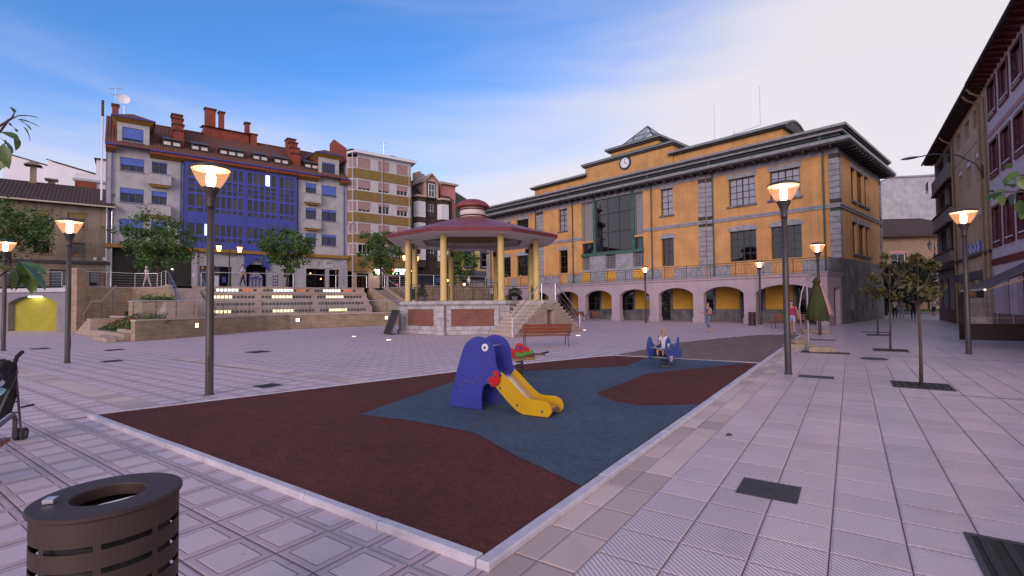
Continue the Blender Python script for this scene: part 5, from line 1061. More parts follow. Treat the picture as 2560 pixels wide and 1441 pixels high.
# ---- stepped seating
st = thing('stepped_seating', 'broad sandstone stepped seating with rows of small glass blocks', 'steps', (-24.2, 36.9, 0)); S0 = Vector((-24.2, 36.9))
top = [Vector(p) - S0 for p in TE[5:10]]
def nrm(i):
    a = top[max(i - 1, 0)]; b = top[min(i + 1, len(top) - 1)]; d = (b - a).normalized(); return Vector((d.y, -d.x))
def tier_pts(o): return [top[i] + nrm(i) * o for i in range(len(top))]
TH_, TD = .55, .92; n_rows = 4
for k in range(n_rows):
    fr, bk = tier_pts(TD * k), tier_pts(TD * k - 1.0 if k else -.6); z1 = TZ - TH_ * k
    mb = MB(); tr = MB()
    for i in range(len(top) - 1):
        a, b, c, d = fr[i], fr[i + 1], bk[i + 1], bk[i]; z0 = .9
        mb.add([(a.x, a.y, z0), (b.x, b.y, z0), (b.x, b.y, z1 - .06), (a.x, a.y, z1 - .06)], [(0, 1, 2, 3)])
        e0, e1 = nrm(i) * .03, nrm(i + 1) * .03
        tr.add([(a.x + e0.x, a.y + e0.y, z1 - .06), (b.x + e1.x, b.y + e1.y, z1 - .06), (b.x + e1.x, b.y + e1.y, z1), (a.x + e0.x, a.y + e0.y, z1), (c.x, c.y, z1), (d.x, d.y, z1)], [(0, 1, 2, 3), (3, 2, 4, 5)])
    for e, q in ((0, 1), (len(top) - 1, -1)): mb.add([(fr[e].x, fr[e].y, .9), (bk[e].x, bk[e].y, .9), (bk[e].x, bk[e].y, z1 - .01), (fr[e].x, fr[e].y, z1 - .01)], [(0, 1, 2, 3)])
    mb.build('riser', 'sand_block', st); tr.build('tread', 'tread_stone', st)
    # low intermediate step on each tread
    if k < n_rows - 1:
        hf = tier_pts(TD * k + TD * .5); s2 = MB()
        for i in range(len(top) - 1):
            a, b, c, d = hf[i], hf[i + 1], fr[i + 1], fr[i]; zz = z1 - TH_ * .72; lo = z1 - TH_
            s2.add([(a.x, a.y, lo), (b.x, b.y, lo), (b.x, b.y, zz), (a.x, a.y, zz), (c.x, c.y, zz), (d.x, d.y, zz)], [(0, 1, 2, 3), (3, 2, 4, 5)])
        s2.build('foot_step', 'tread_stone', st)
    # glass blocks
    segs = [(fr[i], fr[i + 1]) for i in range(len(fr) - 1)]; tot = sum((b - a).length for a, b in segs); pos = .9 if k == 0 else .5; cnt = 0; grp = 0
    while pos < tot - .5:
        if cnt >= (15 if k else 14): pos += .42; cnt = 0; grp += 1; continue
        q = pos
        for a, b in segs:
            L = (b - a).length
            if q <= L: break
            q -= L
        p = a.lerp(b, q / L); ang = math.atan2((b - a).y, (b - a).x); nn = Vector(((b - a).y, -(b - a).x)).normalized()
        lit = 3 <= cnt <= 8 and k in (0, 1, 3)
        m_ = ('glass_brick_cool' if k == 0 else 'glass_brick_lit') if lit else ('glass_brick_red' if k == 0 and 10 <= cnt <= 12 else 'glass_brick')
        o = bx('glass_block', st, m_, -.5, .5, -.5, .5, -.5, .5); o.location = (p.x + nn.x * .012, p.y + nn.y * .012, TZ - TH_ * k - .28); o.rotation_euler = (0, 0, ang); o.scale = (.175, .04, .19)
        pos += .255; cnt += 1
# ---- walkway in front of the seating, low wall with glass balustrade
LW_ = [(-18.6, 24.1), (-18.15, 25.7), (-17.8, 27.4), (-17.55, 29.3), (-17.35, 31.2), (-16.85, 33.2), (-15.9, 34.9), (-14.7, 35.8), (-13.2, 36.75), (-10.2, 38.8), (-7.2, 41.2)]
wk = LW_ + [(-5.6, 44.0), (-8.5, 48.5), (-11.9, 46.5), (-13.4, 44.2), (-18.5, 40.3), (-24.2, 36.9), (-28.0, 38.3), (-29.4, 36.5), (-25.2, 31.2), (-20.5, 27.0)]
bm_ = bmesh.new(); f_ = bm_.faces.new([bm_.verts.new((x, y, 1.0)) for x, y in wk]); bmesh.ops.triangulate(bm_, faces=[f_])
if sum(f.normal.z for f in bm_.faces) < 0: bmesh.ops.reverse_faces(bm_, faces=bm_.faces)
me_ = bpy.data.meshes.new('raised_walkway'); bm_.to_mesh(me_); bm_.free(); me_.materials.append(M['tread_stone']); struct(obj('raised_walkway', me_))
lw = wall_run('low_curved_wall', 'low curving stone wall carrying a glass balustrade around the seating', LW_, 0, 1.06, 'sand_masonry', .28)
gb = thing('glass_balustrade', 'glass balustrade with steel rail on the low curving wall', 'balustrade', (LW_[0][0], LW_[0][1], 1.06)); o0 = Vector((LW_[0][0], LW_[0][1]))
path = [Vector(p) - o0 for p in LW_]; path = [p + Vector((-.14, .05)) for p in path]
MB().tube([(p.x, p.y, .93) for p in path], .026, 8).build('handrail', 'steel', gb)
cum = [0]; [cum.append(cum[-1] + (path[i + 1] - path[i]).length) for i in range(len(path) - 1)]
def at_len(q):
    for i in range(len(path) - 1):
        if q <= cum[i + 1] or i == len(path) - 2: return path[i].lerp(path[i + 1], (q - cum[i]) / (cum[i + 1] - cum[i]))
npst = 19; prev = None
for k in range(npst + 1):
    p = at_len(cum[-1] * k / npst); mb = MB(); mb.tube([(p.x, p.y, 0), (p.x, p.y, .93)], .017, 6); mb.box(p.x - .04, p.x + .04, p.y - .03, p.y + .03, .22, .26); mb.box(p.x - .04, p.x + .04, p.y - .03, p.y + .03, .62, .66); mb.build('post', 'dark_metal', gb)
    if prev is not None: mb = MB(); e = (p - prev) * .04; a, b = prev + e, p - e; mb.add([(a.x, a.y, .12), (b.x, b.y, .12), (b.x, b.y, .82), (a.x, a.y, .82)], [(0, 1, 2, 3)]); mb.build('glass_panel', 'glass_clear', gb)
    prev = p
# square recessed wall lamps
def wall_lamp(p, q, z, f, lab):
    v = (Vector(q) - Vector(p)); L = v.length; v.normalize(); c = Vector(p) + v * L * f; t = thing('wall_lamp', lab, 'light', (c.x + v.y * .02, c.y - v.x * .02, z), math.atan2(v.y, v.x), 'square lamps set in the stone walls')
    mb = MB(); e, w_ = .03, .12
    for b_ in ((-w_ - e, w_ + e, -w_ - e, -w_), (-w_ - e, w_ + e, w_, w_ + e), (-w_ - e, -w_, -w_, w_), (w_, w_ + e, -w_, w_)): mb.box(b_[0], b_[1], -.03, .02, b_[2], b_[3])
    mb.build('frame', 'steel', t); bx('lens', t, 'wall_lamp_lens', -w_, w_, -.02, .02, -w_, w_)
for (i, f, lab) in ((2, .05, 'lit square lamp in the low curved wall, closest to the flower bed'), (6, .35, 'lit square lamp in the low curved wall, middle of its bend'), (9, .05, 'lit square lamp in the low curved wall, closest to the bandstand')): wall_lamp(LW_[i], LW_[i + 1], .62, f, lab)
# ---- stairs each side of the seating
def flight(name, label, org, d, width, z0, z1, n, tread=.33, cheek=(True, True), m='tread_stone', railz=1.0, rails=(True, True), bars=4):
    """solid stair descending from org along unit dir d"""
    d = Vector(d).normalized(); l = Vector((d.y, -d.x)); ang = math.atan2(d.y, d.x); t = thing(name, label, 'stairs', (org[0], org[1], 0), ang)
    rise = (z1 - z0) / n
    for k in range(n): bx('step', t, m, tread * k, tread * (k + 1), -width / 2, width / 2, z0 - .1, z1 - rise * (k + 1) + random.uniform(-.002, .002))
    Lr = tread * n
    for sgn, ck, rl in ((-1, cheek[0], rails[0]), (1, cheek[1], rails[1])):
        y = sgn * (width / 2)
        if ck: mb = MB(); ya, yb_ = sorted((y, y + sgn * .25)); mb.prism([(-.3, z0 - .1), (Lr + .3, z0 - .1), (Lr + .3, z0 + .15), (-.0, z1 + .12), (-.3, z1 + .12)], ya, yb_, 'y'); mb.build('cheek_wall', 'sand_masonry', t)
        if rl:
            yy = y + sgn * .1; MB().tube([(-.35, yy, z1 + railz), (0, yy, z1 + railz), (Lr, yy, z0 + railz), (Lr, yy, z0 + railz - .3)], .024, 8).build('handrail', 'steel', t)
            for b_ in range(bars): q = railz * (b_ + .6) / (bars + .6); MB().tube([(0, yy, z1 + q), (Lr, yy, z0 + q)], .010, 5).build('rail_bar', 'steel', t)
            for f in (0, .5, 1): x = Lr * f; zz = z1 + (z0 - z1) * f; MB().tube([(x, yy, zz), (x, yy, zz + railz)], .022, 6).build('post', 'dark_metal', t)
    return t
flight('side_stairs', 'stone stairs with steel rails between stepped seating and tall wall', (-24.35, 36.2), (.72, -.69), 1.7, 1.0, TZ, 13, .32, cheek=(True, False))
flight('side_stairs', 'stone stairs with sloping rail at the far end of the stepped seating', (-12.5, 45.6), (.83, -.55), 1.6, 1.0, TZ, 13, .32, cheek=(True, True), rails=(False, True), bars=0)
# ---- entrance steps, planters and flower bed
fv = Vector((.77, -.638)); fang = math.atan2(fv.y, fv.x)
es = thing('entrance_steps', 'sandstone entrance steps climbing beside planters towards the seating', 'stairs', (-28.6, 32.0, 0), fang)
for k in range(6): bx('step', es, 'sand_block', .2 + .52 * k, 3.9, .0 + .02 * k, 1.75, .167 * k, .167 * (k + 1))
MB().tube([(.9, .25, 1.25), (3.3, .25, 2.05), (5.2, .35, 2.05), (7.3, .6, 2.9)], .028, 8).build('handrail', 'steel', es)
for x, y, z0, z1 in ((1.6, .25, .4, 1.45), (3.3, .25, 1.0, 2.05), (5.2, .35, 1.0, 2.05), (6.9, .55, 1.3, 2.7)): MB().tube([(x, y, z0), (x, y, z1)], .02, 6).build('post', 'dark_metal', es)
for k, (x0, x1, y0, y1, z1) in enumerate(((3.9, 12.3, -.05, .35, .36), (8.6, 12.35, -.4, -.05, .22), (9.6, 12.5, -.75, -.4, .2), (9.0, 12.3, .35, .7, .52), (10.6, 12.4, .7, 1.0, .72))):
    n_ = max(1, int((x1 - x0) / .9))
    for i in range(n_): bx('edge_block', es, 'sand_block', x0 + (x1 - x0) * i / n_, x0 + (x1 - x0) * (i + 1) / n_ - .012, y0, y1, 0, z1 + random.uniform(-.006, .006))
for k in range(6): bx('step', es, 'sand_block', 6.9 + .3 * k, 8.9, 2.6 + .002 * k, 4.2, 1.0 + .16 * k, 1.0 + .16 * (k + 1))
pw = thing('planter', 'low stone planter wall with dark shrubs beside the entrance steps', 'planter', (-28.6, 32.0, 0), fang)
mb = MB(); mb.box(-.6, 3.6, 1.9, 2.2, 0, 1.02); mb.box(-.6, -.3, 2.2, 3.6, 0, 1.02); mb.build('masonry', 'sand_masonry', pw); bx('coping', pw, 'sand_coping', -.65, 3.65, 1.86, 2.24, 1.02, 1.09); bx('soil', pw, 'soil', -.3, 3.6, 2.2, 3.8, .8, .95)
pw2 = thing('raised_planter', 'higher stone planter box with green plants against the tall wall', 'planter', (-28.6, 32.0, 0), fang)
mb = MB(); mb.box(3.6, 6.6, 2.0, 2.3, .95, 2.0); mb.box(3.6, 3.85, 2.3, 4.2, .95, 2.0); mb.box(6.35, 6.6, 2.3, 4.2, .95, 2.0); mb.build('masonry', 'sand_masonry', pw2); bx('coping', pw2, 'sand_coping', 3.55, 6.65, 1.96, 2.34, 2.0, 2.07); bx('soil', pw2, 'soil', 3.85, 6.35, 2.3, 4.2, 1.7, 1.95)
fb = thing('flower_bed', 'sloping flower bed of red flowers and green leaves by the steps', 'flower bed', (-28.6, 32.0, 0), fang)
mb = MB(); mb.add([(4.0, .36, .32), (12.2, .36, .30), (12.2, 2.0, .98), (4.0, 1.9, .98)], [(0, 1, 2, 3)]); mb.build('soil', 'soil', fb)
mat('leaf_bed', (0.055, 0.115, 0.022), 0.7, 0.35, 3); mat('leaf_dark', (0.018, 0.038, 0.014), 0.7, 0.4, 3); mat('flower_red', (0.42, 0.012, 0.014), 0.6, 0.2, 5); mat('flower_yellow', (0.5, 0.42, 0.05), 0.6, 0.2, 5)
def leafy(name, m, parent, n, fpos, size, seed, up=.5):
    r = random.Random(seed); mb = MB()
    for _ in range(n):
        x, y, z = fpos(r); s = size * r.uniform(.6, 1.3); a = Vector((r.uniform(-1, 1), r.uniform(-1, 1), r.uniform(-.3, 1))).normalized(); b = a.cross(Vector((r.uniform(-1, 1), r.uniform(-1, 1), up))).normalized(); c = Vector((x, y, z))
        mb.add([tuple(c - b * s * .35), tuple(c + a * s), tuple(c + b * s * .35), tuple(c - a * s * .6)], [(0, 1, 2, 3)])
    return stuff(mb.build(name, m, parent))
def bedpos(x0, x1, h0, h1):
    def f(r):
        x = r.uniform(x0, x1); y = r.uniform(.4, 1.9); return x, y, .34 + (y - .4) * .42 + r.uniform(h0, h1) * min(1, (x - 4.0) / 2.5)
    return f
leafy('leaves', 'leaf_bed', fb, 2600, bedpos(4.3, 12.1, 0, .42), .09, 1); leafy('blossom', 'flower_red', fb, 420, bedpos(5.2, 9.8, .2, .42), .06, 2); leafy('blossom', 'flower_yellow', fb, 60, bedpos(8.5, 10.5, .3, .45), .045, 3)
leafy('shrub', 'leaf_dark', pw, 900, lambda r: (r.uniform(.2, 2.9), r.uniform(2.4, 3.4), 1.0 + abs(r.gauss(0, .2))), .10, 4); leafy('shrub', 'leaf_bed', pw2, 900, lambda r: (r.uniform(3.9, 6.3), r.uniform(2.4, 4.0), 2.0 + abs(r.gauss(0, .18))), .10, 5)
wall_lamp((-24.9, 33.9), (-23.2, 33.2), 1.55, .5, 'lit square lamp on the stair cheek wall left of the seating')
# ================================================================== bandstand
mat('granite', (0.41, 0.375, 0.395), 0.8, 0.22, 2.5, 0.3, 60); mat('granite_dark', (0.17, 0.15, 0.165), 0.8, 0.25, 2.5)
brick_mat('red_brick', (0.20, 0.050, 0.035), (0.27, 0.075, 0.050), (0.22, 0.15, 0.13), 0.25, 0.075, mort=.012)
mat('column_yellow', (0.60, 0.44, 0.17), 0.7, 0.06, 2); mat('maroon_roof', (0.23, 0.052, 0.056), 0.5, 0.22, 1.5, 0.15, 30); mat('maroon_trim', (0.155, 0.022, 0.028), 0.6, 0.1, 3); mat('soffit_white', (0.66, 0.60, 0.585), 0.85, 0.05, 1.5); mat('ceiling_ochre', (0.22, 0.15, 0.055), 0.85, 0.08, 1)
BC = (-2.42, 30.46); BA = rad(26.5 - 90); PR_ = 4.5; NZ = 1.83
bs = thing('bandstand', 'octagonal bandstand with maroon roof, yellow columns and granite base', 'bandstand', (BC[0], BC[1], 0))
def ov(r, k, z): a = BA + k * math.pi / 4; return Vector((r * math.cos(a), r * math.sin(a), z))
def octo(name, m, r0, z0, r1, z1, cap=True): return MB().lathe([(r0, z0), (r1, z1)], 8, ang=BA, cap=cap).build(name, m, bs)
octo('plinth_core', 'granite_dark', PR_ - .14, 0, PR_ - .14, 1.6)
octo('plinth_moulding', 'granite', PR_ + .02, 1.58, PR_ + .1, 1.66); octo('floor_slab', 'granite', PR_ + .12, 1.66, PR_ + .12, NZ)
rb_ = random.Random(5)
def face_block(k, x0, x1, z0, z1, out, name='granite_block', m='granite', th=.14):
    a, b = ov(PR_, k, 0), ov(PR_, k + 1, 0); L = (b - a).length; d = (b - a) / L; nn = Vector((d.y, -d.x, 0)); ang = math.atan2(d.y, d.x)
    g = .016; c = a + d * ((x0 + x1) / 2) + nn * (out - th / 2); o = bx(name, bs, m, -.5, .5, -.5, .5, -.5, .5); o.location = (c.x, c.y, (z0 + z1) / 2); o.rotation_euler = (0, 0, ang); o.scale = (x1 - x0 - g, th, z1 - z0 - g); return o
L8 = 2 * PR_ * math.sin(math.pi / 8)
for k in range(8):
    back = k in (2, 3, 4, 5)      # faces turned away: plain
    if k == 0: pass
    for zi, (z0, z1, nb_) in enumerate(((0, .24, 5), (.24, .47, 6), (1.38, 1.58, 6))):
        for i in range(nb_): face_block(k, .3 + (L8 - .6) * i / nb_, .3 + (L8 - .6) * (i + 1) / nb_, z0, z1, rb_.uniform(-.006, .006))
    for z0, z1 in ((.47, .78), (.78, 1.08), (1.08, 1.38)):
        face_block(k, .3, .58, z0, z1, rb_.uniform(-.006, .006)); face_block(k, L8 - .58, L8 - .3, z0, z1, rb_.uniform(-.006, .006))
    face_block(k, .58, L8 - .58, .47, 1.38, -.03, 'brick_panel', 'red_brick')
    for z0, z1 in ((.2, .55), (.55, .9), (.9, 1.25), (1.25, 1.58)):
        a = BA + k * math.pi / 4; c = ov(PR_ - .08, k, 0); o = bx('pilaster_block', bs, 'granite', -.5, .5, -.5, .5, -.5, .5); o.location = (c.x, c.y, (z0 + z1) / 2); o.rotation_euler = (0, 0, a); o.scale = (.4, .5, z1 - z0 - .016)
    c = ov(PR_ - .06, k, 0); o = bx('pilaster_base', bs, 'granite', -.5, .5, -.5, .5, -.5, .5); o.location = (c.x, c.y, .1); o.rotation_euler = (0, 0, BA + k * math.pi / 4); o.scale = (.5, .62, .2)
    c = ov(4.1, k, 0); MB().lathe([(.215, NZ), (.215, NZ + .1), (.185, NZ + .14), (.18, 5.4), (.20, 5.52)], 18, (c.x, c.y, 0)).build('column', 'column_yellow', bs, True)
# railing between the columns, open where the stairs arrive
for k in range(8):
    if k == 0: continue
    a, b = ov(4.1, k, 0), ov(4.1, k + 1, 0); d = (b - a).normalized(); a, b = a + d * .2, b - d * .2; L = (b - a).length; mb = MB()
    def Q(x, z): p = a + d * x; return (p.x, p.y, z)
    for z in (NZ + .98, NZ + .82, NZ + .12): mb.tube([Q(0, z), Q(L, z)], .018 if z > NZ + .9 else .012, 5)
    nb_ = 22
    for i in range(nb_ + 1): x = L * i / nb_; mb.tube([Q(x, NZ + .12 if i % 11 else NZ), Q(x, NZ + .82 if i % 11 else NZ + .98)], .010 if i % 11 else .022, 5)
    for i in (5, 16): mb.tube([Q(L * i / nb_ + .07 * math.cos(t_), NZ + .42 + .11 * math.sin(t_)) for t_ in [2 * math.pi * q / 10 for q in range(11)]], .010, 5)
    mb.build('railing', 'dark_metal', bs)
RE = 5.42
octo('fascia', 'maroon_trim', RE, 5.50, RE + .02, 5.68, False); MB().lathe([(RE + .02, 5.68), (RE - .06, 5.72), (3.2, 6.35), (.86, 7.0)], 8, ang=BA, cap=False).build('roof', 'maroon_roof', bs)
mb = MB(); 
for k in range(8):
    a, b, c, d = ov(RE - .03, k, 5.498), ov(RE - .03, k + 1, 5.498), ov(3.15, k + 1, 5.46), ov(3.15, k, 5.46); mb.quad(tuple(a), tuple(d), tuple(c), tuple(b))
    e, f = ov(3.1, k, 5.85), ov(3.1, k + 1, 5.85); mb.quad(tuple(d), tuple(e), tuple(f), tuple(c))
mb.build('soffit', 'soffit_white', bs); MB().lathe([(3.12, 5.83), (1.5, 6.25), (0, 6.3)], 8, ang=BA, cap=False).build('ceiling', 'ceiling_ochre', bs)
mb = MB(); mb.lathe([(3.1, 5.45), (3.22, 5.45), (3.22, 5.56), (3.1, 5.56)], 8, ang=BA, cap=False); mb.build('ceiling_rim', 'black', bs)
MB().lathe([(.80, 6.9), (.80, 7.7)], 24).build('lantern_drum', 'soffit_white', bs, True)
for z0, z1 in ((6.93, 7.02), (7.09, 7.17), (7.47, 7.55)): MB().lathe([(.82, z0), (.875, z0 + .02), (.875, z1 - .02), (.82, z1)], 24).build('lantern_ring', 'maroon_trim', bs, True)
MB().lathe([(.85, 7.60), (1.06, 7.66), (1.06, 7.76), (1.0, 7.86), (.85, 8.0), (.55, 8.13), (.2, 8.2), (0.01, 8.22)], 24).build('lantern_dome', 'maroon_roof', bs, True)
for k in range(8):
    c = ov(3.82, k, 5.1); bx('loudspeaker', bs, 'black', c.x - .1, c.x + .1, c.y - .1, c.y + .1, 4.95, 5.25)
# double stair of sandstone against the face turned to the promenade
sa = rad(49 - 90); so_ = Vector((math.cos(sa), math.sin(sa), 0)); tl = Vector((-so_.y, so_.x, 0))      # tl runs to the far right
stt = thing('bandstand_stairs', 'double flight of sandstone steps with steel rails against the bandstand', 'stairs', (BC[0] + so_.x * 4.32, BC[1] + so_.y * 4.32, 0), math.atan2(tl.y, tl.x))
nst = 10; tr_ = .27; hr = NZ / nst; Wd = 1.65; hl = .62
bx('landing', stt, 'sand_coping', -hl, hl, -Wd, .05, NZ - hr, NZ)
for sg in (-1, 1):
    for k in range(nst - 1):
        x0, x1 = hl + tr_ * k, hl + tr_ * (k + 1); zt = NZ - hr * (k + 1)
        nbk = 2; 
        bx('step', stt, 'sand_coping', sg * x0, sg * x1, -Wd - .02, .05, zt - .07, zt)
        z = 0.0
        while z < zt - .08:
            h = min(.18, zt - .07 - z); bx('flank_block', stt, 'sand_block', sg * (x0 + .003), sg * (x1 - .003), -Wd + rb_.uniform(-.006, .006), .05, z, z + h - .006); z += .18
    yr = -Wd + .12; pts = [(sg * .25, yr, NZ + .95), (sg * hl, yr, NZ + .95), (sg * (hl + tr_ * (nst - 1)), yr, .95 + .05)]
    MB().tube(pts, .03, 8).build('handrail', 'steel', stt)
    for q in (.3, .55): MB().tube([(sg * hl, yr, NZ + q), (sg * (hl + tr_ * (nst - 1)), yr, q + .05)], .012, 5).build('rail_bar', 'steel', stt)
    for f in (0, 1): x = sg * (hl + tr_ * (nst - 1) * f); zz = NZ * (1 - f); MB().tube([(x, yr, zz), (x, yr, zz + .97)], .022, 6).build('post', 'steel', stt)
MB().tube([(-.25, -Wd + .12, NZ + .95), (.25, -Wd + .12, NZ + .95)], .03, 8).build('handrail', 'steel', stt)
for x0, x1 in ((-hl, -.3), (.3, hl)):
    z = 0
    while z < NZ - hr - .05: bx('flank_block', stt, 'sand_block', x0 + .003, x1 - .003, -Wd, .05, z, min(NZ - hr, z + .27) - .006); z += .27
bx('niche_lintel', stt, 'sand_block', -.3, .3, -Wd, .05, 1.3, NZ - hr); bx('niche_back', stt, 'shop_dark', -.3, .3, -.3, -.2, 0, 1.3)
# potted conifer and round shrub on the bandstand floor
def pot_plant(name, label, p, h, r, seed, round_=False):
    t = thing(name, label, 'plant', p); MB().lathe([(.16, 0), (.22, .3), (.24, .3), (.2, .26)], 14).build('pot', 'granite_dark', t)
    rr = random.Random(seed); mb = MB()
    for _ in range(700):
        f = rr.random(); rad_ = (r * (1 - f) ** .8 if not round_ else r * math.sqrt(max(0, 1 - (2 * f - 1) ** 2))) * math.sqrt(rr.random()); an = rr.uniform(0, 6.28); c = Vector((rad_ * math.cos(an), rad_ * math.sin(an), .3 + h * f)); a = Vector((rr.gauss(0, 1), rr.gauss(0, 1), rr.gauss(.5, 1))).normalized(); b = a.orthogonal().normalized(); s = .07
        mb.add([tuple(c - b * s * .4), tuple(c + a * s), tuple(c + b * s * .4)], [(0, 1, 2)])
    stuff(mb.build('foliage', 'leaf_dark', t)); return t
pot_plant('potted_conifer', 'small dark cone-shaped conifer in a pot on the bandstand floor', (BC[0] - 3.0, BC[1] - 1.0, NZ), .85, .36, 1); pot_plant('potted_shrub', 'low round dark shrub in a pot on the bandstand floor', (BC[0] + 2.6, BC[1] + .6, NZ), .5, .5, 2, True)
pn = thing('leaning_panel', 'dark flat panel leaning against the bandstand base', 'panel', (-6.62, 27.75, 0), rad(-60))
mb = MB(); mb.add([(-.7, -.5, 0), (.7, -.5, 0), (.7, .0, 1.35), (-.7, .0, 1.35), (-.7, -.46, 0), (.7, -.46, 0), (.7, .04, 1.35), (-.7, .04, 1.35)], [(0, 1, 2, 3), (7, 6, 5, 4), (0, 4, 5, 1), (3, 2, 6, 7), (0, 3, 7, 4), (1, 5, 6, 2)]); mb.build('board', 'shop_dark', pn); mb = MB(); mb.tube([(-.7, -.5, .02), (-.7, 0, 1.35), (.7, 0, 1.35), (.7, -.5, .02)], .025, 6); mb.build('edge_frame', 'dark_metal', pn)
# ================================================================== houses on the right of the promenade
RP0 = np.array([28.0, 30.0]); RAZ = rad(34.5); RROT = math.atan2(-math.cos(RAZ), -math.sin(RAZ))
_ru = np.array([math.sin(RAZ), math.cos(RAZ)]); _rn = np.array([_ru[1], -_ru[0]])
def FR(x, y, off=0.0):
    p0 = RP0 + off * _rn; d = ray(x, y); t = (_rn @ p0) / (_rn @ d[:2]); q = CP + d * t; return float((q[:2] - p0) @ _ru), float(q[2])
def rpt(s, off, z): q = RP0 + _ru * s + _rn * off; return (float(q[0]), float(q[1]), z)
mat('lilac_wall', (0.56, 0.48, 0.52), 0.9, 0.08, 1, streak=.35); mat('tan_wall', (0.52, 0.39, 0.27), 0.9, 0.1, 1, streak=.4); mat('bay_wall', (0.27, 0.24, 0.26), 0.9, 0.1, 1, streak=.4)
mat('wine_red', (0.115, 0.014, 0.020), 0.5, 0.12, 4); mat('pink_band', (0.42, 0.22, 0.23), 0.8, 0.1, 2); mat('tan_pipe', (0.36, 0.23, 0.13), 0.6, 0.1, 3); mat('eave_wood', (0.062, 0.030, 0.026), 0.8, 0.2, 3); mat('awning_cloth', (0.085, 0.068, 0.070), 0.85, 0.12, 3); mat('awning_stripe', (0.028, 0.022, 0.026), 0.85, 0.1, 3); mat('maroon_sheet', (0.030, 0.011, 0.010), 0.7, 0.15, 2); mat('lettering_gold', (0.45, 0.26, 0.06), 0.6, 0.1, 5)
thin_glass('clear_sheet', (0.80, 0.74, 0.78), 1.3, haze=.10)
def house(name, label, s0, s1, wallm, wins, rows, top, fm, gm='glass_refl', dep=.28, ground=None):
    t = thing(name, label, 'building', (RP0[0], RP0[1], 0), RROT); x0, x1 = -s1, -s0
    ops = [(-b, -a, z0, z1) for a, b in wins for z0, z1 in rows] + [(-b, -a, z0, z1) for a, b, z0, z1 in (ground or [])]
    mb = MB(); wall(mb, x0, x1, 0, top, ops, 0, dep); mb.quad((x0, 0, 0), (x0, 9, 0), (x0, 9, top), (x0, 0, top)); mb.quad((x1, 0, 0), (x1, 9, 0), (x1, 9, top), (x1, 0, top)); mb.build('wall', wallm, t)
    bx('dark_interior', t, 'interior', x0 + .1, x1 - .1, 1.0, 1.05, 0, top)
    for a, b, z0, z1 in ops: window(t, a, b, max(.03, z0), z1, dep - .08, 2, 1, fm, gm, .08, .07)
    return t
# lilac house with wine-red windows
lws = [(-8.42 - 2.15 * k, -7.05 - 2.15 * k) for k in range(8)]; lrows = [(10.68, 12.25), (7.72, 9.35), (4.3, 6.1)]
lh = house('lilac_house', 'lilac rendered house with wine red window frames under deep bracketed eaves', -25.0, -6.6, 'lilac_wall', lws, lrows, 12.75, 'wine_red', ground=[(-9.4, -8.2, .9, 2.9), (-11.8, -10.6, .9, 2.9), (-14.5, -13.3, 0, 2.8)])
for a, b in lws:
    for z0, z1 in lrows:
        mb = MB(); e = .13; x0, x1 = -b, -a; mb.box(x0 - e, x0, -.05, .12, z0 - e, z1 + e); mb.box(x1, x1 + e, -.05, .12, z0 - e, z1 + e); mb.box(x0, x1, -.05, .12, z1, z1 + e); mb.box(x0, x1, -.09, .2, z0 - e, z0); mb.build('window_surround', 'wine_red', lh)
        bx('shutter', lh, 'wine_red', x0, x0 + .62, .1, .14, z0, z1); bx('window_guard', lh, 'white_frame', x0 + .1, x1 - .05, -.06, -.03, z0 + .12, z0 + .17)
bx('wall_band', lh, 'pink_band', 6.6, 25, -.03, 0, 9.72, 9.95); bx('wall_band', lh, 'wine_red', 6.6, 25, -.06, 0, 3.3, 3.62); bx('wall_base', lh, 'wine_red', 6.6, 25, -.05, 0, 0, .95)
# tan house
tws = [(-4.82, -3.45), (-2.28, -.95), (.38, 1.65)]; trows = [(11.12, 12.12), (8.12, 9.78), (4.85, 6.6)]
th_ = house('tan_house', 'tan rendered house with roller blind boxes between lilac house and bays', -6.58, 3.0, 'tan_wall', tws, trows, 12.7, 'cream', ground=[(-4.9, -3.6, .2, 2.6), (-2.3, -1.2, 0, 2.6), (.4, 1.7, .9, 2.6)])
for a, b in tws:
    for z0, z1 in trows[1:]: bx('blind_box', th_, 'white_wall', -b + .05, -a - .05, .04, .2, z1 - .28, z1)
    bx('shop_hood', th_, 'grey_panel', -b - .05, -a + .05, -.35, 0, 2.7, 3.15); bx('hood_trim', th_, 'tan_wall', -b - .15, -a + .15, -.12, 0, 3.2, 3.75)
bx('wall_joint', th_, 'eave_dark', -3, 6.5, -.012, 0, 10.28, 10.31); bx('cable_ledge', th_, 'eave_dark', -3, 6.55, -.14, 0, 4.02, 4.16)
sb = thing('shop_letters', 'blue and white letter tiles of a shop name on the tan wall', 'sign', rpt(-2.7, -.02, 4.55), RROT)
for i, c_ in enumerate('ATUMBOL'):
    bx('letter_tile', sb, 'white_wall' if i % 2 else 'blue_blind', -1.7 + .5 * i, -1.26 + .5 * i, -.06, 0, -.26, .26); text_obj('letter', c_, 'black' if i % 2 else 'white_wall', sb, (-1.48 + .5 * i, -.065, 0), .46, depth=.004)
for s_ in (-6.35, -5.25, 2.85): MB().tube([(-s_, -.7, 12.6), (-s_, -.55, 12.35), (-s_, -.1, 12.0), (-s_, -.1, 0)], .06, 8).build('rain_pipe', 'tan_pipe', th_)
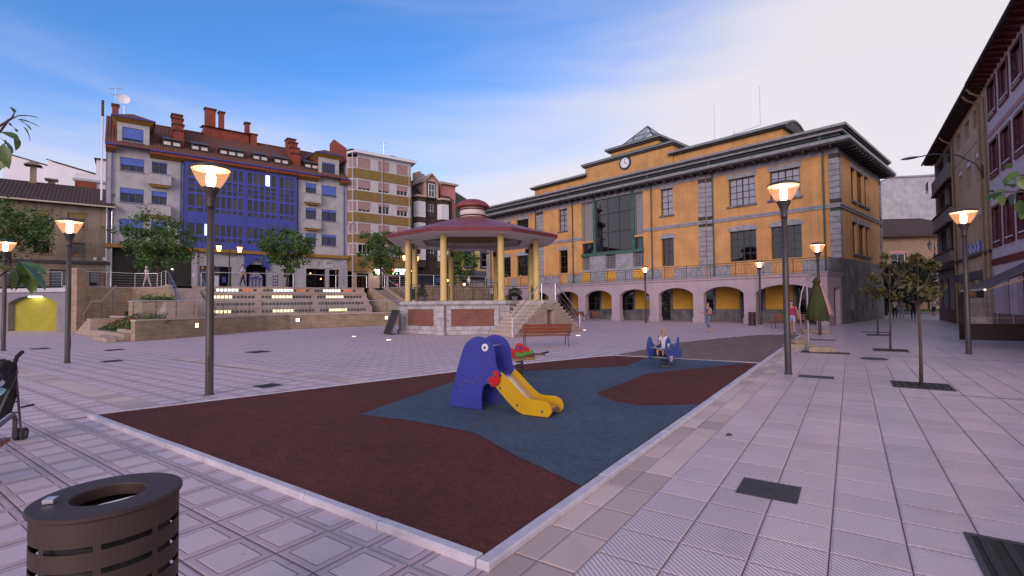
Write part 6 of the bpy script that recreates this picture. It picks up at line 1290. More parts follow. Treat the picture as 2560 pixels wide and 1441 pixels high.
# bay window house at the far end
bh = house('bay_house', 'narrow house with dark timber bay windows and washing hung out', 3.02, 11.4, 'bay_wall', [(3.5, 6.4), (6.9, 10.6)], [(8.1, 9.75), (5.1, 6.85), (11.1, 12.2)], 12.7, 'eave_wood', ground=[(3.4, 5.8, .3, 3.7), (6.4, 8.4, 0, 3.2), (9.0, 10.9, .3, 3.2)])
for z0, z1 in ((6.95, 7.9), (9.9, 10.9), (4.25, 5.0)): bx('bay_panel', bh, 'bay_wall', -10.9, -3.3, -.28, -.0, z0, z1)
for z in (6.9, 9.8, 8.0, 5.02): bx('bay_ledge', bh, 'eave_wood', -11.0, -3.2, -.34, 0, z - .06, z + .04)
bx('shop_fascia', bh, 'eave_wood', -11.2, -3.1, -.4, 0, 3.75, 4.2); bx('shop_base', bh, 'wine_red', -11.2, -3.1, -.06, 0, 0, .9)
wsh = thing('washing', 'purple washing hanging from the top window of the far bay house', 'laundry', rpt(10.4, -.6, 10.95), RROT)
for i, (w_, h_) in enumerate(((.45, .8), (.35, .6), (.4, .95))): mb = MB(); x = -.7 + .48 * i; [mb.quad((x + w_ * q / 5, -.03 * (q % 2), -h_), (x + w_ * (q + 1) / 5, -.03 * ((q + 1) % 2), -h_), (x + w_ * (q + 1) / 5, -.03 * ((q + 1) % 2), 0), (x + w_ * q / 5, -.03 * (q % 2), 0)) for q in range(5)]; mb.build('cloth', 'purple_trim' if i != 1 else 'white_wall', wsh)
MB().tube([(-.9, -.02, .01), (1.0, -.02, .01)], .012, 5).build('line', 'steel', wsh)
# shared deep eaves, rafter by rafter
for hs, s0, s1, step in ((lh, -25.0, -6.62, .62), (th_, -6.58, 2.98, .5), (bh, 3.02, 11.8, .5)):
    zt = 12.75 if hs is lh else 12.7
    mb = MB(); mb.add([(-s1, -.68, zt + .12), (-s0, -.68, zt + .12), (-s0, 5, zt + 2.2), (-s1, 5, zt + 2.2), (-s1, -.68, zt + .02), (-s0, -.68, zt + .02), (-s0, 0, zt + .3), (-s1, 0, zt + .3)], [(0, 1, 2, 3), (5, 4, 7, 6), (4, 5, 1, 0)]); mb.build('eave_boards', 'eave_wood', hs)
    mb = MB(); mb.add([(-s1, -.69, zt + .13), (-s0, -.69, zt + .13), (-s0, 5, zt + 2.25), (-s1, 5, zt + 2.25)], [(0, 1, 2, 3)]); mb.build('tiled_roof', 'tile_roof_dark', hs)
    MB().tube([(-s1, -.74, zt + .02), (-s0, -.74, zt + .02)], .07, 8).build('gutter', 'eave_dark', hs)
    n_ = int((s1 - s0) / step)
    for i in range(n_): x = -s1 + .2 + (s1 - s0 - .4) * i / (n_ - 1); mb = MB(); mb.prism([(-.62, zt - .08), (0, zt - .18), (0, zt + .22), (-.62, zt + .02)], x - .06, x + .06, 'x'); mb.build('rafter', 'eave_wood' if hs is not lh else 'wine_red', hs)
bx('upper_roof', lh, 'eave_wood', 10.5, 25, .4, 6, 14.2, 14.5); bx('chimney', lh, 'white_wall', 9.3, 9.9, 2.0, 2.8, 13.2, 15.0)
# swan-neck street light on the tan house
s_, z_ = FR(2460, 425)
sl = thing('wall_street_light', 'swan-neck street light on a curved arm fixed to the tan house', 'street light', rpt(s_, 0, z_), RROT)
bx('wall_plate', sl, 'dark_metal', -.08, .08, -.08, 0, -.45, .25); MB().tube([(0, -.05, -.3), (0, -.3, .35), (0, -1.0, .95), (0, -2.0, 1.2), (0, -2.7, 1.15)], .035, 8).build('arm', 'grey_panel', sl)
mb = MB(); mb.lathe([(.03, -.42), (.12, -.25), (.15, 0), (.12, .25), (.04, .4)], 12); lo = mb.build('lamp_head', 'grey_panel', sl, True); lo.rotation_euler = (rad(92), 0, 0); lo.location = (0, -3.0, 1.15); lo.scale = (1, .5, 1)
# awning with side wind screen
Aa, Bb = Vector((16.7, 18.15)), Vector((14.53, 15.0)); dirn = (Bb - Aa).normalized(); aw = thing('awning', 'brown striped shop awning with gold lettering on its scalloped valance', 'awning', (Aa.x, Aa.y, 0), math.atan2(dirn.y, dirn.x)); AL = (Bb - Aa).length
zf, zw, pj = 1.95, 3.5, 2.62
nstripe = 11
for i in range(nstripe):
    y0, y1 = pj * i / nstripe, pj * (i + 1) / nstripe
    mb = MB(); f0, f1 = i / nstripe, (i + 1) / nstripe
    x0, x1 = AL * f0, AL * f1
    mb.add([(x0, 0, zf), (x1, 0, zf), (x1, pj, zw), (x0, pj, zw), (x0, 0, zf - .012), (x1, 0, zf - .012), (x1, pj, zw - .012), (x0, pj, zw - .012)], [(0, 1, 2, 3), (7, 6, 5, 4)]); mb.build('cloth_strip', 'awning_cloth' if i % 4 else 'awning_stripe', aw)
MB().tube([(-.03, 0, zf), (AL + .03, 0, zf)], .035, 8).build('front_bar', 'steel', aw)
mb = MB(); nsc = 24
for i in range(nsc):
    x0, x1 = AL * i / nsc, AL * (i + 1) / nsc; mb.add([(x0, -.02, zf), (x1, -.02, zf), (x1, -.02, zf - .23), ((x0 + x1) / 2, -.02, zf - .27), (x0, -.02, zf - .23)], [(4, 3, 2, 1, 0), (0, 1, 2, 3, 4)])
mb.build('valance', 'awning_stripe', aw); text_obj('valance_lettering', 'CASA MANOLA', 'lettering_gold', aw, (AL / 2, -.035, zf - .13), .27, depth=.004)
for x in (.4, AL - .25): MB().tube([(x, .05, zf + .0), (x, pj * .5, zf + .45), (x, pj, zw - .5)], .025, 6).build('folding_arm', 'tan_pipe', aw)
ws = thing('wind_screen', 'clear plastic wind screen with dark maroon skirt under the awning', 'screen', (Aa.x + .35, Aa.y + .5, 0), math.atan2(_rn[1], _rn[0])); wl_ = 4.2
mb = MB(); mb.quad((0, 0, .12), (wl_, 0, .12), (wl_, 0, .78), (0, 0, .72)); mb.quad((0, -.03, .72), (wl_, -.03, .78), (wl_, -.03, .12), (0, -.03, .12)); mb.build('skirt', 'maroon_sheet', ws); bx('edge_strip', ws, 'maroon_sheet', -.02, .22, -.03, .01, .12, 1.9)
mb = MB(); mb.quad((.2, -.01, .74), (wl_, -.01, .78), (wl_, -.01, 2.9), (.2, -.01, 1.85)); mb.build('clear_panel', 'clear_sheet', ws)
mb = MB(); [mb.box(.2 + .42 * i, .215 + .42 * i, -.02, -.012, .74, 1.9) for i in range(10)]; [mb.box(.2, wl_, -.02, -.012, .95 + .3 * j, .962 + .3 * j) for j in range(4)]; mb.build('seams', 'cream', ws)
# ---- end of the street: blank grey gable, hipped house, garden wall
gb2 = thing('blank_gable_building', 'tall pale grey blank gable wall closing the street', 'building', (56, 76, 0), rad(-8))
brick_mat('grey_render', (0.37, 0.37, 0.41), (0.42, 0.42, 0.46), (0.36, 0.36, 0.40), 2.6, 1.1, bump=.15, mort=.02)
mb = MB(); mb.prism([(-9, 0), (24, 0), (24, 21.5), (3, 20.6), (.2, 18.8), (-9, 18.8)], 0, 14, 'y'); mb.build('wall', 'grey_render', gb2); bx('parapet', gb2, 'eave_metal', 2.0, 24, -.2, .4, 20.5, 20.75); bx('corner_cowl', gb2, 'pink_render', .6, 1.2, -.3, .4, 19.0, 19.9)
hh_ = thing('hipped_house', 'peach house with a brown hipped roof beyond the street trees', 'building', (45.5, 62, 0), rad(-6))
mb = MB(); wall(mb, -3, 14, 0, 9.6, [(2.6, 4.4, 5.8, 7.4), (7.5, 9.3, 5.8, 7.4), (2.6, 4.4, 1.2, 3.6), (10.8, 12.4, 5.8, 7.4)], 0, .25); mb.quad((-3, 0, 0), (-3, 10, 0), (-3, 10, 9.6), (-3, 0, 9.6)); mat('peach_wall', (0.27, 0.185, 0.125), .9, .1, 1); mb.build('wall', 'peach_wall', hh_)
for x in (2.6, 7.5, 10.8): w_ = window(hh_, x, x + 1.7, 5.8, 7.4, .12, 2, 2, 'white_frame', 'glass', .08); bx('window_surround', hh_, 'pink_band', x - .3, x + 2.0, -.06, 0, 7.4, 7.75)
bx('dark_interior', hh_, 'interior', -2.9, 13.9, .9, .95, 0, 9.5)
z = 0
for i in range(20): bx('quoin', hh_, 'pink_band', -3.04, -3 + (.7 if i % 2 else .45), -.05, .1, .48 * i, .48 * i + .45)
mb = MB(); mb.add([(-4, -1, 9.6), (15, -1, 9.6), (15, 11, 9.6), (-4, 11, 9.6), (3.5, 5, 12.6), (9.5, 5, 12.6)], [(0, 1, 5, 4), (1, 2, 5), (2, 3, 4, 5), (3, 0, 4), (3, 2, 1, 0)]); mb.build('hipped_roof', 'tile_roof_dark', hh_); bx('eave', hh_, 'eave_wood', -4, 15, -1.02, -.9, 9.45, 9.62)
bx('roof_light', hh_, 'window_glow', 9.4, 10.1, .55, .7, 10.55, 10.75)
mat('lawn', (0.045, 0.09, 0.02), .9, .3, 2)
gd = thing('garden_kerb', 'raised kerbed lawn at the end of the promenade', 'garden', (38.5, 54, 0), rad(-10)); mb = MB(); mb.box(-2.5, 16, 0, 6, 0, .3); mb.build('kerb', 'granite_dark', gd); bx('lawn', gd, 'lawn', -2.3, 15.8, .2, 5.8, .3, .42)
# ================================================================== lamps and street furniture
mat('lamp_brown', (0.048, 0.036, 0.036), 0.45, 0.08, 6); mat('bench_wood', (0.20, 0.050, 0.016), 0.45, 0.25, 4, .15, 40); mat('bench_iron', (0.085, 0.08, 0.095), 0.45, 0.1, 6)
emit('bulb_hot', (1.0, 0.62, 0.38), 50.0)
def bowl_mat():
    m = bpy.data.materials.new('lamp_bowl'); m.use_nodes = True; t = m.node_tree; t.nodes.clear(); o = t.nodes.new('ShaderNodeOutputMaterial')
    tr = t.nodes.new('ShaderNodeBsdfTransparent'); tr.inputs[0].default_value = (1.0, .80, .68, 1); tl_ = t.nodes.new('ShaderNodeEmission'); tl_.inputs[0].default_value = (1.0, .50, .24, 1); tl_.inputs[1].default_value = 1.1; gl = t.nodes.new('ShaderNodeBsdfGlossy'); gl.inputs['Roughness'].default_value = .08; gl.inputs['Color'].default_value = (.8, .8, .8, 1)
    m1 = t.nodes.new('ShaderNodeMixShader'); m1.inputs[0].default_value = .22; t.links.new(tr.outputs[0], m1.inputs[1]); t.links.new(tl_.outputs[0], m1.inputs[2]); m2 = t.nodes.new('ShaderNodeMixShader'); m2.inputs[0].default_value = .05; t.links.new(m1.outputs[0], m2.inputs[1]); t.links.new(gl.outputs[0], m2.inputs[2]); t.links.new(m2.outputs[0], o.inputs[0]); M['lamp_bowl'] = m
bowl_mat(); mat('reflector_white', (0.8, 0.62, 0.5), 0.5, 0, 1)
def make_lamp(label):
    t = thing('street_lamp', label, 'street lamp', (0, 0, 0), 0, 'bowl-topped lamp posts around the plaza')
    mb = MB(); mb.lathe([(.088, 0), (.088, .02), (.072, .03), (.068, 2.0), (.060, 3.62)], 14); mb.build('post', 'lamp_brown', t, True)
    MB().lathe([(.066, 3.58), (.072, 3.64), (.070, 3.72), (.095, 3.84), (.150, 3.96), (.155, 3.985)], 18).build('collar', 'lamp_brown', t, True)
    MB().box(-.03, .03, -.078, -.05, .45, .75).build('service_door', 'lamp_brown', t)
    MB().lathe([(.148, 3.985), (.20, 4.06), (.255, 4.16), (.305, 4.27), (.335, 4.345)], 28, cap=False).build('bowl', 'lamp_bowl', t, True)
    mb = MB(); mb.lathe([(.0, 4.335), (.325, 4.335)], 28, cap=False); mb.build('reflector', 'reflector_white', t, True)
    MB().lathe([(.335, 4.34), (.345, 4.36), (.30, 4.40), (.18, 4.445), (.06, 4.465), (.001, 4.468)], 28, cap=False).build('cap', 'lamp_brown', t, True)
    MB().lathe([(.001, 4.0), (.055, 4.01), (.075, 4.06), (.080, 4.20), (.06, 4.28), (.001, 4.29)], 14, cap=False).build('bulb', 'bulb_hot', t, True)
    return t
lamps = [((523, 988), 'lit lamp post in front of the blue-glazed house, beside the red rubber'), ((168, 908), 'lit lamp post in front of the tall stone wall by the yellow niche'), ((8, 877), 'lit lamp post standing directly before the yellow arched niche'),
         ((1971, 936), 'lit lamp post beside the pale border strip and timber deck'), ((2422, 885), 'lit lamp post standing beside the brown awning'), ((1615, 808), 'lit lamp post before the arcade, under the glazed bay'),
         ((1902, 812), 'lit lamp post before the arcade, next to the litter bin'), ((2050, 838), 'lit lamp post behind the green parasol at the building corner'), ((1336, 797), 'lit lamp post before the arcade, the one closest to the bandstand stairs'), ((1161, 792), 'lit lamp post behind the bandstand below the far terrace wall')]
L0_ = make_lamp(lamps[0][1])
for i, (p, lab) in enumerate(lamps):
    g = G(*p)
    if i == 0: L0_.location = (g[0], g[1], 0)
    else: clone(L0_, (g[0], g[1], 0), random.uniform(0, 6), lab)
# twin-lantern cast iron lamps on the upper street
emit('lantern_glow', (1.0, 0.33, 0.07), 7.0); mat('lantern_dull', (0.2, 0.2, 0.22), .2, 0, 1)
def make_lantern(label, p, rz):
    t = thing('lantern_post', label, 'street lamp', p, rz, 'twin lantern lamps on the upper street')
    MB().lathe([(.16, 0), (.16, .25), (.10, .4), (.085, 1.1), (.06, 1.2), (.05, 3.1), (.07, 3.15), (.035, 3.3), (.03, 3.85), (.001, 4.05)], 10).build('column', 'dark_metal', t, True)
    for sg in (-1, 1):
        mb = MB(); mb.tube([(0, 0, 2.75), (sg * .3, 0, 2.62), (sg * .62, 0, 2.72), (sg * .78, 0, 2.95)], .022, 6); mb.tube([(sg * .12 * 1, 0, 3.0), (sg * .35, 0, 2.88), (sg * .5, 0, 2.72)], .015, 5); mb.tube([(sg * (.45 + .09 * math.cos(a)), 0, 2.82 + .09 * math.sin(a)) for a in [6.28 * q / 8 for q in range(9)]], .012, 5); ar_ = mb.build('bracket', 'dark_metal', t)
        x = sg * .78; MB().lathe([(.11, 2.97), (.20, 3.42)], 6, (x, 0, 0)).build('lantern_glass', 'lantern_glow', t); mb = MB(); mb.lathe([(.24, 3.42), (.20, 3.5), (.09, 3.62), (.08, 3.74), (.11, 3.78), (.001, 3.86)], 6, (x, 0, 0)); mb.lathe([(.12, 2.93), (.12, 2.97)], 6, (x, 0, 0)); mb.build('lantern_cap', 'dark_metal', t)
    return t
q = DP(573, 700, 40.5); lp = make_lantern('twin lantern lamp glowing before the blue porch', (q[0], q[1], TZ), rad(47)); q = DP(1027, 700, 50.5); clone(lp, (q[0], q[1], TZ + .0), rad(47), 'twin lantern lamp glowing behind the bandstand column'); q = DP(2337, 640, 52); l3 = clone(lp, (q[0], q[1], 4.0), rad(20), 'twin lantern lamp standing among trees at the end of the promenade')
l3me = MB().lathe([(.11, 2.97), (.20, 3.42)], 6)
for c_ in l3.children:
    if c_.name.startswith('lantern_glass'): c_.data = c_.data.copy(); c_.data.materials.clear(); c_.data.materials.append(M['lantern_dull'])
# wall flood lights on brackets
s_, z_ = FS(262, 518); wf = thing('wall_floodlight', 'floodlight on a bent bracket at the corner of the grey and blue house', 'light', street_pt(.25, -.05, z_), SROT); MB().tube([(0, 0, 0), (.15, -.3, .1), (.3, -.9, .9)], .02, 6).build('bracket', 'dark_metal', wf); bx('lamp_head', wf, 'grey_panel', .15, .45, -1.05, -.75, .9, 1.15)
s_, z_ = FS(862, 575); wf = thing('wall_floodlight', 'street light on a curved arm between grey house and banded block', 'light', street_pt(BW + .1, -.8, z_), SROT); MB().tube([(0, .5, 0), (.1, -.2, .6), (.4, -.9, 1.1), (.75, -1.3, 1.15)], .03, 6).build('bracket', 'grey_panel', wf); mb = MB(); mb.lathe([(.02, -.25), (.09, 0), (.02, .25)], 8); o = mb.build('lamp_head', 'grey_panel', wf, True); o.location = (.9, -1.5, 1.15); o.rotation_euler = (rad(90), 0, rad(35))
# ---------------------------------------------------------------- slatted benches
def make_bench(label, p, rz, L=1.95, group='slatted wooden benches'):
    t = thing('bench', label, 'bench', p, rz, group)
    for k, (y, z) in enumerate(((-.02, .44), (.10, .445), (.22, .445), (.34, .44))): bx('seat_slat', t, 'bench_wood', -L / 2, L / 2, y, y + .1, z - .035, z)
    for k in range(3):
        mb = MB(); y0, z0 = .44 + .035 * k, .52 + .125 * k; mb.add([(-L / 2, y0, z0), (L / 2, y0, z0), (L / 2, y0 + .03, z0 + .1), (-L / 2, y0 + .03, z0 + .1), (-L / 2, y0 + .035, z0 - .01), (L / 2, y0 + .035, z0 - .01), (L / 2, y0 + .065, z0 + .09), (-L / 2, y0 + .065, z0 + .09)], [(0, 1, 2, 3), (7, 6, 5, 4), (3, 2, 6, 7), (0, 4, 5, 1), (0, 3, 7, 4), (1, 5, 6, 2)]); mb.build('back_slat', 'bench_wood', t)
    for sx in (-L / 2 + .12, L / 2 - .12):
        mb = MB(); mb.tube([(sx, -.08, 0), (sx, -.02, .36), (sx, .03, .4), (sx, .42, .4)], .022, 6); mb.build('leg', 'bench_iron', t); mb = MB(); mb.tube([(sx, .56, 0), (sx, .47, .36), (sx, .44, .42), (sx, .56, .88)], .022, 6); mb.build('leg', 'bench_iron', t)
    for sx in (-L / 2 - .02, L / 2 + .02): MB().tube([(sx, -.04, .42), (sx, -.06, .60), (sx, 0, .66), (sx, .3, .64), (sx, .47, .62)], .02, 6).build('armrest', 'bench_iron', t)
    return t
# seen from behind: back towards the camera
b0 = make_bench('slatted wooden bench between the bandstand stairs and the spring rockers', (1.27, 19.25, 0), rad(180 + 6), 1.9)
q = G(1447, 803); clone(b0, (q[0], q[1], 0), rad(180 - 45), 'slatted bench under the arcade pillar beside a wooden chair'); q = G(1968, 823); clone(b0, (q[0], q[1], 0), rad(-48), 'slatted bench by the arcade behind the green parasol')
def make_chair(label, p, rz):
    t = thing('terrace_chair', label, 'chair', p, rz, 'wooden terrace seats by the arcade')
    for k in range(4): bx('seat_slat', t, 'bench_wood', -.26, .26, .0 + .11 * k, .1 + .11 * k, .41, .44)
    for k in range(3): bx('back_slat', t, 'bench_wood', -.26, .26, .46 + .02 * k, .485 + .02 * k, .52 + .12 * k, .62 + .12 * k)
    for sx in (-.24, .24): MB().tube([(sx, -.08, 0), (sx, .0, .4), (sx, .45, .42), (sx, .56, .88)], .018, 6).build('leg', 'bench_iron', t); MB().tube([(sx, .6, 0), (sx, .42, .42)], .018, 6).build('leg', 'bench_iron', t)
    return t
q = G(1492, 803); make_chair('wooden terrace chair under the arcade next to the far bench', (q[0], q[1], 0), rad(150))
# bench cut by the left edge of the picture
b1 = clone(b0, (-5.70, 4.28, 0), rad(212), 'slatted bench beside the pushchair near the brown litter bin')
# ---------------------------------------------------------------- litter bins
mat('bin_brown', (0.044, 0.025, 0.020), 0.6, 0.12, 5, spec=.5)
def make_bin(label, p, rz, r=.24, H=.93):
    t = thing('litter_bin', label, 'bin', p, rz, 'slotted metal litter bins')
    n = 64; mb = MB(); rows_ = 5; slot = 3
    # drum of bands joined by ribs, real slots between them
    bands = [(0.05, .20)] + [(.225 + .082 * k,   .225 + .082 * k + .062) for k in range(7)] + [(.799, .885)]
    for z0, z1 in bands:
        o = len(mb.v)
        mb.lathe([(r - .004, z0), (r, z0), (r, z1), (r - .004, z1)], n, cap=False)
    db = mb.build('drum', 'bin_brown', t)
    for k in range(8):
        a0 = 2 * math.pi * k / 8 + .2; mbk = MB()
        for z0, z1 in zip([q_[1] for q_ in bands[:-1]], [q_[0] for q_ in bands[1:]]):
            pts = [(a0 + .10 * q_ / 3) for q_ in range(4)]
            for q_ in range(3): mbk.quad((r * math.cos(pts[q_]), r * math.sin(pts[q_]), z0), (r * math.cos(pts[q_ + 1]), r * math.sin(pts[q_ + 1]), z0), (r * math.cos(pts[q_ + 1]), r * math.sin(pts[q_ + 1]), z1), (r * math.cos(pts[q_]), r * math.sin(pts[q_]), z1))
        mbk.build('rib', 'bin_brown', t)
    MB().lathe([(r + .006, .885), (r + .012, .89), (r + .012, .902), (r + .008, .905), (.125, .905), (.122, .90), (.122, .86)], n, cap=False).build('top_plate', 'bin_brown', t)
    MB().lathe([(r - .03, .06), (r - .03, .80), (r - .035, .80), (r - .035, .06)], 32, cap=False).build('liner', 'black', t, True)
    MB().lathe([(r - .02, 0), (r - .02, .055), (0, .055)], 32, cap=False).build('base', 'bin_brown', t)
    return t
bin1 = make_bin('big brown slotted litter bin with a round opening in its flat top', (-1.64, 2.0, 0), .3, .235); bin1.scale = (1, 1, 1.045)
MB().box(-.19, -.155, -.06, -.02, .908, .922).build('lid_catch', 'steel', bin1)
q = G(1881, 814); clone(bin1, (q[0], q[1], 0), 1.0, 'small dark litter bin by the arcade pillar and lamp post').scale = (1.0, 1.0, 1)
mat('bag_paper', (0.7, 0.68, 0.72), .7, .1, 6); MB().add([(-.1, -.05, .84), (.11, -.02, .86), (.10, .015, .885), (-.09, -.01, .86)], [(0, 1, 2, 3)]).build('liner_bag', 'bag_paper', bin1)
# ---------------------------------------------------------------- pushchair
mat('pram_black', (0.014, 0.010, 0.014), 0.85, 0.2, 8); mat('pram_grey', (0.16, 0.15, 0.16), 0.4, 0.1, 8, metal=.5); mat('cap_navy', (0.035, 0.045, 0.10), .9, .1, 8); mat('cap_aqua', (0.25, 0.42, 0.52), .9, .1, 8); mat('cap_lilac', (0.50, 0.47, 0.60), .9, .1, 8); mat('tyre', (0.045, 0.038, 0.042), .8, .1, 8)
st_ = thing('pushchair', 'black folding pushchair with caps hung on its handle', 'pushchair', (-6.42, 5.95, 0), rad(200))
# local x points to the handles' left, y towards the child's feet
for sx in (-.2, .2):
    mb = MB(); mb.tube([(sx, -.34, .12), (sx, -.28, .5), (sx, -.2, .92)], .014, 8); mb.build('rear_tube', 'pram_grey', st_)
    mb = MB(); mb.tube([(sx, -.2, .92), (sx, -.18, 1.0), (sx * .98, -.24, 1.08), (sx * .95, -.36, 1.13)], .024, 8); mb.build('handle_grip', 'pram_black', st_)
    mb = MB(); mb.tube([(sx, -.22, .86), (sx, .1, .45), (sx * .9, .42, .14)], .013, 8); mb.build('front_tube', 'pram_grey', st_)
    for y in (-.34, .42):
        for dx in (-.035, .035):
            mb = MB(); mb.tube([(sx + dx - .014, y, .078), (sx + dx + .014, y, .078)], .078, 18); w_ = mb.build('wheel', 'tyre', st_); MB().tube([(sx + dx - .017, y, .078), (sx + dx + .017, y, .078)], .03, 10).build('hub', 'pram_grey', w_)
for z, y in ((.5, -.28), (.36, -.31)): MB().tube([(-.2, y, z), (.2, y - .02, z + .03)], .010, 6).build('cross_bar', 'pram_grey', st_)
MB().tube([(-.2, -.33, .42), (-.32, -.37, .44)], .012, 6).build('brake_pedal', 'pram_black', st_)
mb = MB(); mb.prism([(-.25, .88), (-.30, .62), (-.18, .40), (.05, .34), (.34, .36), (.36, .42), (.1, .45), (-.08, .55), (-.12, .9)], -.185, .185, 'x'); mb.build('seat', 'pram_black', st_)
mb = MB(); n = 9; arc = [(-.22 + .44 * i / n - .02, .86 + .20 * math.sin(math.pi * (i + .6) / (n + 1.2))) for i in range(n + 1)]
for i in range(n):
    (y0, z0), (y1, z1) = arc[i], arc[i + 1]; mb.add([(-.21, y0, z0), (.21, y0, z0), (.21, y1, z1), (-.21, y1, z1)], [(0, 1, 2, 3)])
for sx in (-.21, .21): mb.add([(sx, y, z) for y, z in arc] + [(sx, .1, .72), (sx, -.2, .66)], [tuple(range(n + 3))])
mb.build('hood', 'pram_black', st_)
for k, i in enumerate((2, 5, 8)): MB().tube([(-.215, arc[i][0], arc[i][1] - .12), (-.2, arc[i][0], arc[i][1] + .008), (.2, arc[i][0], arc[i][1] + .008), (.215, arc[i][0], arc[i][1] - .12)], .012, 6).build('hood_rib', 'pram_black', st_)
def cap_obj(label, p, m, m2, rz, tilt):
    t = thing('sun_cap', label, 'cap', p, rz, 'caps hung on the pushchair'); mb = MB(); mb.lathe([(.085, 0), (.088, .03), (.07, .08), (.035, .105), (.001, .112)], 16, cap=False); c_ = mb.build('crown', m, t, True); mb = MB(); pts = [(.085 * math.cos(a), .085 * math.sin(a)) for a in [-1 + 2 * i / 8 for i in range(9)]]; out_ = [(.155 * math.cos(a * .75), .12 * math.sin(a * 1.05)) for a in [-1 + 2 * i / 8 for i in range(9)]]
    for i in range(8): mb.quad((*pts[i], .005), (*out_[i], -.012), (*out_[i + 1], -.012), (*pts[i + 1], .005))
    mb.build('peak', m2, t); t.rotation_euler = (rad(tilt), rad(50), rz); t.scale = (.75, .75, .75); return t
cap_obj('navy and white child cap hanging on the pushchair handle', (-6.20, 5.86, .86), 'cap_navy', 'cap_lilac', rad(30), 25); cap_obj('pale blue child cap hanging below the navy one on the pushchair', (-6.19, 5.84, .75), 'cap_aqua', 'cap_aqua', rad(10), 60)
# ---------------------------------------------------------------- slide
mat('slide_blue', (0.040, 0.044, 0.29), 0.38, 0.08, 2); mat('slide_yellow', (0.58, 0.33, 0.006), 0.38, 0.08, 2); mat('slide_red', (0.50, 0.010, 0.012), 0.38, 0.08, 3); mat('bolt_grey', (0.10, 0.09, 0.10), 0.4, 0, 1); mat('chute_steel', (0.62, 0.56, 0.50), 0.26, 0.05, 6, metal=1.0)
sd = thing('slide', 'small blue and yellow toddler slide with round eye and steel chute', 'slide', (-1.05, 7.94, .05), math.atan2(-.521, .854)); SWd = .48
def bez(pts, n=6):
    out_ = []
    m_ = len(pts)
    for i in range(m_):
        p0, p1, p2, p3 = (Vector(pts[(i + k - 1) % m_]) for k in range(4))
        for q_ in range(n):
            t_ = q_ / n; out_.append(tuple(.5 * ((2 * p1) + (p2 - p0) * t_ + (2 * p0 - 5 * p1 + 4 * p2 - p3) * t_ ** 2 + (3 * p1 - p0 - 3 * p2 + p3) * t_ ** 3)))
    return out_
def curve(pts, n=5):
    """smooth open run through points"""
    out_ = []
    for i in range(len(pts) - 1):
        p0 = Vector(pts[max(i - 1, 0)]); p1 = Vector(pts[i]); p2 = Vector(pts[i + 1]); p3 = Vector(pts[min(i + 2, len(pts) - 1)])
        for q_ in range(n): t_ = q_ / n; out_.append(tuple(.5 * ((2 * p1) + (p2 - p0) * t_ + (2 * p0 - 5 * p1 + 4 * p2 - p3) * t_ ** 2 + (3 * p1 - p0 - 3 * p2 + p3) * t_ ** 3)))
    return out_ + [tuple(pts[-1])]
blue_o = [(0, 0)] + [(.66, 0)] + curve([(.66, 0), (.66, .24), (.70, .37), (.80, .42)])[1:] + [(.88, .40), (1.02, .55)] + curve([(1.02, .55), (.95, .66), (.92, .78), (.91, .88), (.87, 1.0), (.79, 1.08), (.69, 1.12), (.58, 1.13), (.48, 1.10), (.38, 1.03), (.30, .92), (.15, .5), (0, 0)])[1:-1]
yel_o = curve([(.86, .40), (1.1, .175), (1.26, .05), (1.38, .0)])[:-1] + [(1.38, 0), (1.79, 0.005)] + curve([(1.79, .005), (1.845, .07), (1.84, .14), (1.80, .20), (1.71, .235), (1.57, .235), (1.44, .25), (1.30, .345), (1.15, .48), (1.0, .60)])[1:]
def panel(name, m, poly, y0, y1, parent, bev=.006):
    bm = bmesh.new(); vs = [bm.verts.new((x, y0, z)) for x, z in poly]; f = bm.faces.new(vs); r = bmesh.ops.extrude_face_region(bm, geom=[f]); bmesh.ops.translate(bm, verts=[v for v in r['geom'] if isinstance(v, bmesh.types.BMVert)], vec=(0, y1 - y0, 0)); bmesh.ops.recalc_face_normals(bm, faces=bm.faces)
    ed = [e for e in bm.edges if abs(e.verts[0].co.y - e.verts[1].co.y) < 1e-6]; bmesh.ops.bevel(bm, geom=ed, offset=bev, segments=2, affect='EDGES'); bmesh.ops.triangulate(bm, faces=[f for f in bm.faces if len(f.verts) > 4])
    me = bpy.data.meshes.new(name); bm.to_mesh(me); bm.free(); me.materials.append(M[m]); return obj(name, me, parent)
for y in (0.0, SWd - .03): panel('side_panel', 'slide_blue', blue_o, y, y + .026, sd)
for y in (.03, SWd - .06): panel('chute_side', 'slide_yellow', yel_o, y, y + .026, sd)
red_o = bez([(.88, .60), (.93, .63), (.985, .58), (1.0, .48), (.96, .41), (.88, .375), (.81, .41), (.775, .46), (.80, .50), (.865, .535)], 4)
for y in (-.018, SWd - .004): panel('red_plate', 'slide_red', red_o, y, y + .018, sd, .004)
ch = curve([(.80, .60), (1.0, .50), (1.2, .32), (1.4, .16), (1.58, .13), (1.80, .11)]); mb = MB()
for i in range(len(ch) - 1): mb.quad((ch[i][0], .056, ch[i][1]), (ch[i + 1][0], .056, ch[i + 1][1]), (ch[i + 1][0], SWd - .06, ch[i + 1][1]), (ch[i][0], SWd - .06, ch[i][1]))
mb.quad((ch[-1][0], .056, ch[-1][1]), (ch[-1][0] + .02, .056, ch[-1][1] - .05), (ch[-1][0] + .02, SWd - .06, ch[-1][1] - .05), (ch[-1][0], SWd - .06, ch[-1][1])); mb.build('chute', 'chute_steel', sd, True)
bx('platform', sd, 'slide_blue', .42, .82, .026, SWd - .03, .57, .60)
for k in range(3): bx('ladder_step', sd, 'pram_black', .1 + .09 * k, .24 + .09 * k, .026, SWd - .03, .15 + .17 * k, .175 + .17 * k)
MB().tube([(.72, 0, .97), (.72, SWd, .97)], .016, 10).build('grab_bar', 'steel', sd)
